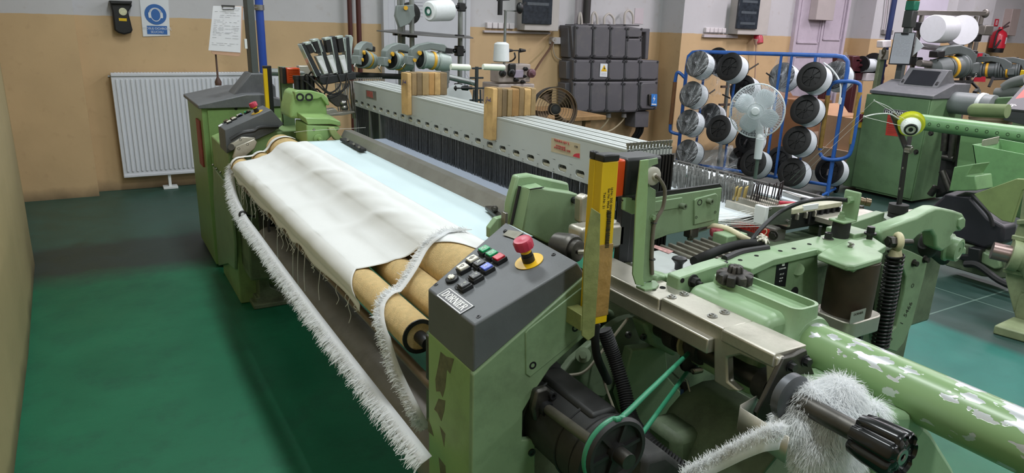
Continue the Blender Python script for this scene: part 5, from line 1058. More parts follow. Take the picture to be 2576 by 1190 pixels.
for i, (a, b, c, d, e, g_) in enumerate(((175, 190, 240, 330, 330, 600), (270, 150, 330, 330, 410, 600), (430, 130, 470, 320, 530, 590), (590, 110, 625, 320, 665, 590))):
    if i: G().prism(pys([s5(c-45, d+45), s5(c+35, d+30), s5(e+38, g_-10), s5(e-18, g_+8)], ys-.008), (0, .05, 0)).o('module_case', LTS, sel, .003)
    if i: G().prism(pys([s5(c-20, d+100), s5(c+28, d+90), s5(e+26, g_-40), s5(e-6, g_-28)], ys-.0095), (0, .003, 0)).o('module_label', PAPER, sel)
    G().prism(pys([s5(a-25, b+30), s5(a+40, b+20), s5(c+30, d-10), s5(c-35, d+8)], ys-.004), (0, .05, 0)).o('magnet_coil', BLACK, sel, .003)
    G().prism(pys([s5(a-35, b+5), s5(a+45, b-12), s5(a+52, b+18), s5(a-28, b+36)], ys-.007), (0, .06, 0)).o('coil_cover', CLR, sel, .002)
    G().prism(pys([s5(a+42, b+20), s5(a+58, b+16), s5(c+48, d-20), s5(c+34, d-12)], ys-.006), (0, .05, 0)).o('cover_rib', CLR, sel, .002)
G().prism(pys([s5(330, 640), s5(800, 575), s5(805, 665), s5(640, 700), s5(380, 745), s5(330, 700)], ys-.01), (0, .09, 0)).o('selector_base', DKS, sel, .004)
G().prism(pys([s5(730, 560), s5(770, 130), s5(745, 95), s5(715, 100), s5(705, 560)], ys+.01), (0, .07, 0)).o('end_cover', CLR, sel, .003)
for i, (a, b, c, d, e, g_) in enumerate(((455, 600, 440, 720, 300, 800), (570, 600, 600, 780, 250, 590), (690, 595, 690, 800, 190, 620), (690, 600, 640, 850, 150, 700))):
    G().tube([PY(*s5(a, b), ys-.012), PY(*s5(c, d-40), ys-.02), PY(*s5((c+e)/2+20, max(d, g_)+60), ys-.015), PY(*s5(e, g_), ys+.03), PY(*s5(e-60, g_+20), ys+.05)], .0045, 7, sm=7).o('selector_cable', RUBBER, sel)
for a in (30, 100, 170, 230):
    p = PY(*s5(a, 700), ys+.05); G().cyl(p-Z3*.06, p+Z3*.01, .014).cyl(p+Z3*.01, p+Z3*.03, .018).o('cable_plug', BLACK, sel)
G().prism(pys([s5(440, 880), s5(600, 840), s5(700, 880), s5(690, 1010), s5(560, 1030), s5(470, 960)], ys-.02), (0, .03, 0)).o('selector_mount', STEELD, sel, .004)
G().prism(pys([s5(410, 1070), s5(540, 1050), s5(585, 1110), s5(420, 1130)], ys-.03), (0, .06, 0)).prism(pys([s5(430, 1120), s5(780, 1085), s5(800, 1105), s5(640, 1140), s5(430, 1150)], ys-.03), (0, .05, 0)).o('yarn_shelf', ALU, sel, .002)
g = G(); r_ = random.Random(5)
for k in range(10): a = 540+k*22; g.tube([PY(*s5(a, 720), ys+.01), PY(*s5(a+r_.uniform(-20, 30), 900), ys), PY(*s5(a+r_.uniform(20, 50), 1080), ys-.01)], .004, 5)
g.o('yarn_needles', STEEL, sel)
for a, b in ((640, 980), (660, 1040)): G().ball(PY(*s5(a, b), ys-.02), (.02, .014, .016), 12, 8).o('yarn_cutter', STEEL, sel)
for k, a in enumerate((730, 760)): G().bar(PY(*s5(a, 690), ys), PY(*s5(a+40, 1180), ys-.02), .006, .012).o('guide_strip', STEEL, sel)
# ---- yarn feeders on a tube
FG = mat('feeder_grey_green', '767f7c', .5, var=.08); FL = mat('feeder_pale', '9daaa4', .4, var=.1, vs=30); FY = mat('feeder_yellow', 'd9a52c', .45, var=.08)
def feeder(name, lab, group):
    """local frame: x runs from the yarn exit (front) to the back, origin below the middle of the drum"""
    t = thing(name, lab, 'yarn feeder', (0, 0, 0), group)
    G().lathe((-.02, 0, 0), X3, [(0, .046), (.0, .058), (.015, .06), (.02, .052), (.10, .052), (.10, .04)], 30).o('drum', FL, t)
    G().lathe((-.03, 0, 0), -X3, [(0, .05), (.006, .05), (.006, .03), (-.02, .028)], 26).o('drum_mouth', BLACK, t)
    G().torus((-.028, 0, 0), X3, .055, .006, 28, 8).o('front_ring', FG, t)
    G().lathe((.045, 0, 0), X3, [(0, .0545), (.002, .0575), (.016, .0575), (.018, .0545)], 30).o('yellow_ring', FY, t)
    G().lathe((.085, 0, 0), X3, [(0, .05), (.01, .058), (.085, .052), (.10, .03)], 24).o('rear_housing', FL, t)
    for s in (-1, 0, 1): G().bar((.175, .02*s, -.05), (.17, .02*s, .05), .004, .006).o('rear_strap', BLACK, t)
    G().prism([V(-.11, -.022, .0), V(-.11, -.022, .05), V(-.06, -.022, .085), V(.02, -.022, .11), (.12, -.022, .112), (.16, -.022, .085), (.15, -.022, .062), (.03, -.022, .066), (-.03, -.022, .05), (-.06, -.022, -.01), (-.09, -.022, -.03)], (0, .044, 0)).o('top_arm', FG, t, .006)
    G().box((.13, -.024, .06), (.185, .024, .092)).o('rear_clamp', BLACK, t, .004)
    for (x, z, r) in ((-.055, .035, .013), (-.085, -.012, .011)): G().cyl((x, -.02, z), (x, -.034, z), r, n=18).o('yellow_knob', FY, t)
    G().box((-.135, -.026, -.045), (-.085, .026, .01)).o('exit_block', FG, t, .005)
    G().tube([V(-.135, 0, -.04), V(-.15, 0, -.06), V(-.13, .0, -.08)], .0025, 6).torus((-.152, 0, -.058), Y3, .007, .002, 12, 6).o('exit_eyelet', STEEL, t)
    return t
def aim(root, loc, yaw, pitch=0, sc=1.):
    root.location = tuple(loc); root.rotation_euler = (0, pitch, yaw); root.scale = (sc, sc, sc)
FEED_LABELS = ['grey-green yarn feeder with yellow knobs, partly behind the white selector modules', 'grey-green yarn feeder facing the looms, between two others on the far creel tube', 'grey-green yarn feeder with pale ribbed drum, below the creel shelf and white cone']
spots = [((912, 148, 4.45), math.radians(52), 1.0), ((990, 152, 4.55), math.radians(34), 1.03), ((1068, 150, 4.6), math.radians(6), 1.05)]
fp = None; F_ALL = []
for i, ((a, b, d), yaw, sc) in enumerate(spots):
    t = feeder('yarn_feeder', FEED_LABELS[i], 'yarn feeders on the far creel') if fp is None else copy_tree(fp)
    if fp is None: fp = t
    t['label'] = FEED_LABELS[i]; aim(t, PD(a, b, d), yaw, .12, sc); F_ALL.append(t)
# ---- creel frame behind the loom end
crl = thing('yarn_creel', 'grey tubular yarn creel with a shelf, standing in front of the white door', 'creel', (1.9, 4.75, 0))
TUB = mat('galvanised_tube', '8d928f', .4, .7, var=.12, vs=9); yt = 4.62
A0 = PY(679, 181, 4.42); A1 = PY(1100, 196, 4.55)
G().cyl(A0, PY(885, 186, 4.5), .022, n=18).o('cross_tube', TUB, crl); G().cyl(PY(880, 188, 4.5), A1, .018, n=16).o('dark_tube', BLACKD, crl)
G().cyl(A0, A0-V(.012, 0, 0), .024, n=18).o('tube_end', BLACK, crl); G().box(PY(762, 188, 4.46)-V(.03, .03, .01), PY(780, 165, 4.46)+V(.02, .03, .0)).o('tube_clamp', ALU, crl, .004)
for (px_, yy, r, nm) in ((1012, 4.8, .02, 'creel_post'), (1036, 4.66, .017, 'creel_post'), (1158, 4.75, .018, 'creel_post'), (1003, 4.75, .009, 'creel_post')):
    x = PY(px_, 60, yy)[0]; G().cyl((x, yy, 0.0), (x, yy, 2.4), r, n=16).o(nm, TUB, crl)

s0, s1 = PY(943, 76, 4.75), PY(1191, 95, 4.6)
G().prism([s0+V(0, -.03, 0), PY(1000, 74, 4.95), PY(1180, 90, 4.9), s1, PY(1120, 92, 4.5), PY(1010, 84, 4.55)], (0, 0, -.006)).o('creel_shelf', mat('dull_sheet', '6d6c6b', .45, .6, var=.12, vs=9), crl)
for a, b, yy in ((1000, 85, 4.8), (1018, 88, 4.66), (1037, 90, 4.64), (1156, 90, 4.74)):
    p = PY(a, b, yy); G().box(p-V(.03, .02, .012), p+V(.03, .02, .008)).o('shelf_clamp', BLACK, crl, .003)
for (a, b, r) in ((1012, 28, .028), (1160, 18, .03), (1154, 128, .036), (1152, 220, .03), (1160, 245, .026)):
    p = PY(a, b, 4.7); G().box(p-V(r*.8, .03, r), p+V(r*.8, .02, r)).cyl(p-V(r*1.4, .0, .0), p+V(r*1.4, 0, 0), r*.42).o('post_clamp', BLACK, crl, .006)
G().cyl(PY(1102, 132, 4.7), PY(1140, 132, 4.7), .008).o('thin_bar', STEEL, crl)
G().lathe(PY(1030, 34, 4.78), V(-.2, -1, .1), [(-.02, .07), (0, .075), (.01, .075), (.012, .06), (.012, .03), (.03, .02)], 30).o('tension_disc', BLACKD, crl)
G().prism(pys([(1000, 14), (1040, 12), (1045, 40), (1030, 60), (1006, 70), (996, 40)], 4.6), (0, .04, 0)).o('tension_arm', FG, crl, .004); G().cyl(PY(1021, 20, 4.6), PY(1021, 20, 4.58), .014).o('tension_knob', FY, crl)
G().cyl(PY(1198, 210, 4.55), PY(1112, 190, 4.5), .02, n=16).lathe(PY(1120, 190, 4.5), Z3, [(-.05, .03), (.03, .03)], 16).cyl(PY(1122, 195, 4.5), PY(1122, 260, 4.5), .018).o('elbow_tube', TUB, crl)
# white cone on the creel
CONE = mat('white_yarn_cone', 'dfe3e4', .75, var=.03, vs=60, bump=.15, bs=400)
cn_ = thing('yarn_cone', 'big white yarn cone with a green core on the creel above the shelf', 'yarn cone', PY(1115, 60, 4.65))
c0, c1 = PY(1078, 28, 4.62), PY(1163, 24, 4.75); ax = c1-c0
G().lathe(c0, ax, [(0, .035), (0, .058), (.012, .068), (.2, .073), (.21, .06), (.21, .01)], 36).o('yarn_winding', CONE, cn_)
G().lathe(c0, -ax, [(-.02, .022), (.006, .023), (.008, .03), (.004, .03), (.004, .018), (-.01, .017)], 24).o('green_core', mat('core_green', '2f6152', .45, var=.1), cn_)
# bobbin rack with two small white bobbins
br = thing('bobbin_rack', 'dark post with cross arms carrying two slim white bobbins, behind the heald frames', 'bobbin rack', (2.45, 4.20, 0))
xp = PY(1199, 200, 4.20)[0]; DKP = mat('rack_dark', '3a4144', .45, .4, var=.15)
G().cyl((xp, 4.20, 0), (xp, 4.20, PY(1199, 168, 4.20)[2]), .012, n=14).o('rack_post', DKP, br)
for (b, l) in ((172, .035), (196, .05), (222, .06), (252, .05)):
    z = PY(1199, b, 4.20)[2]; G().bar((xp-l, 4.20, z), (xp+l, 4.20, z), .012, .012).o('cross_arm', DKP, br, .002)
for s in (-1, 1): G().bar((xp+s*.028, 4.19, PY(1199, 165, 4.20)[2]), (xp+s*.028, 4.19, PY(1199, 215, 4.20)[2]), .01, .01).bar((xp+s*.024, 4.19, PY(1199, 225, 4.20)[2]), (xp+s*.03, 4.19, PY(1199, 275, 4.20)[2]), .012, .01).o('arm_link', DKP, br, .002)
for (a0, a1, lab) in ((1134, 1182, 'slim white bobbin lying on the dark rack arm beside the feeder tube'), (1215, 1269, 'slim white bobbin on the dark rack arm below the standing cone')):
    p0, p1 = PY(a0, 168, 4.20), PY(a1, 170, 4.20); L_ = np.linalg.norm(p1-p0)
    tag(G().lathe(p0, p1-p0, [(0, .012), (0, .018), (.01, .02), (L_-.01, .0205), (L_, .016), (L_, .008)], 20).o('yarn_bobbin', mat('bobbin_white', 'e3ead9', .5, var=.03)), lab, 'bobbin')
G().lathe(PY(1142, 222, 4.18), X3, [(0, .004), (.012, .018), (.014, .006), (.05, .005), (.06, .014), (.1, .018), (.1, .01), (.13, .01)], 16).o('tensioner', BLACK, br)
G().tube([PY(1165, 172, 4.18), PY(1190, 215, 4.3), PY(1218, 262, 4.2), PY(1222, 275, 4.2)], .0012, 4).o('yarn', YRN, br)
# white lamp-like spool flange behind first comb
G().lathe(PY(1150, 250, 4.45), V(-.3, -1, .2), [(0, .0), (.02, .06), (.03, .10), (.034, .10)], 30).o('paper_disc', mat('disc_white', 'd9dde0', .6, var=.05), br, recalc=True)
G().prism(pys([(1105, 208), (1118, 205), (1122, 215), (1108, 222)], 4.4), (0, .01, 0)).o('red_tab', RED, br)
# ================================================================ ON AND NEAR THE BACK WALL
YB, YB2, YB3 = 6.98, 6.6, 6.3
# ---- radiator
rd = thing('panel_radiator', 'white ribbed panel radiator under the tan wall', 'radiator', (1.1, 6.88, 0))
RW = mat('radiator_white', 'cfd2d8', .4, var=.03, vs=3)
rx0_, rz1, rz0 = .172, 1.02, .125; rx1_ = PY(655, 185, 6.86)[0]+.35
G().box((rx0_, 6.872, rz0), (rx1_, 6.955, rz1)).o('radiator_body', RW, rd, .004)
nR = int((rx1_-rx0_-.06)/.0372)
for k in range(nR):
    x = rx0_+.04+.0372*k; G().prism(rrect((x, 6.862, (rz0+rz1)/2), X3, Z3, .020, rz1-rz0-.10, .009, 3), (0, .012, 0)).o('radiator_rib', RW, rd, .004)
for z in (rz0+.004, rz1-.026): G().box((rx0_, 6.860, z), (rx1_, 6.874, z+.022)).o('radiator_edge', RW, rd, .003)
g = G()
for k in range(60): x = rx0_+.03+(rx1_-rx0_-.06)*k/60; g.box((x, 6.88, rz1-.002), (x+.012, 6.945, rz1+.003))
stuff(g.o('top_grille', RW, rd))
G().cyl((rx0_-.02, 6.92, rz1-.03), (rx0_+.01, 6.92, rz1-.03), .011, n=12).o('air_valve', STEEL, rd)
for x in (PY(427, 455, 6.9)[0], rx1_-.2): G().box((x-.012, 6.88, .02), (x+.012, 6.91, rz0+.01)).box((x-.06, 6.85, 0), (x+.06, 6.95, .022)).o('radiator_foot', WHITE, rd, .003)
# ---- black holder and ear protection sign on the wall
bh = thing('wall_holder', 'black tapered wall holder with a yellow label, beside the ear protection sign', 'wall holder', PY(308, 85, 6.90))
wq = zc(1.983, 0, 0)
G().prism(pys([wq(*q) for q in ((545, 3), (655, 5), (658, 30), (640, 60), (662, 150), (655, 165), (620, 173), (590, 165), (570, 150), (560, 60))], 6.90), (0, .085, 0)).o('holder_body', BLACK, bh, .012, seg=3)
G().prism(pys([wq(*q) for q in ((592, 90), (632, 92), (633, 106), (594, 104))], 6.899), (0, .003, 0)).o('yellow_label', YELLOW, bh)
G().lathe(PY(*wq(613, 58), 6.90), -Y3, [(0, .03), (.004, .03), (.005, .02)], 22).o('round_lens', mat('lens_cream', 'c9c9a8', .3, var=.2, vs=50), bh)
G().prism(pys([wq(*q) for q in ((543, 2), (660, 5), (655, 22), (552, 20))], 6.87), (0, .11, 0)).o('holder_rim', BLACK, bh, .006)
sg = thing('ear_protection_sign', 'white safety sign with a blue disc showing a head wearing ear muffs', 'sign', PY(390, 90, 6.97))
SB = mat('sign_blue', '2e63a6', .5, var=.03); SW = mat('sign_white', 'd5d9dd', .5, var=.02)
G().prism(pys([wq(*q) for q in ((697, 0), (840, 0), (848, 178), (714, 182))], 6.972), (0, .008, 0)).o('sign_panel', SW, sg)
c = PY(*wq(776, 72), 6.971); R_ = abs(PY(*wq(830, 72), 6.971)[0]-c[0])
G().lathe(c, -Y3, [(0, R_), (.0015, R_)], 40).o('blue_disc', SB, sg)
hd = G().prism([c-Y3*.0016+V(R_*.50*math.cos(t), 0, R_*(-.02+.64*math.sin(t)*(1 if math.sin(t) > 0 else 1.05))*(.98 if math.sin(t) > 0 else 1)) for t in np.linspace(0, 2*math.pi, 26)[:-1]], (0, -.0008, 0)).o('head_outline', SW, sg)
G().prism([c-Y3*.0025+V(R_*.43*math.cos(t), 0, R_*(-.04+.57*math.sin(t))) for t in np.linspace(0, 2*math.pi, 26)[:-1]], (0, -.0008, 0)).o('head_shape', SB, sg)
for s in (-1, 1): G().prism(rrect(c+V(s*R_*.54, -.0034, -R_*.08), X3, Z3, R_*.24, R_*.56, R_*.11, 4), (0, -.0008, 0)).o('ear_muff', SW, sg)
G().torus(c-Y3*.003+V(0, 0, R_*.05), Y3, R_*.56, R_*.04, 20, 6, 0 if frame(Y3)[1][2] > 0 else math.pi, math.pi if frame(Y3)[1][2] > 0 else 2*math.pi).o('ear_band', SW, sg)
G().prism(pys([wq(*q) for q in ((732, 128), (833, 130), (835, 172), (735, 170))], 6.971), (0, -.001, 0)).o('caption_field', SB, sg)
for s, b in (('STOSUJ OCHRONĘ', 143), ('SŁUCHU', 160)): text('caption', s, SW, sg, PY(*wq(784, b), 6.9695), X3, Z3, .026, .0004)
# ---- heating pipes
PIP = mat('pipe_maroon', '4a211c', .4, var=.1)
for a in (880, 902): x = PY(a, 40, 6.9)[0]; tag(G().cyl((x, 6.90, 0), (x, 6.90, 3.72), .022 if a == 880 else .024, n=16).o('heating_pipe', PIP), 'thin maroon heating pipe running up the wall beside the white door', 'pipe', 'maroon heating pipes')
# ---- white door behind the creel
x0, x1 = PY(967, 60, 6.94)[0], PY(1180, 60, 6.94)[0]; DW_ = mat('door_white', 'c0c2c8', .5, var=.04, vs=4)
d1 = struct(G().box((x0, 6.93, 0), (x1, 6.99, 2.4)).o('door_1', DW_, None, .004))
for x in (x0, x1-.03): G().box((x-.02, 6.91, 0), (x+.03, 6.985, 2.44)).o('door_frame', DW_, d1, .003)
G().box((x0+.11, 6.925, .9), (x0+.13, 6.935, 2.3)).o('door_seam', DW_, d1)
g = G()
for k in range(5): p = PY(1052, 5+k*9, 6.929); g.box(p-V(.05, .001, .006), p+V(.05, .001, .004 if k % 2 else -.001))
g.o('door_notice', mat('notice_print', '9a9ca2', .7, var=.1), d1)
# ---- switch rows and fuse boxes
SWM = mat('switch_white', 'd6d0d2', .45, var=.03); TRK = mat('trunking', 'b7b0b4', .5, var=.05); FBX = mat('fusebox_grey', 'b0aba6', .5, var=.05)
GLS = mat('smoked_window', '2b3138', .12, .0, var=.4, vs=25)
def switches(name, label, y, quad, n, tr, group):
    (a0, b0), (a1, b1) = quad; t = thing(name, label, 'switches', PY(a0, b1, y-.03), group); p0, p1 = PY(a0, b0, y), PY(a1, b1, y); w = (p1[0]-p0[0])/n
    for k in range(n): G().box((p0[0]+w*k+.004, y-.045, p1[2]), (p0[0]+w*(k+1)-.004, y+.005, p0[2])).o('switch', SWM, t, .006)
    q0, q1 = PY(*tr[0], y), PY(*tr[1], y); G().box((q0[0], y-.04, q1[2]), (q1[0], y+.005, q0[2])).o('trunking', TRK, t, .003); return t
switches('switch_row', 'row of five white switches over grey trunking, next to the winding machine pole', YB, ((1220, 56), (1290, 73)), 5, ((1214, 76), (1380, 86)), 'wall switch rows')
switches('switch_row', 'row of five white switches above trunking, over the blue spool rack', YB2, ((1770, 69), (1820, 83)), 5, ((1766, 86), (1850, 96)), 'wall switch rows')
def fusebox(label, y, body, win, lip):
    t = thing('fuse_box', label, 'fuse box', PY(body[0][0], body[1][1], y-.05)); p0, p1 = PY(*body[0], y), PY(*body[1], y)
    G().box((p0[0], y-.16, p1[2]), (p1[0], y+.005, p0[2]+.2)).o('box_body', FBX, t, .006)
    w0, w1 = PY(*win[0], y-.17), PY(*win[1], y-.17); G().box((w0[0], y-.185, w1[2]), (w1[0], y-.155, w0[2]+.18)).o('smoked_window', GLS, t, .006)
    for k in range(3):
        z = w0[2]+.12-k*.13
        if z-.04 > w1[2]: G().box((w0[0]+.05, y-.188, z-.03), (w1[0]-.05, y-.18, z)).o('breaker_row', mat('breaker_grey', '474f55', .4, var=.15, vs=40), t)
    return t
fusebox('grey fuse box with a dark smoked window above the winding machine', YB, ((1303, -10), (1385, 78)), ((1316, -30), (1386, 62)), 0)
fb2 = fusebox('grey fuse box with a dark window and red power socket above the spool rack', YB2, ((1838, 20), (1905, 88)), ((1856, 25), (1902, 74)), 0)
p = PY(1905, 58, YB2-.06); G().box(p-V(.05, .05, .16), p+V(.05, .05, .16)).o('socket_housing', mat('socket_green_grey', '6d726b', .5, var=.1), fb2, .01)
for (a, b, r, l) in ((1911, 63, .035, .05), (1905, 95, .06, .12)):
    p = PY(a, b, YB2-.1); G().lathe(p+V(0, 0, .04), V(0, -.35, -1), [(0, r*.8), (l*.5, r), (l, r*.9), (l, r*.6)], 20).o('red_plug', mat('plug_red', 'a52036', .4, var=.08), fb2)
G().cyl(PY(1902, 98, YB2-.13), PY(1902, 112, YB2-.13), .03, .02).tube([PY(1902, 110, YB2-.12), PY(1899, 200, YB2-.1), PY(1895, 300, YB2-.08), PY(1893, 360, YB2-.08)], .007, 6).o('plug_cable', mat('cable_tan', 'a5897a', .6, var=.1), fb2)
# ---- socket with plug and cords
sk_ = thing('wall_socket', 'white wall socket with a plugged cord between the winding machine and the switchboard', 'socket', PY(1393, 110, YB))
p0, p1 = PY(1381, 93, YB), PY(1406, 111, YB); G().box((p0[0], YB-.04, p1[2]), (p1[0], YB+.005, p0[2])).o('socket_plate', SWM, sk_, .006)
p = PY(1390, 100, YB-.05); G().cyl(p+Y3*.02, p-Y3*.04, .028).o('plug', mat('plug_grey', 'a8a29e', .5, var=.1), sk_)
G().tube([p-Y3*.03, PY(1383, 122, YB-.08), PY(1360, 155, YB-.2), PY(1341, 185, YB-.4)], .012, 7, sm=5).o('brown_cord', mat('cord_brown', '5e4433', .6, var=.1), sk_)
G().tube([p-Y3*.02, PY(1392, 125, YB-.05), PY(1400, 145, YB-.04), PY(1424, 152, YB-.04)], .006, 6, sm=5).o('beige_cord', mat('cord_beige', 'b8ab98', .6, var=.1), sk_)
# ---- grey switchboard made of modular boxes
sb = thing('switchboard', 'large dark grey switchboard of modular boxes on the wall behind the heald frames', 'switchboard', PY(1540, 285, YB))
BXM = mat('bakelite_grey', '57565a', .5, var=.05, vs=3, dirt=('77736c', .35, 8)); z5 = zc(3.215, 1400, 0); yw = YB-.30
def modbox(q, name='module_box', dep=.05, parent=sb, scr=True, cross=True):
    P = pys([z5(*c) for c in q], yw); cx = sum(P)/len(P); b = G().prism([c_*1+0 for c_ in P], (0, dep, 0)).o(name, BXM, parent, .014, seg=3)
    sh_ = [cx+(c_-cx)*.9-Y3*.004 for c_ in P]; G().prism(sh_, (0, .006, 0)).o('module_cover', BXM, b, .01)
    if scr:
        for c_ in P: G().cyl(cx+(c_-cx)*.86-Y3*.012, cx+(c_-cx)*.86, .013, n=10).o('cover_screw', mat('screw_dark', '2f2f31', .5, var=0), b)
    return b
for (a, b, c, d) in ((150, 290, 200, 470), (295, 430, 200, 472), (432, 562, 205, 474)): modbox([(a+8, c+5), (b+4, c+8), (b-6, d), (a, d-2)])
modbox([(570, 228), (695, 230), (692, 302), (568, 302)]); modbox([(566, 312), (690, 312), (685, 476), (560, 475)])
for (a, b) in ((142, 280), (286, 416), (420, 548)): modbox([(a+2, 484), (b, 486), (b-4, 652), (a-2, 650)])
modbox([(556, 486), (672, 488), (668, 645), (548, 648)]); modbox([(676, 488), (828, 490), (816, 648), (672, 645)])
for (a, b) in ((138, 272), (278, 406), (410, 536), (541, 664)): modbox([(a, 662), (b, 660), (b-8, 905), (a-8, 912)])
lb = modbox([(672, 655), (818, 652), (800, 885), (655, 895)]); lev = pys([z5(*c) for c in ((700, 668), (800, 664), (812, 690), (800, 870), (780, 884), (690, 882), (675, 850), (685, 690))], yw-.03)
G().prism(lev, (0, .04, 0)).o('main_switch_cover', BXM, lb, .012)
G().prism(pys([z5(*c) for c in ((750, 765), (770, 762), (768, 850), (748, 850))], yw-.06), (0, .05, 0)).o('switch_handle', STEELD, lb, .006)
# backing body and left flanks
G().prism(pys([z5(*c) for c in ((118, 205), (560, 210), (690, 232), (690, 480), (830, 490), (812, 885), (640, 905), (130, 920), (125, 660), (130, 480), (140, 470))], yw+.045), (0, YB-yw-.06, 0)).o('board_body', BXM, sb, .01)
for (a, b, c, d) in ((95, 150, 215, 465), (80, 138, 495, 640), (72, 134, 672, 905)): G().prism(pys([z5(a, c), z5(b, c-6), z5(b, d+6), z5(a, d)], yw+.10), (0, .16, 0)).o('end_flange', BXM, sb, .01)
for k, a in enumerate((210, 360, 490, 620)): G().prism(pys([z5(a-60, 196), z5(a+55, 200), z5(a+50, 212), z5(a-62, 210)], yw+.06), (0, .2, 0)).o('top_lug', BXM, sb, .006)
G().prism(pys([z5(*c) for c in ((690, 230), (758, 232), (742, 480), (715, 480), (725, 262), (690, 262))], yw+.12), (0, .1, 0)).o('cable_duct', BXM, sb, .01)
G().prism(pys([z5(*c) for c in ((640, 905), (750, 900), (742, 1030), (632, 1032))], yw+.02), (0, .2, 0)).o('lower_duct', BXM, sb, .008)
for a in (655, 675, 695): G().tube([PY(*z5(a, 1030), yw+.1), PY(*z5(a-10, 1070), yw+.12), PY(*z5(a-50, 1130), yw+.2)], .022, 8, sm=4).o('feed_cable', RUBBER, sb)
CW = mat('cable_white', 'b9b2ab', .6, var=.05)
for (a, b, top) in ((180, 205, 105), (285, 330, 100), (385, 465, 112), (550, 620, 85)): G().tube([PY(*z5(a, 195), YB-.1), PY(*z5(a+3, top+30), YB-.1), PY(*z5((a+b)/2, top), YB-.1), PY(*z5(b-4, top+35), YB-.12), PY(*z5(b, 195), YB-.12)], .014, 8, sm=6).o('looped_cable', CW, sb)
for (a, b, c, d) in ((425, 935, 330, 1055), (548, 935, 390, 1068)): G().tube([PY(*z5(a, b-15), yw+.1), PY(*z5(a-10, b+35), yw+.12), PY(*z5((a+c)/2-10, d-25), yw+.16), PY(*z5(c, d), yw+.2), PY(*z5(c-90, d+10), yw+.22)], .010, 7, sm=6).o('lower_cable', mat('cable_cream', 'c2b394', .6, var=.05), sb)
for a in (288, 420, 546): G().lathe(PY(*z5(a, 915), yw+.1), -Z3, [(0, .03), (.05, .035), (.05, .015)], 14).o('cable_gland', mat('gland_grey', '8d8b88', .5, var=.1), sb)
G().cyl(PY(*z5(238, 190), YB-.12), PY(*z5(238, 190), YB-.12)+Z3*1.9, .045, n=16).o('conduit', mat('conduit_black', '2a2725', .5, var=.1), sb)
q = [z5(*c) for c in ((356, 514), (414, 516), (410, 622), (350, 620))]; ws = G().prism(pys(q, yw-.012), (0, .004, 0)).o('warning_label', SW, sb)
tri = [z5(*c) for c in ((386, 524), (408, 578), (360, 577))]; G().prism(pys(tri, yw-.0135), (0, .002, 0)).o('warning_triangle', mat('warn_yellow', 'e0b51f', .5, var=0), ws)
bolt_ = ((392, 535), (380, 556), (388, 556), (378, 573), (398, 550), (389, 550)); G().prism(pys([z5(*c) for c in bolt_], yw-.0148), (0, .0014, 0)).o('lightning_mark', mat('mark_black', '20201c', .6, var=0), ws)
g = G()
for k in range(3): g.prism(pys([z5(362, 590+k*8), z5(402, 591+k*8), z5(402, 593+k*8), z5(362, 592+k*8)], yw-.0135), (0, .002, 0))
g.o('label_lines', PRN, ws)
q = [z5(*c) for c in ((768, 760), (815, 762), (812, 858), (762, 856))]; bs_ = G().prism(pys(q, yw-.045), (0, .004, 0)).o('blue_label', mat('label_blue', '2f78c4', .5, var=0), sb)
G().prism(pys([z5(*c) for c in ((796, 770), (780, 800), (790, 802), (782, 830), (800, 795), (790, 793))], yw-.0465), (0, .002, 0)).o('lightning_mark', SW, bs_); G().prism(pys([z5(*c) for c in ((770, 838), (808, 840), (807, 850), (769, 848))], yw-.0465), (0, .002, 0)).o('label_text_field', SW, bs_)
tag(G().prism(pys([z5(*c) for c in ((636, 65), (706, 68), (700, 196), (630, 190))], YB-.006), (0, .004, 0)).o('paper_notice', mat('notice_paper', 'c2b8bd', .7, var=.03)), 'white paper notice on the wall above the grey switchboard', 'notice')
tag(G().box((PY(1445, 40, YB)[0], YB-.05, PY(*z5(238, 196), yw+.06)[2]), (PY(1472, 40, YB)[0], YB+.005, 3.71)).o('cable_trunk', TRK, None, .004), 'white vertical cable trunk on the wall above the switchboard', 'cable trunk')
# ---- door on the right wall part
a0, a1 = PY(2000, 60, YB2)[0], PY(2118, 60, YB2)[0]; DP = mat('old_door_paint', 'b9aeba', .5, var=.05, vs=6, dirt=('8d8491', .4, 14))
d2 = struct(G().box((a0, YB2-.03, 0), (a1, YB2+.01, 2.5)).o('door_2', DP))
am = PY(2064, 60, YB2)[0]
for (x0_, x1_) in ((a0+.04, am-.05), (am+.05, a1-.04)):
    for (z0_, z1_) in ((.15, 1.22), (1.36, 1.62), (1.45, 2.35)):
        if x0_ > am and z0_ == 1.36: continue
        if x0_ < am and z0_ == 1.45: z0_ = 1.40
        if z0_ == 1.36: continue
        g = G()
        for (p_, q_) in (((x0_, z0_), (x1_, z0_)), ((x1_, z0_), (x1_, z1_)), ((x1_, z1_), (x0_, z1_)), ((x0_, z1_), (x0_, z0_))): g.bar((p_[0], YB2-.036, p_[1]), (q_[0], YB2-.036, q_[1]), .02, .02, Y3)
        g.o('panel_moulding', DP, d2)
G().box((am-.02, YB2-.05, 0), (am+.02, YB2-.02, 2.5)).o('door_meeting_strip', DP, d2, .004)
for x in (a0-.05, a1): G().box((x, YB2-.06, 0), (x+.05, YB2+.01, 2.56)).o('door_frame', DP, d2, .004)
tag(G().box((PY(2052, 50, YB2-.15)[0], YB2-.15, PY(2052, 50, YB2-.15)[2]), (PY(2096, 50, YB2-.15)[0], YB2-.03, 2.3)).o('wall_box', mat('beige_box', 'b3aaa8', .5, var=.05), None, .006), 'beige flat box fixed to the old double door', 'box')
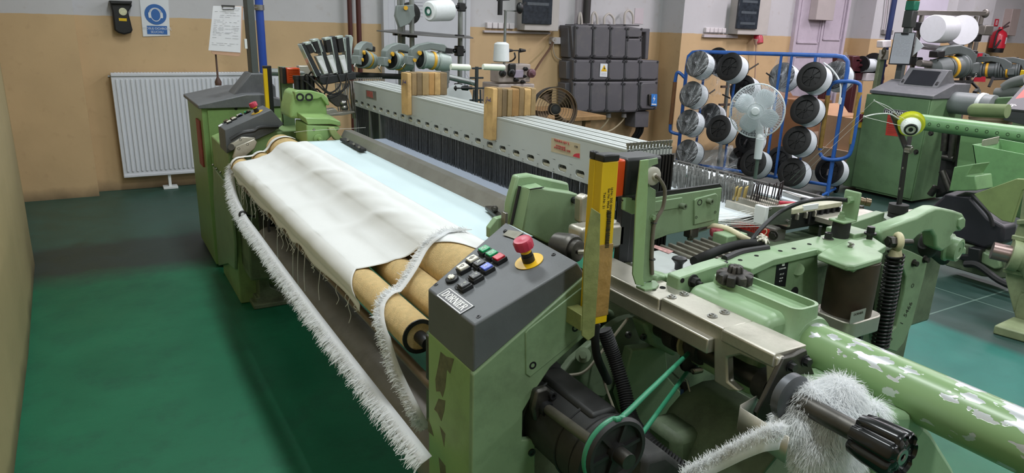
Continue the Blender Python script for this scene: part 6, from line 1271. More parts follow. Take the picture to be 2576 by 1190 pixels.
# small wall switch with two conduits
ws2 = thing('wall_switch', 'grey wall switch below two thin conduits, beside the dark blue pole', 'switch', PY(2225, 88, YB3))
p0, p1 = PY(2217, 75, YB3), PY(2238, 87, YB3); G().box((p0[0], YB3-.05, p1[2]), (p1[0], YB3+.005, p0[2])).o('switch_body', mat('switch_grey', '8a8684', .5, var=.15), ws2, .006)
for a in (2224, 2234): G().tube([PY(a-2, 75, YB3-.03), PY(a+2, 55, YB3-.03), PY(a+8, 0, YB3-.03), PY(a+18, -80, YB3-.03)], .012, 6).o('thin_conduit', TRK, ws2)
# ---- fire extinguisher with sign, wall cabinet
fe = thing('fire_extinguisher', 'red fire extinguisher hanging on the tan wall', 'fire extinguisher', PY(2505, 130, YB3-.1))
k6 = zc(5.408, 2240, 0); RX = mat('extinguisher_red', 'b81f31', .3, var=.05); ye_ = YB3-.14
c = PY(*k6(1470, 560), ye_); top_ = PY(*k6(1490, 420), ye_); bot_ = PY(*k6(1430, 715), ye_); R_ = .115; xb_ = (top_[0]+bot_[0])/2
G().lathe((xb_, ye_, bot_[2]), Z3, [(0, R_*.9), (.07, R_*.95), (.075, R_*.95)], 24).o('boot', BLACK, fe)
G().lathe((xb_, ye_, bot_[2]+.07), Z3, [(0, R_), (top_[2]-bot_[2]-.14, R_), (top_[2]-bot_[2]-.09, R_*.8), (top_[2]-bot_[2]-.05, R_*.3), (top_[2]-bot_[2]-.01, R_*.25)], 28).o('cylinder', RX, fe)
zt_ = top_[2]+.02; G().bar((xb_-.02, ye_, zt_), (xb_+.14, ye_-.04, zt_+.06), .03, .02).bar((xb_-.02, ye_, zt_+.0), (xb_+.13, ye_-.05, zt_+.12), .02, .015).cyl((xb_, ye_, zt_-.06), (xb_, ye_, zt_+.02), .03).o('valve_lever', mat('valve_dark', '5b4a4a', .4, .3, var=.1), fe)
G().tube([V(xb_-.02, ye_-.02, zt_), V(xb_-.16, ye_-.04, zt_-.05), V(xb_-.18, ye_-.05, zt_-.3), V(xb_-.13, ye_-.1, bot_[2]+.2)], .014, 7, sm=6).o('hose', RUBBER, fe)
g = G(); rows = []
for z in (bot_[2]+.24, top_[2]-.20): rows.append([V(xb_+(R_+.002)*math.sin(t), ye_-(R_+.002)*math.cos(t), z) for t in np.linspace(-.1, 1.2, 8)])
g.grid(rows).o('instruction_label', SW, fe)
def wallsign(label, q, y, sym=True):
    t = thing('fire_sign', label, 'sign', PY(*k6(*q[3]), y)); G().prism(pys([k6(*c) for c in q], y), (0, .008, 0)).o('sign_plate', mat('sign_red', 'c02036', .5, var=.03), t)
    if sym:
        P = pys([k6(*c) for c in q], y-.002); cx = sum(P)/4; G().prism([cx+(p-cx)*V(.45, 1, .6) for p in P], (0, .002, 0)).o('white_symbol', SW, t)
        G().prism([cx+(p-cx)*V(.16, 1, .45)-Y3*.002 for p in P], (0, .002, 0)).o('red_symbol', MATS['sign_red'], t)
wallsign('small red fire sign with a white symbol above the extinguisher', ((1432, 258), (1480, 260), (1462, 358), (1412, 356)), YB3-.01)
wallsign('small red and white sign beside the creel posts', ((1225, 478), (1262, 480), (1256, 505), (1220, 502)), YB3-.01, False)
tag(G().prism(pys([k6(*c) for c in ((1672, 120), (1780, 125), (1700, 490), (1600, 480))], YB3-.12), (0, .13, 0)).o('wall_cabinet', mat('cabinet_beige', 'a89994', .5, var=.05), None, .006), 'narrow beige cabinet on the wall right beside the fire extinguisher', 'cabinet')
# white doorway areas beyond the second creel
d3 = struct(G().box((PY(2300, 60, YB3)[0], YB3-.02, 0), (PY(2372, 60, YB3)[0], YB3+.01, 2.15)).o('door_3', mat('door_lilac', 'c9c3d2', .5, var=.03)))
struct(G().box((PY(2408, 20, YB3)[0], YB3-.25, 0), (PY(2460, 20, YB3)[0], YB3+.01, ZC)).o('trim_1', WALLM))
# ---- winding machine on a bench with cone stand
wm = thing('winding_machine', 'beige yarn winding machine with round dials behind the wooden combs', 'winding machine', PY(1300, 260, 5.6))
wy = 5.6; w4 = zc(2.975, 1180, 0); WMM = mat('machine_beige', 'a19690', .5, var=.06, vs=6, dirt=('6d645c', .4, 12))
P0, P1 = PY(*w4(222, 480), wy), PY(*w4(458, 615), wy); G().box((P0[0], wy, P1[2]), (P1[0], wy+.16, P0[2])).o('machine_head', WMM, wm, .01)
P2, P3 = PY(*w4(215, 630), wy), PY(*w4(478, 760), wy); G().box((P2[0], wy-.02, .718), (P3[0], wy+.3, P2[2])).o('machine_column', WMM, wm, .01)
for (a, b, r) in ((245, 548, .03), (310, 545, .035), (460, 548, .04), (415, 515, .018), (395, 612, .016), (345, 597, .02), (405, 570, .014)):
    p = PY(*w4(a, b), wy); G().lathe(p, -Y3, [(-.005, r), (.03, r), (.035, r*.7), (.06, r*.35)], 18).o('dial', BLACK if r != .04 else mat('dial_maroon', '6b4a52', .4, var=.1), wm)
p = PY(*w4(365, 552), wy); G().box(p-V(.05, .02, .035), p+V(.05, .0, .035)).o('display_block', mat('display_lilac', '9a90a0', .4, var=.1), wm, .004)
p = PY(*w4(315, 510), wy); G().box(p-V(.035, .03, .05), p+V(.035, 0, .04)).o('black_motor', BLACK, wm, .008)
G().tube([PY(*w4(340, 395), wy), PY(*w4(345, 430), wy-.02), PY(*w4(320, 455), wy+.05), PY(*w4(290, 462), wy+.10)], .008, 7, sm=5).cyl(PY(*w4(285, 378), wy), PY(*w4(325, 378), wy), .02, .01, 10).cyl(PY(*w4(380, 378), wy), PY(*w4(422, 378), wy), .02, .01, 10).cyl(PY(*w4(325, 378), wy), PY(*w4(380, 378), wy), .006).cyl(PY(*w4(373, 378), wy), PY(*w4(373, 475), wy), .006).o('tension_arm', BLACK, wm)
p = PY(*w4(470, 740), wy); G().lathe(p-V(.04, 0, 0), X3, [(0, .03), (.0, .032), (.06, .032), (.06, .03)], 16).o('white_roller', WHITE, wm)
xs = PY(*w4(270, 200), wy+.05)[0]; zs = PY(*w4(270, 80), wy+.05)[2]; zbm = PY(*w4(270, 480), wy+.05)[2]
G().cyl((xs, wy+.05, zbm-.1), (xs, wy+.05, zs), .012, n=12).bar((xs-.01, wy+.05, zs), (xs+.12, wy+.05, zs), .03, .01).o('stand_pole', TUB, wm)
p = PY(*w4(232, 50), wy); G().cyl(p-Z3*.07, p+Z3*.06, .022).bar(p+V(-.03, 0, .05), p+V(.09, 0, .06), .02, .01).o('yarn_guide', BLACK, wm); p = PY(*w4(380, 60), wy); G().ball(p, (.035, .03, .05), 12, 8).bar(p, p+V(.06, 0, .05), .014, .014).o('guide_hook', BLACK, wm)
p = PY(*w4(240, 465), wy-.03); L_ = PY(*w4(240, 315), wy-.03)[2]-p[2]
cnn = tag(G().lathe(p, Z3, [(0, .06), (.01, .073), (L_*.9, .066), (L_*.96, .055), (L_*.97, .045), (L_, .042), (L_, .02)], 28).o('yarn_cone', CONE), 'tall white yarn cone standing on the pole of the winding machine', 'yarn cone')
tag(G().box((P2[0]-.5, wy-.35, .68), (P3[0]+.6, wy+.5, .72)).box((P2[0]-.4, wy-.3, 0), (P2[0]-.34, wy-.24, .69)).box((P3[0]+.4, wy-.3, 0), (P3[0]+.46, wy-.24, .69)).box((P2[0]-.4, wy+.4, 0), (P2[0]-.34, wy+.46, .69)).box((P3[0]+.4, wy+.4, 0), (P3[0]+.46, wy+.46, .69)).o('work_bench', WOODD, None, .004), 'low wooden bench carrying the beige winding machine', 'bench')
# ---- dark floor fan
ff = thing('floor_fan', 'dark industrial drum fan on the floor under the grey switchboard', 'fan', PY(1390, 300, 4.98)); fcx = PY(1393, 275, 4.98); R_ = .187; dF = nrm(V(-.35, -.9, .1))
x_, y_, d_ = frame(dF)
G().lathe(fcx-dF*.06, dF, [(0, R_), (.14, R_), (.14, R_*.95), (.02, R_*.94)], 40, cap=False).o('fan_drum', BLACK, ff)
for k in range(7): G().torus(fcx+dF*(.07+.002*(7-k)), dF, R_*(.96-.12*k), .0025, 30, 5).o('guard_ring', mat('guard_bronze', '7d6a55', .4, .5, var=.15), ff)
for k in range(4):
    a = k*math.pi/2+.5; bl = []
    for i in range(5):
        r = R_*(.2+.68*i/4); w_ = .2+.25*i/4; bl.append([fcx+x_*math.cos(a+s*w_)*r+y_*math.sin(a+s*w_)*r+dF*(.02*s) for s in (-1, -.3, .4, 1)])
    G().grid(bl).o('fan_blade', mat('blade_bronze', '6e5a48', .4, .4, var=.2), ff, solid=.004)
G().lathe(fcx-dF*.02, dF, [(0, .05), (.07, .05), (.085, .03)], 20).o('fan_hub', BLACKD, ff)
for s in (-1, 1): G().bar(fcx+V(s*.21, 0, 0), V(fcx[0]+s*.21, fcx[1], .0), .03, .03).bar(V(fcx[0]+s*.21, fcx[1]-.22, .02), V(fcx[0]+s*.21, fcx[1]+.22, .02), .04, .03).o('fan_stand', BLACKD, ff)
# ================================================================ SPOOL RACK, FAN, BOXES
RA = V(6.04, 4.13, 0); RD = nrm(V(-.342, .94, 0)); RN = V(-.94, -.342, 0); RL = 1.60
def rk(s, off, z): return RA+RD*s+RN*off+V(0, 0, z)
def on_rack(px, py, off): d = ray(px, py); t = (off-(CAM-RA)[:2]@RN[:2])/(d[:2]@RN[:2]); return CAM+d*t
rack = thing('spool_rack', 'blue tubular trolley rack loaded with black-flanged spools of white yarn', 'rack', RA+RD*RL/2)
r_ = .019
G().tube([rk(0, 0, 0.02), rk(0, 0, 1.2), rk(.01, 0, 1.28), rk(.05, 0, 1.318), rk(.12, 0, 1.325), rk(RL-.12, 0, 1.30), rk(RL-.05, 0, 1.29), rk(RL-.01, 0, 1.25), rk(RL, 0, 1.15), rk(RL, 0, .02)], r_, 12).o('main_frame', BLUE, rack, sharp=60)
for s in (.30, .52, .62, 1.06, 1.40): G().cyl(rk(s, 0, .10), rk(s, 0, 1.31), .013, n=10).o('rack_upright', BLUE, rack)
G().cyl(rk(0, 0, .12), rk(RL, 0, .12), .016, n=10).o('lower_rail', BLUE, rack)
for s in (0., RL): G().cyl(rk(s, -.32, .045), rk(s, .30, .045), .014, n=10).o('foot_bar', BLUE, rack)
for (s, o) in ((0, .28), (0, -.3), (RL, .28), (RL, -.3)): G().cyl(rk(s, o, .05)-RD*.015, rk(s, o, .05)+RD*.015, .05, n=18).o('castor_wheel', BLACK, rack)
SLV = mat('handle_sleeve', '9b7a3a', .5, var=.2, vs=14, dirt=('5d4a2c', .6, 16)); SLB = mat('handle_sleeve_brown', '6f4a2c', .55, var=.2, vs=14)
# push handles at both ends
def handle(pts, sleeves, m):
    h = G().tube(pts, .0175, 10, sm=5).o('push_handle', BLUE, rack, sharp=60)
    for a, b in sleeves: G().cyl(a, b, .0215, n=12).o('grip_sleeve', m, rack)
u = lambda a, b, o=.0: on_rack(a, b, o)
hp = [PX(a, b, 5.95) for a, b in ((2078, 390), (2072, 300), (2090, 240), (2110, 208), (2140, 206))]; hq = [PX(a, b, 6.0) for a, b in ((2140, 206), (2160, 212), (2163, 232), (2150, 320), (2140, 375), (2120, 397), (2095, 404), (2078, 390))]
handle([PX(2063, 378, 5.98), PX(2063, 365, 5.98), PX(2072, 300, 5.98), PX(2084, 232, 5.98), PX(2092, 212, 5.98), PX(2112, 205, 5.99), PX(2138, 205, 6.02), PX(2158, 209, 6.06), PX(2164, 224, 6.08), PX(2156, 300, 6.08), PX(2142, 375, 6.08), PX(2128, 396, 6.06), PX(2098, 402, 6.02), PX(2072, 398, 5.98), PX(2063, 386, 5.98)], [(PX(2063, 372, 5.98), PX(2083, 240, 5.98)), (PX(2141, 362, 6.08), PX(2163, 232, 6.08))], SLV)
e_ = rk(RL, 0, 0); handle([rk(RL, 0, 1.02), PX(1706, 182, e_[0]-.05), PX(1699, 200, e_[0]-.06), PX(1692, 255, e_[0]-.06), PX(1686, 318, e_[0]-.06), PX(1689, 332, e_[0]-.05), rk(RL, 0, .42)], [(PX(1698, 206, e_[0]-.06), PX(1687, 312, e_[0]-.06))], SLB)
# ---- spools
SPB = mat('spool_black', '0f0f10', .5, var=.2, vs=14, dirt=('2c2b29', .25, 18)); SPW = mat('spool_white_yarn', 'd3dade', .6, var=.03, vs=30, bump=.1, bs=300)
def spool(label, group):
    """local frame: x from the front flange into the rack, origin at the middle of the front flange"""
    t = thing('yarn_spool', label, 'yarn spool', (0, 0, 0), group); R = .168
    G().lathe((0, 0, 0), X3, [(.0, .02), (.0, .03), (.008, .032), (.014, .10), (.004, .104), (.0, .108), (.0, .112), (.003, R*.97), (.006, R), (.014, R), (.016, .1)], 44).o('front_flange', SPB, t)
    for k in range(8): a = k*math.pi/4; G().obb(V(.008, math.cos(a)*.066, math.sin(a)*.066), V(.004, 0, 0), V(0, math.cos(a), math.sin(a))*.034, V(0, -math.sin(a), math.cos(a))*.0035).o('flange_spoke', SPB, t)
    G().lathe((.02, 0, 0), X3, [(0, .11), (0, R*.985), (.142, R*.985), (.142, .1)], 44).o('yarn_winding', SPW, t)
    G().lathe((.16, 0, 0), X3, [(0, .05), (0, R), (.01, R), (.01, .05)], 40).o('rear_flange', SPB, t)
    return t
PLA = mat('clear_polythene', 'e8ecf0', .18, var=0, alpha=.5, bump=.9, bs=22, spec=.8)
# folds gathered towards the knot: streaks run along the radius of each bag
_n = PLA.node_tree; _N = _n.nodes; _K = _n.links
_c = _N.new('ShaderNodeTexCoord'); _s = _N.new('ShaderNodeSeparateXYZ'); _K.new(_c.outputs['Object'], _s.inputs[0])
_a = _N.new('ShaderNodeMath'); _a.operation = 'ARCTAN2'; _K.new(_s.outputs[1], _a.inputs[0]); _K.new(_s.outputs[2], _a.inputs[1])
_b = _N.new('ShaderNodeMath'); _b.operation = 'MULTIPLY'; _K.new(_a.outputs[0], _b.inputs[0]); _b.inputs[1].default_value = 3.0
_l = _N.new('ShaderNodeVectorMath'); _l.operation = 'LENGTH'; _K.new(_c.outputs['Object'], _l.inputs[0])
_v = _N.new('ShaderNodeCombineXYZ'); _K.new(_b.outputs[0], _v.inputs[0]); _K.new(_l.outputs['Value'], _v.inputs[1]); _K.new(_s.outputs[0], _v.inputs[2])
_t = _N.new('ShaderNodeTexNoise'); _t.inputs['Scale'].default_value = 2.6; _t.inputs['Detail'].default_value = 6; _t.inputs['Roughness'].default_value = .7; _K.new(_v.outputs[0], _t.inputs['Vector'])
_m = _N.new('ShaderNodeMapRange'); _m.inputs[1].default_value = .5; _m.inputs[2].default_value = .78; _m.inputs[3].default_value = .08; _m.inputs[4].default_value = .75
_K.new(_t.outputs['Fac'], _m.inputs[0]); _K.new(_m.outputs[0], _N['Principled BSDF'].inputs['Alpha'])
def wrap_mesh(seedv, long=.19):
    r = random.Random(seedv); g = G(); n = 40; prof = [(-.055, .012), (-.03, .020), (-.012, .03), (-.006, .07), (-.006, .12), (-.002, .16), (.02, .171), (.08, .172), (.15, .172), (.19, .171), (.195, .15)]; rows = []
    ph = [r.uniform(0, 6.28) for _ in range(6)]
    for h, R in prof:
        row = []
        for i in range(n+1):
            a = 2*math.pi*(i % n)/n; w = 1.015+.012*math.sin(9*a+ph[0])+.010*math.sin(14*a+ph[1]+h*30)+.006*math.sin(23*a+ph[2])
            row.append(V(h+.006*math.sin(13*a+ph[3]), R*w*math.cos(a), R*w*math.sin(a)-.01*(h > .1)))
        rows.append(row)
    return g.grid(rows)
# pixel of the flange centre, offset from the rack plane, wrapped?, label
S = [((2040, 193), .22, 0, 'bare black spool at the top of the blue rack, nearest the brown push handles'), ((2023, 275), .22, 0, 'bare spool in the handle-end column, second from the top'), ((2003, 353), .22, 0, 'bare spool in the handle-end column, third from the top'), ((1990, 433), .22, 0, 'bottom bare spool of the column at the handle end'),
     ((1833, 167), .22, 0, 'bare black spool at the top of the rack beside a plastic-wrapped one'), ((1806, 323), .22, 0, 'bare black spool beside the third plastic-wrapped spool, next to the white fan'), ((1893, 409), .22, 0, 'bare black spool low on the rack behind the white fan pole'),
     ((1752, 160), .22, 1, 'plastic-wrapped spool at the top corner of the rack'), ((1736, 236), .22, 1, 'plastic-wrapped spool with a twisted knot, second from the top of its column'), ((1728, 307), .22, 1, 'plastic-wrapped spool, third from the top of its column'), ((1726, 382), .22, 1, 'plastic-wrapped spool at the bottom of its column'),
     ((1965, 190), -.15, 1, 'plastic-wrapped spool hanging behind a blue upright, above the fan'), ((2085, 428), -.13, 0, 'bare spool at floor level behind the brown push handles'), ((2098, 188), -.14, 1, 'plastic-wrapped spool behind the rack corner under the hanging white plug'), ((1866, 222), -.14, 0, 'spool mostly hidden behind the top of the white fan'), ((1880, 352), -.14, 0, 'spool mostly hidden behind the lower rim of the white fan'), ((1862, 398), -.36, 0, 'spool low on the far side of the rack, between fan pole and wrapped spools'), ((1958, 402), -.14, 0, 'spool low on the far side of the rack, between fan pole and bottom bare spool'), ((1783, 290), -.14, 1, 'plastic-wrapped spool behind the bare spool next to the fan'), ((1800, 152), -.14, 0, 'spool on the far side behind the top rail, between two front spools')]
proto_s = None; bd = nrm(V(math.cos(math.radians(8)), math.sin(math.radians(8)), -.30))
up_ = nrm(V(0, 0, 1)-bd*bd[2]); sd_ = np.cross(up_, bd); ROT = Matrix(((bd[0], sd_[0], up_[0]), (bd[1], sd_[1], up_[1]), (bd[2], sd_[2], up_[2]))).to_euler()
wrap_o = {}
for i, ((a, b), off, wr_, lab) in enumerate(S):
    t = spool(lab, 'yarn spools on the blue rack') if proto_s is None else copy_tree(proto_s)
    if proto_s is None: proto_s = t
    t['label'] = lab; p = on_rack(a, b, off); t.location = tuple(p); e = ROT.copy(); t.rotation_euler = e; t.scale = ((.80,)*3 if wr_ else (.84,)*3)
    if wr_:
        w = wrap_mesh(i).o('plastic_wrap', PLA, None, sharp=180); c_ = WL[w]; w.parent = t; w.location = tuple(c_)
    q = p+bd*.13; G().cyl(p-bd*.012, rk((q-RA)@RD, 0, max(q[2], .1)), .011, n=10).o('spool_peg', BLACK, rack)
# loose polythene and pegs
def crumple(px, py, off, w, h, seedv, label, am=1.):
    r = random.Random(seedv); c = on_rack(px, py, off); n = 16; rows = []; ph = [r.uniform(0, 6) for _ in range(8)]
    for j in range(n+1):
        v = j/n; row = []
        for i in range(n+1):
            u_ = i/n-.5; ww = w*(.35+.65*v); row.append(c+RD*(-u_*ww)+RN*am*(.05*math.sin(17*u_+ph[0]+4*v)+.035*math.sin(31*u_+ph[1])+.03*math.sin(13*v+ph[2]+5*u_))+V(0, 0, h*(.5-v)+.02*math.sin(9*u_+ph[3])))
        rows.append(row)
    tag(G().grid(rows).o('plastic_sheet', PLA, sharp=180), label, 'plastic bag')
crumple(1815, 402, .30, .42, .27, 3, 'crumpled clear plastic sheet hanging at the foot of the blue rack')
crumple(1800, 212, -.045, .16, .22, 5, 'small torn clear plastic flap hanging under the top rail', .25)
crumple(2120, 165, -.33, .22, .22, 7, 'clear plastic bag corner sticking up behind the rack corner', .3)
crumple(1958, 205, -.06, .26, .42, 9, 'clear plastic bag pulled over the spool behind the blue upright', .25)
for (a, b, c, d) in ((1880, 178, 1908, 160), (1785, 235, 1798, 226), (1818, 238, 1836, 247), (1928, 184, 1945, 196)): G().cyl(on_rack(a, b, .0), on_rack(c, d, -.1), .008, n=8).o('empty_peg', STEELD, rack)
# white mains lead hung over the rack
G().tube([PX(a, b, 6.0) for a, b in ((2072, 158), (2090, 172), (2108, 196), (2115, 220), (2113, 248))], .008, 7, sm=6).box(PX(2109, 262, 5.99)-V(.0, .02, 0), PX(2116, 246, 5.99)+V(.012, .02, 0)).o('hanging_lead', WHITE, rack)
# ---- stand with clamps behind
sc = thing('clamp_stand', 'grey post with clamps standing behind the spools', 'stand', PD(1828, 330, 7.9)*V(1, 1, 0))
p0 = PD(1828, 240, 7.9); G().cyl((p0[0], p0[1], 0), (p0[0], p0[1], 1.12), .022, n=12).o('post', TUB, sc)
for z in (1.05, .92, .72): G().bar((p0[0]-.1, p0[1], z), (p0[0]+.12, p0[1], z), .03, .025).cyl((p0[0]+.08, p0[1]-.04, z), (p0[0]+.16, p0[1]-.04, z), .03).o('clamp', mat('clamp_mix', '5d5048', .5, .4, var=.3, vs=20), sc)
# ---- white pedestal fan
fn = thing('pedestal_fan', 'white pedestal fan with four blades standing in front of the blue rack', 'fan', PD(1909, 470, 5.3)*V(1, 1, 0))
fd = 5.3; c = PD(1904, 279, fd); R_ = .2; dF = nrm(V(-.86, -.5, .02)); x_, y_, d_ = frame(dF); FW = mat('fan_white', 'd2d8da', .35, var=.02); FG_ = mat('fan_guard_wire', 'c9d0d4', .35, var=0); FBL = mat('fan_blade_clear', 'ccd6da', .25, var=.03, alpha=.9)
G().torus(c, dF, R_, .006, 48, 8).o('guard_rim', FW, fn)
g = G()
for k in range(110):
    a = 2*math.pi*k/110; e0 = x_*math.cos(a)+y_*math.sin(a); a2 = a+.35; e1 = x_*math.cos(a2)+y_*math.sin(a2); mid = nrm(e0+e1)
    g.tube([c+e0*.03+dF*.055, c+mid*R_*.6+dF*.045, c+e1*R_*.96+dF*.015, c+e1*R_], 0.0016, 4)
    if k % 2 == 0: g.tube([c+e0*.04-dF*.06, c+mid*R_*.6-dF*.05, c+e1*R_*.97-dF*.015, c+e1*R_], .0011, 4)
for k in range(4): g.torus(c+dF*(.054-.012*k), dF, R_*(.3+.2*k), .0012, 36, 4)
stuff(g.o('guard_wires', FG_, fn, recalc=False))
for k in range(4):
    a = k*math.pi/2+1.1; bl = []
    for i in range(7):
        r = R_*(.12+.74*i/6); w_ = .30+.42*math.sin(math.pi*min(1, (i+.7)/6.5)); bl.append([c+(x_*math.cos(a+s*w_)+y_*math.sin(a+s*w_))*r+dF*(.018*s+.0) for s in (-1, -.5, 0, .5, 1)])
    G().grid(bl).o('fan_blade', FBL, fn, solid=.003, sharp=180)
G().lathe(c+dF*.05, dF, [(-.03, .03), (.01, .032), (.016, .026), (.018, 0)], 24).o('guard_badge', FW, fn); G().lathe(c-dF*.13, dF, [(0, .03), (.01, .05), (.08, .055), (.11, .03)], 24).o('motor_case', FW, fn, bevel=0)
nb_ = PD(1912, 360, fd); G().cyl(c-dF*.09-V(0, 0, .03), V(nb_[0]+.02, nb_[1]+.02, c[2]-.21), .035, .028, 16).cyl(V(nb_[0]+.02, nb_[1]+.02, c[2]-.20), V(nb_[0]+.02, nb_[1]+.02, c[2]-.36), .033, .028, 16).o('neck', FW, fn, .004)
G().cyl(V(nb_[0]+.02, nb_[1]+.02, .03), V(nb_[0]+.02, nb_[1]+.02, c[2]-.3), .014, n=12).o('pole', mat('pole_grey_green', '5f6f66', .4, .4, var=.05), fn)
G().lathe((nb_[0]+.02, nb_[1]+.02, 0), Z3, [(0, .19), (.02, .19), (.035, .15), (.05, .03)], 32).o('base', FW, fn)
G().tube([c-dF*.1, c+V(.1, -.02, -.14), c+V(.09, -.03, -.24), c+V(.03, -.02, -.27)], .005, 6, sm=6).tube([PD(1950, 228, 5.5), PD(1938, 285, 5.5), PD(1925, 350, 5.4), PD(1915, 358, 5.35)], .006, 6, sm=5).o('mains_lead', WHITE, fn)
# ---- cardboard boxes
CARD = mat('cardboard', 'b08a6b', .8, var=.08, vs=6); CARDD = mat('cardboard_brown', '8a6244', .8, var=.1, vs=6)
def carton(label, px, py, x, w, dpt, hgt, z, m=CARD, rot=0.):
    c = PX(px, py, x); t = thing('cardboard_box', label, 'box', (c[0], c[1], z)); b = G().box((c[0], c[1]-w/2, z), (c[0]+dpt, c[1]+w/2, z+hgt)).o('box_body', m, t, .003)
    G().box((c[0]-.002, c[1]-.03, z+hgt-.001), (c[0]+dpt+.002, c[1]+.03, z+hgt+.002)).o('packing_tape', mat('tape_tan', 'a97f57', .3, var=.05), t)
    G().prism([V(c[0], c[1]+w/2, z+hgt), V(c[0]+dpt, c[1]+w/2, z+hgt), V(c[0]+dpt, c[1]+w/2+.1, z+hgt+.10), V(c[0], c[1]+w/2+.1, z+hgt+.10)], (0, .004, .002)).o('box_flap', m, t)
carton('tan cardboard box on a brown one, seen between the rack handles', 2112, 340, 7.2, .55, .5, .36, .28)
carton('larger brown cardboard box on the floor beneath the tan one', 2095, 330, 7.15, .8, .6, .28, 0, mat('card_grey_brown', '8f7a66', .8, var=.1))  # greyer brown board than the other cartons
carton('brown cardboard box on the floor behind the blue rack', 1968, 320, 7.6, .6, .5, .72, 0, CARDD)
# ---- maroon machine behind the rack
mm = thing('maroon_winder', 'old maroon bobbin machine with a black flanged spool behind the blue rack', 'winding machine', (9.0, 5.75, 0)); MRN = mat('maroon_paint', '4b1f26', .45, var=.15, vs=6, dirt=('2a1216', .5, 9)); ym_ = 5.7
m6 = zc(5.95, 1940, 0); def_ = lambda a, b: PY(*m6(a, b), ym_)
for (q, nm, dp) in ((((1225, 840), (1330, 835), (1345, 1100), (1215, 1110)), 'machine_frame', .3), (((1270, 885), (1420, 880), (1420, 930), (1270, 930)), 'top_beam', .3), (((1225, 1050), (1700, 1110), (1700, 1200), (1220, 1200)), 'machine_table', .5), (((1560, 970), (1660, 960), (1660, 1010), (1560, 1010)), 'spindle_block', .2), (((1600, 1030), (1650, 1030), (1650, 1120), (1590, 1120)), 'spindle_column', .2)): G().prism([def_(*c) for c in q], (0, dp, 0)).o(nm, MRN, mm, .01)
tl = def_(1240, 1200); G().box((tl[0], ym_, 0), (tl[0]+.08, ym_+.1, tl[2]+.02)).box((def_(1690, 1200)[0]-.08, ym_, 0), (def_(1690, 1200)[0], ym_+.1, tl[2]+.02)).box((tl[0], ym_+.4, 0), (tl[0]+.08, ym_+.5, tl[2]+.02)).o('machine_leg', MRN, mm, .006)
cx_ = def_(1515, 980); G().lathe(cx_, X3, [(0, .03), (0, .16), (.04, .16), (.04, .03)], 28).o('spool_flange', BLACK, mm); G().lathe(cx_-V(.24, 0, -.02), X3, [(0, .03), (0, .10), (.03, .10), (.03, .03)], 24).o('spool_flange', BLACK, mm); G().cyl(cx_-V(.23, 0, 0), cx_, .085, n=24).o('spool_yarn', SPW, mm); G().cyl(cx_-V(.3, 0, 0), cx_+V(.3, 0, 0), .02).o('spindle', MRN, mm)
p = def_(1450, 1150); G().box(p-V(.12, .06, .05), p+V(.12, .06, .05)).o('white_terminal_box', SWM, mm, .01)
# ================================================================ SECOND LOOM
L2 = thing('weaving_loom', 'second green weaving loom with a perforated front tube, behind the bobbin stand', 'loom', (6.4, 2.4, 0))
c2 = thing('electrical_cabinet', 'green electrical cabinet with a screen on its grey sloping lid, beside the spool rack', 'cabinet', (6.8, 3.9, 0)); C2G = mat('cabinet_green_dark', '62805a', .45, var=.1, vs=3, dirt=('3c4a34', .5, 5))
x2 = 6.55; t2 = zc(3.306, 2100, 160)
ya_, yb_2, yc_ = PX(*t2(300, 300), x2)[1], PX(*t2(810, 300), x2)[1], PX(*t2(180, 700), x2)[1]; zt2 = PX(*t2(550, 270), x2)[2]
G().box((x2, yb_2, .03), (x2+.55, ya_, zt2)).o('cabinet_body', C2G, c2, .004)
G().box((x2-.012, yb_2+.01, .05), (x2+.002, yc_-.02, zt2-.01)).o('cabinet_door', C2G, c2, .004)
G().box((x2+.02, ya_, .03), (x2+.45, ya_+.16, zt2-.25)).o('side_box', C2G, c2, .004)
lq = [PX(*t2(310, 240), x2-.02), PX(*t2(810, 300), x2-.02)]
G().prism([V(x2-.02, 0, zt2), V(x2-.02, 0, zt2+.03), V(x2+.30, 0, zt2+.13), V(x2+.57, 0, zt2+.13), V(x2+.57, 0, zt2)], (0, ya_-yb_2+.03, 0)).o('cabinet_lid', LIDM, c2, .005).location += Vector((0, yb_2-.015-0, 0))
s_a, s_b = PX(*t2(600, 85), x2+.28), PX(*t2(860, 110), x2+.28); yy0, yy1 = PX(*t2(870, 200), x2+.2)[1], PX(*t2(540, 180), x2+.2)[1]
G().prism([V(x2+.16, yy0, zt2+.085), V(x2+.30, yy0, zt2+.25), V(x2+.36, yy0, zt2+.25), V(x2+.46, yy0, zt2+.11)], (0, yy1-yy0, 0)).o('display_hood', LIDM, c2, .006)
e_s = nrm(V(.14, 0, .165)); n_s = nrm(V(-.165, 0, .14)); cs = V(x2+.23, (yy0+yy1)/2, zt2+.1675)+n_s*.001
G().obb(cs, e_s*.085, Y3*(yy1-yy0)*.36, n_s*.003).o('display_screen', mat('screen_dark', '24262b', .2, var=.1), c2, .002)
for s in (-1, 1): G().obb(cs+Y3*s*(yy1-yy0)*.43-e_s*.05, e_s*.02, Y3*.012, n_s*.004).o('screen_button', BLACK, c2, .004)
def x2q(q, x=x2-.0135): return [PX(*t2(*c), x) for c in q]
rn = G().prism(x2q(((440, 425), (540, 420), (540, 608), (420, 595))), (.001, 0, 0)).o('red_notice', mat('notice_red', 'b5392b', .6, var=.06), c2)
g = G()
for k in range(9): g.prism(x2q(((448-k*1.5, 455+k*15), (530, 452+k*15), (530, 456+k*15), (448-k*1.5, 459+k*15)), x2-.0142), (.0006, 0, 0))
g.o('notice_print', mat('notice_dark', '7d2a22', .7, var=0), rn)
dornier_badge(c2, PX(*t2(515, 408), x2-.0135), -Y3, Z3, .26, .055)
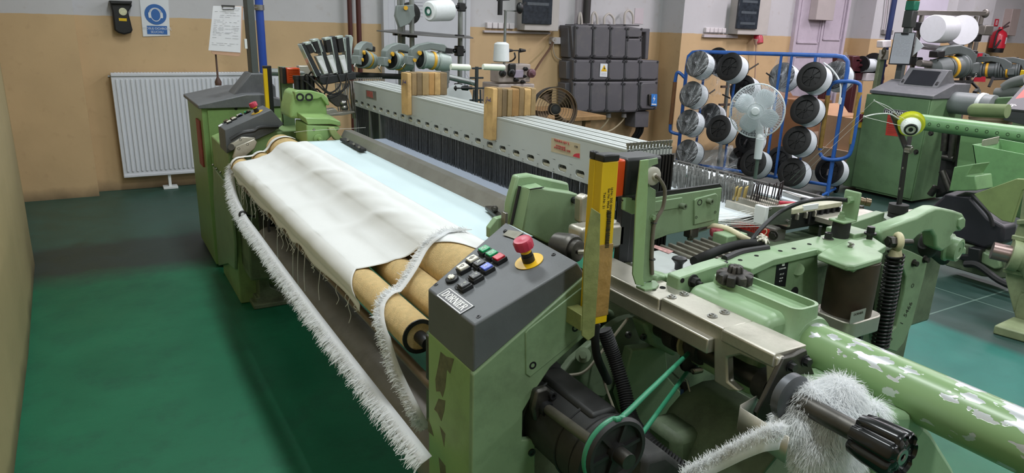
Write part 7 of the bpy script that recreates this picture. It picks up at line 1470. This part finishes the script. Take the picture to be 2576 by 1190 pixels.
G().prism([PX(*t2(*c), x2-.002+.0) for c in ((185, 410), (240, 405), (230, 535), (175, 530))], (.01, 0, 0)).o('yellow_plate', mat('switch_yellow', 'c9a81d', .5, var=.05), c2); p = PX(*t2(205, 450), x2-.01); G().box(p-V(.02, .035, .04), p+V(.01, .035, .04)).o('main_switch', mat('switch_maroon', '6b2330', .4, var=.1), c2, .006)
for a, b in ((800, 580), (677, 735)): G().bolt(PX(*t2(a, b), x2-.01), -X3, .018, .02).o('cabinet_bolt', STEELD, c2)
# mast with stack light and clipboard
xm_, ym2 = x2+.42, PX(*t2(545, 60), x2+.42)[1]; zb_ = zt2+.12
mst = G().box((xm_-.03, ym2-.03, zb_), (xm_+.03, ym2+.03, 1.62)).o('mast', MATS['mast_grey'], c2, .003)
zz = 1.60
for nm, colr, h in (('stack_base', '3a3d3c', .16), ('green_light', '1f6b54', .09), ('orange_light', 'b5652a', .11), ('red_light', '8d2a30', .10), ('stack_cap', 'a9adb5', .4)):
    G().box((xm_-.045, ym2-.045, zz), (xm_+.045, ym2+.045, zz+h)).o(nm, mat('stack_'+nm, colr, .35, var=.05), c2, .008); zz += h
k6 = zc(5.408, 2240, 0); xk = xm_-.10
cb2 = thing('clipboard', 'clipboard with a grey printed sheet below the red, orange and green stack light', 'clipboard', PX(*k6(150, 880), xk)); cq = [(55, 440), (345, 440), (265, 890), (-30, 875)]
G().prism([PX(*k6(*c), xk) for c in cq], (.006, 0, 0)).o('board', BLACK, cb2, .001)
sh = G().prism([PX(*k6(*c), xk-.003) for c in ((62, 450), (330, 450), (252, 868), (-14, 862))], (.002, 0, 0)).o('paper_sheet', mat('paper_grey', 'b9bcc4', .8, var=.03), cb2)
g = G(); rr_ = random.Random(6)
for k in range(16):
    v = .07+k*.045; a, b = PX(*k6(62-76*v+20, 450+412*v), xk-.0036), PX(*k6(330-78*v-20, 450+418*v), xk-.0036); s = 0.
    while s < .95:
        e = min(.97, s+rr_.uniform(.05, .3)); g.bar(a*(1-s)+b*s, a*(1-e)+b*e, .001, .0025, Z3); s = e+rr_.uniform(.03, .1)
stuff(g.o('printed_lines', PRN, sh)); G().box(PX(*k6(140, 470), xk-.02), PX(*k6(255, 445), xk)).o('clip', BLACK, cb2, .003)
G().prism([PX(*k6(*c), xk+.03) for c in ((350, 500), (455, 630), (300, 760))], (.003, 0, 0)).o('loose_sheet', PAPER, cb2)
# dark blue pole and number plate
xb2 = PY(2236, 80, 5.0)[0]; tag(G().cyl((xb2, 5.0, 0), (xb2, 5.0, 3.71), .030, n=18).o('blue_pole', mat('pole_navy', '1f2b52', .35, var=.1)), 'dark navy pipe standing behind the number nine plate', 'pipe')
n9 = thing('number_plate', 'grey plate with a black number nine on a green post', 'sign', V(PY(2224, 215, 4.9)[0], 4.9, 0)); j6 = zc(2.975, 2050, 0); P = pys([j6(*c) for c in ((488, 372), (555, 375), (550, 448), (480, 446))], 4.9)
pl9 = G().prism(P, (0, .01, 0)).o('plate', mat('plate_grey', '8b8a80', .5, var=.05), n9, .003); text('number', '9', pk, n9, PY(*j6(514, 402), 4.897), X3, Z3, .17, .001, bold=.006)
G().box((P[0][0]+.06, 4.91, 0), (P[0][0]+.14, 4.95, P[2][2]+.05)).o('plate_post', GREEND, n9, .003); G().prism(pys([j6(*c) for c in ((512, 305), (575, 300), (572, 355), (508, 358))], 4.9), (0, .08, 0)).o('white_box', SWM, n9, .008)
# breast tube with holes, gear covers, ducts
TX2, TR2 = 5.9, .0645; TZ2 = 1.5-TX2*math.tan(math.radians(6.38)); ty_ = PX(2300, 308, TX2)[1]
tb = G().cyl((TX2, ty_, TZ2), (TX2, -1.2, TZ2), TR2, n=28).o('front_tube', mat('tube_green', '6d9a66', .4, var=.08, vs=5, dirt=('9aa79a', .3, 8)), L2)
for k in range(16):
    y = PX(2327, 308, TX2)[1]-.0715*k*1.02; a = math.radians(200); d = V(math.cos(a), 0, math.sin(a)*-.0); G().lathe(V(TX2-TR2-.0006, y, TZ2), -X3, [(-.004, .012), (.0012, .012), (.0012, .010), (-.004, .009)], 12).o('tube_hole', HOLE, tb)
d6 = zc(4.957, 2300, 180)
G().cyl(PX(2396, 258, 6.9), PX(2500, 268, 6.9), .10, n=24).o('grey_duct', mat('duct_grey', '767c7c', .5, var=.1), L2); G().cyl(PX(2464, 262, 6.9), PX(2474, 264, 6.9), .104, n=24).o('duct_tape', WHITE, L2)
G().cyl(PX(2452, 277, 6.3), PX(2535, 280, 6.3), .055, n=20).ball(PX(2452, 277, 6.3), (.055, .055, .055), 14, 8).o('olive_roller', mat('olive_cloth', '6d7d55', .8, var=.15), L2)
G().cyl(PX(2505, 235, 7.2), PX(2585, 232, 7.2), .05).tube([PX(2527, 222, 7.2), PX(2545, 210, 7.2), PX(2580, 200, 7.2)], .05, 12, sm=4).o('cloth_hose', mat('hose_grey', '5d625f', .8, var=.1), L2)
for k in range(4): G().torus(PX(2490, 290+k*7, 6.7), V(.1, .1, 1), .14, .02, 24, 8).o('coiled_hose', mat('hose_tan', '7b6a58', .7, var=.1), L2)
G().prism([PX(a, b, 6.9) for a, b in ((2490, 262), (2510, 245), (2590, 240), (2590, 300), (2500, 300))], (.2, 0, 0)).o('green_cover', C2G, L2, .01)
# body panels facing the aisle
BG2 = mat('panel_green', '6b9060', .45, var=.1, vs=3, dirt=('3c4f38', .5, 5))
G().prism([PX(a, b, 6.35) for a, b in ((2418, 320), (2600, 345), (2600, 560), (2395, 500))], (.25, 0, 0)).o('front_panel', BG2, L2, .01)
G().prism([PX(a, b, 6.5) for a, b in ((2375, 330), (2412, 335), (2402, 380), (2395, 480), (2350, 500))], (.2, 0, 0)).o('dark_linkage', BLACKD, L2, .02)
for (a, b, c, d) in ((2380, 320, 2375, 380), (2400, 325, 2392, 400), (2372, 395, 2400, 400), (2370, 430, 2390, 480), (2355, 470, 2340, 490)): G().cyl(PX(a, b, 6.45), PX(c, d, 6.45), .03, n=10).o('linkage_rod', STEELD, L2)
# hopper
hx = 5.2; hp_ = [PX(a, b, hx) for a, b in ((2445, 363), (2590, 391), (2590, 490), (2462, 470))]; hb = [p+V(.35, 0, .05) for p in hp_[:2]]; HPM = mat('hopper_green', '6d9a66', .42, var=.08, vs=4, dirt=('40503a', .4, 6))
G().prism(hp_, (.012, 0, 0)).prism([hp_[0], hp_[0]+V(.35, 0, .0), hp_[3]+V(.35, 0, .02), hp_[3]], (0, -.012, 0)).prism([hp_[3], hp_[2], hp_[2]+V(.35, 0, 0), hp_[3]+V(.35, 0, 0)], (0, 0, .012)).prism([hp_[0]+V(.35, 0, .02), hp_[1]+V(.35, 0, .02), hp_[2]+V(.35, 0, 0), hp_[3]+V(.35, 0, 0)], (.012, 0, 0)).o('waste_hopper', HPM, L2, .003)
p0_, p1_ = PX(2470, 361, 5.3), PX(2512, 352, 5.5); G().bar(p0_, p1_, .006, .05).o('hopper_strap', ALU, L2, .002)
# black gear cover and guard
q = zc(2.703, 2320, 420); gx = 4.75
bc_ = [PX(*q(*c), gx) for c in ((40, 290), (150, 185), (330, 205), (450, 345), (560, 405), (545, 520), (470, 545), (420, 560), (200, 480), (60, 420))]
G().prism(bc_, (.16, 0, 0)).o('gear_cover', mat('cover_black', '2a2830', .45, var=.1, vs=5, dirt=('3f3c40', .4, 7)), L2, .02, seg=3)
tp = [PX(*q(*c), gx) for c in ((150, 185), (330, 205))]; G().prism([tp[0], tp[1], tp[1]+V(.35, .05, .03), tp[0]+V(.35, .0, .03)], (0, 0, -.03)).o('cover_top', MATS['cover_black'], L2, .01)
G().tube([PX(*q(*c), gx-.02) for c in ((335, 190), (400, 260), (445, 310), (470, 360), (478, 405))], .012, 7, sm=4).o('seal_strip', RUBBER, L2)
G().prism([PX(*q(*c), gx-.1) for c in ((350, 185), (640, 80), (720, 85), (720, 140), (680, 160), (610, 380), (540, 365), (450, 300))], (.03, 0, 0)).o('green_guard', mat('guard_green', '7d8f5a', .5, var=.12, vs=4, dirt=('55603c', .4, 5)), L2, .004)
G().prism([PX(*q(*c), gx-.05) for c in ((300, 60), (360, 60), (370, 160), (180, 165), (215, 0), (350, -20))], (.2, 0, 0)).o('upper_panel', BG2, L2, .006)
G().prism([PX(*q(*c), gx) for c in ((160, 620), (240, 510), (400, 550), (560, 620), (700, 700), (700, 760), (540, 760), (400, 745), (150, 670))], (.2, 0, 0)).o('base_casting', GREEND, L2, .01)
G().prism([PX(*q(*c), gx-.03) for c in ((390, 590), (410, 575), (520, 620), (530, 690), (490, 700), (390, 650))], (.05, 0, 0)).o('casting_panel', GREEN, L2, .01)
G().prism([PX(*q(*c), gx-.06) for c in ((310, 545), (395, 560), (385, 660), (300, 645), (220, 620), (230, 600), (305, 600))], (.1, 0, 0)).o('black_coupling', BLACK, L2, .008)
G().tube([PX(*q(*c), gx-.06) for c in ((290, 660), (380, 670), (520, 770), (640, 820), (720, 825))], .022, 8, sm=5).o('floor_cable', RUBBER, L2)
# column with ribs, bearing and foot
cx2 = 4.25; CRM = mat('grimy_cream_green', '8a9470', .5, var=.2, vs=7, dirt=('4a4a36', .7, 6))
G().prism([PX(*q(*c), cx2) for c in ((685, 150), (760, 120), (760, 900), (680, 860), (620, 1000), (560, 760), (610, 490), (655, 370))], (.12, 0, 0)).o('column', CRM, L2, .01)
for k, c in enumerate((((650, 375), (760, 370)), ((615, 475), (760, 505)), ((555, 700), (760, 740)))): G().bar(PX(*q(*c[0]), cx2-.01), PX(*q(*c[1]), cx2-.01), .03, .025).o('column_rib', CRM, L2, .004)
bcn = PX(*q(575, 590), cx2-.05); axb = nrm(V(-.5, .86, .1)); G().lathe(bcn-axb*.22, axb, [(0, .16), (.08, .15), (.12, .10), (.14, .075), (.16, .075), (.16, .06)], 32).o('bearing_housing', CRM, L2)
G().lathe(bcn-axb*.06, axb, [(0, .075), (.0, .083), (.045, .083), (.045, .06)], 28).o('clamp_collar', CRM, L2); G().cyl(bcn-axb*.03, bcn+axb*.07, .048, n=20).o('shaft_end', mat('shaft_steel_pink', '9a8480', .35, .8, var=.15), L2)
ft = [PZ(*q(*c), .05) for c in ((490, 1075), (620, 1015), (760, 1060), (760, 1150))]; G().prism(ft, (0, 0, -.05)).o('column_foot', CRM, L2, .008)
lg = [PX(*q(*c), cx2) for c in ((620, 990), (650, 870), (760, 830), (760, 1110), (640, 1080))]; G().prism(lg, (.1, 0, 0)).o('column_leg', CRM, L2, .01); G().lathe(PX(*q(645, 1078), cx2-.004), -X3, [(0, .012), (.002, .012)], 12).o('foot_slot', HOLE, L2)
# console of the second loom
cs2 = thing('control_console', 'dark control console with red label and stop button on the second loom', 'control panel', PX(2555, 300, 6.55)); c6 = zc(4.957, 2300, 180)
G().prism([PX(*c6(*c), 6.55) for c in ((1110, 455), (1480, 490), (1480, 700), (1110, 610))], (.30, 0, .10)).o('housing', mat('console_dark', '3a3a3f', .5, var=.06), cs2, .006)
tq = [PX(*c6(1110, 455), 6.55), PX(*c6(1480, 490), 6.55)]; tdir = nrm(V(.30, 0, .22))
G().prism([tq[0]-V(.01, 0, 0), tq[1]-V(.01, 0, 0), tq[1]+tdir*.36, tq[0]+tdir*.36], (.0, 0, -.012)).o('console_top', mat('console_dark', '3a3a3f'), cs2)
nn2 = nrm(np.cross(tdir, -Y3)); nn2 = nn2 if nn2[2] > 0 else -nn2
pr2 = lambda s, y: tq[0]+tdir*s-Y3*y+nn2*.003
G().prism([pr2(.06, .03), pr2(.06, .30), pr2(.30, .30), pr2(.30, .03)], nn2*.001).o('red_label', mat('label_red2', 'c63a2c', .5, var=.05), cs2)
dornier_badge(cs2, pr2(.03, .2)+nn2*.001, -Y3, tdir, .34, .05); estop(cs2, pr2(.34, .25), nn2, 1.6)
# light curtain at the edge
tag(G().box(PX(2568, 226, 7.36)-V(0, .06, 0), PX(2568, 176, 7.36)+V(.05, 0, 0)).o('safety_light_curtain', YELLOW, None, .004), 'yellow safety light curtain on the second loom beside the feeders', 'light curtain')
tag(G().box(PX(2562, 330, 7.37)-V(0, .07, 0), PX(2566, 225, 7.37)+V(.05, 0, 0)).o('curtain_post', GREEN, None, .004), 'green post carrying the light curtain of the second loom', 'post')
# ---- creel of the second loom
cr2 = thing('yarn_creel', 'grey tubular creel with two big white yarn packages, beyond the second loom', 'creel', V(PY(2400, 200, 4.6)[0], 4.6, 0)); yk2 = 4.6; T2 = mat('creel_tube_brown', '75716b', .45, .6, var=.1)
kk = lambda a, b, y=yk2: PY(*k6(a, b), y)
G().bar(kk(345, 175), kk(1310, 185), .05, .05).o('top_bar', T2, cr2, .004); G().ball(kk(1290, 185), (.05, .04, .05), 12, 8).o('bar_knuckle', T2, cr2)
for (a, b, yy) in ((430, 210, 4.60), (1170, 220, 4.60), (1250, 200, 4.75), (930, 230, 4.95)): x = PY(*k6(a, b), yy)[0]; G().cyl((x, yy, 0), (x, yy, PY(*k6(a, b), yy)[2]), .024 if yy < 4.9 else .025, n=14).o('creel_post', T2, cr2)
for (a, b) in ((410, 360), (340, 835), (1230, 390), (1150, 510)): p = kk(a, b, 4.55); G().box(p-V(.055, .05, .045), p+V(.055, .05, .045)).o('post_clamp', BLACK, cr2, .012)
p = kk(1300, 420, 4.50); G().box(p-V(.1, .04, .05), p+V(.08, .04, .06)).o('creel_bracket', T2, cr2, .01); p = kk(520, 380, 4.55); G().lathe(p-V(.14, 0, 0), X3, [(0, .015), (.02, .055), (.03, .015), (.1, .015), (.12, .05), (.13, .02)], 14).o('cone_holder', BLACK, cr2)
pr_s = [kk(430, 585), kk(1190, 690), kk(1150, 720, 4.40), kk(860, 690, 4.30), kk(440, 635, 4.40)]; G().prism(pr_s, (0, .25, -.006)).o('creel_shelf', MATS['dull_sheet'], cr2)
for (a, b) in ((900, 625), (1090, 710)): p = kk(a, b, 4.50); G().box(p-V(.08, .04, .014), p+V(.08, .04, .014)).o('shelf_clamp', BLACK, cr2)
p0, p1 = kk(575, 392, 4.38), kk(790, 402, 4.38); G_ax = p1-p0; L_ = np.linalg.norm(G_ax)
tag(G().lathe(p0, G_ax, [(0, .04), (0, .135), (.01, .142), (L_*.85, .142), (L_*.95, .135), (L_, .13), (L_, .05)], 40).o('yarn_package', mat('package_white', 'c9cbd0', .75, var=.03, vs=30)), 'wide white yarn package seen from the side on the second creel', 'yarn package')
p0 = kk(1005, 405, 4.38); dn = nrm(V(-.55, -.8, .15))
pk2 = thing('yarn_package', 'round white yarn package with a blue core, facing the aisle on the second creel', 'yarn package', p0-Z3*.165); G().lathe(p0-dn*.14, dn, [(0, .03), (0, .15), (.02, .158), (.10, .163), (.13, .158), (.135, .03)], 44).o('yarn_winding', MATS['package_white'], pk2); G().lathe(p0+V(.03, 0, 0), dn, [(-.03, .03), (.006, .03), (.006, .02), (-.02, .018)], 24).o('blue_core', mat('core_blue', '3a4677', .4, var=.1), pk2)
G().lathe(kk(1130, 440, 4.67), dn, [(0, .05), (0, .09), (.03, .09), (.03, .05)], 28).o('black_disc', BLACK, cr2)
G().cyl(kk(390, 860, 4.30), kk(600, 880, 4.30), .035, n=18).o('feeder_tube', T2, cr2); G().cyl(kk(1000, 1010, 4.86), kk(1760, 1060, 4.86), .035, n=14).o('feeder_rail', BLACKD, cr2)
F2 = [((905, 905), 4.22, math.radians(172), 2.1, 'grey yarn feeder with a yellow ring on the second creel, above the screen cabinet'), ((1230, 880), 5.15, math.radians(172), 1.5, 'yarn feeder partly hidden behind the yellow-ringed feeder'), ((1425, 950), 4.42, math.radians(108), 1.45, 'yarn feeder facing the aisle on the second creel, nearest the extinguisher'), ((1700, 960), 4.25, math.radians(108), 1.4, 'yarn feeder at the second loom beside the yellow light curtain'), ((985, 1290), 4.35, math.radians(190), .85, 'lower dark yarn feeder under the second creel rail'), ((1175, 1305), 4.6, math.radians(195), .85, 'second lower yarn feeder under the second creel rail')]
for (c_, yy, yaw, s_, lab) in F2:
    hp_f = PY(*k6(*c_), yy)+V(0, 0, .10*s_); ra_, rb_ = kk(1000, 1010, 4.86), kk(1760, 1060, 4.86); tt_ = min(1, max(0, (hp_f[0]-ra_[0])/(rb_[0]-ra_[0]))); G().bar(hp_f, ra_*(1-tt_)+rb_*tt_, .024, .024).o('feeder_bracket', BLACKD, cr2)
    t = copy_tree(fp); t['label'] = lab; t['group'] = 'yarn feeders on the second creel'; aim(t, PY(*k6(*c_), yy), yaw, .1, s_)
    for ch in t.children:
        if ch.name.split('.')[0] in ('drum', 'rear_housing', 'top_arm', 'exit_block', 'front_ring'): ch.material_slots[0].link = 'OBJECT'; ch.material_slots[0].material = mat('feeder_dark_grey', '565d5c', .5, var=.1)
for (a, b, c, d) in ((760, 1010, 750, 1190), (980, 1030, 960, 1200), (1070, 1040, 1050, 1200)): G().bar(kk(a, b, 4.50), kk(c, d, 4.50), .04, .04).o('creel_strut', BLACKD, cr2)
G().bar(kk(680, 1115, 4.50), kk(1100, 1110, 4.50), .05, .03).o('strut_bar', BLACKD, cr2)
G().tube([kk(1400, 1050, 4.30), kk(1340, 1180, 4.30)], .018, 6).tube([kk(1400, 1080, 4.30), kk(1560, 1075, 4.30), kk(1700, 1080, 4.30), kk(1740, 1000, 4.30)], .012, 6, sm=4).o('feeder_cable', RUBBER, cr2)
G().prism([kk(*c, 4.80) for c in ((1160, 1030), (1300, 1040), (1290, 1115), (1130, 1110))], (0, .02, 0)).o('red_board', mat('board_red', 'b01f33', .5, var=.05), cr2); G().prism([kk(*c, 4.95) for c in ((1210, 725), (1260, 725), (1240, 800), (1200, 780))], (0, .02, 0)).o('red_board', mat('board_red', 'b01f33', .5, var=.05), cr2)
# body of the second loom, on towards the picture edge
G().box((6.42, -1.2, 0), (7.9, 2.55, .72)).o('loom_body', BG2, L2, .02)
G().box((4.28, 1.15, .30), (6.5, 1.32, .44)).o('batching_arm', CRM, L2, .01)
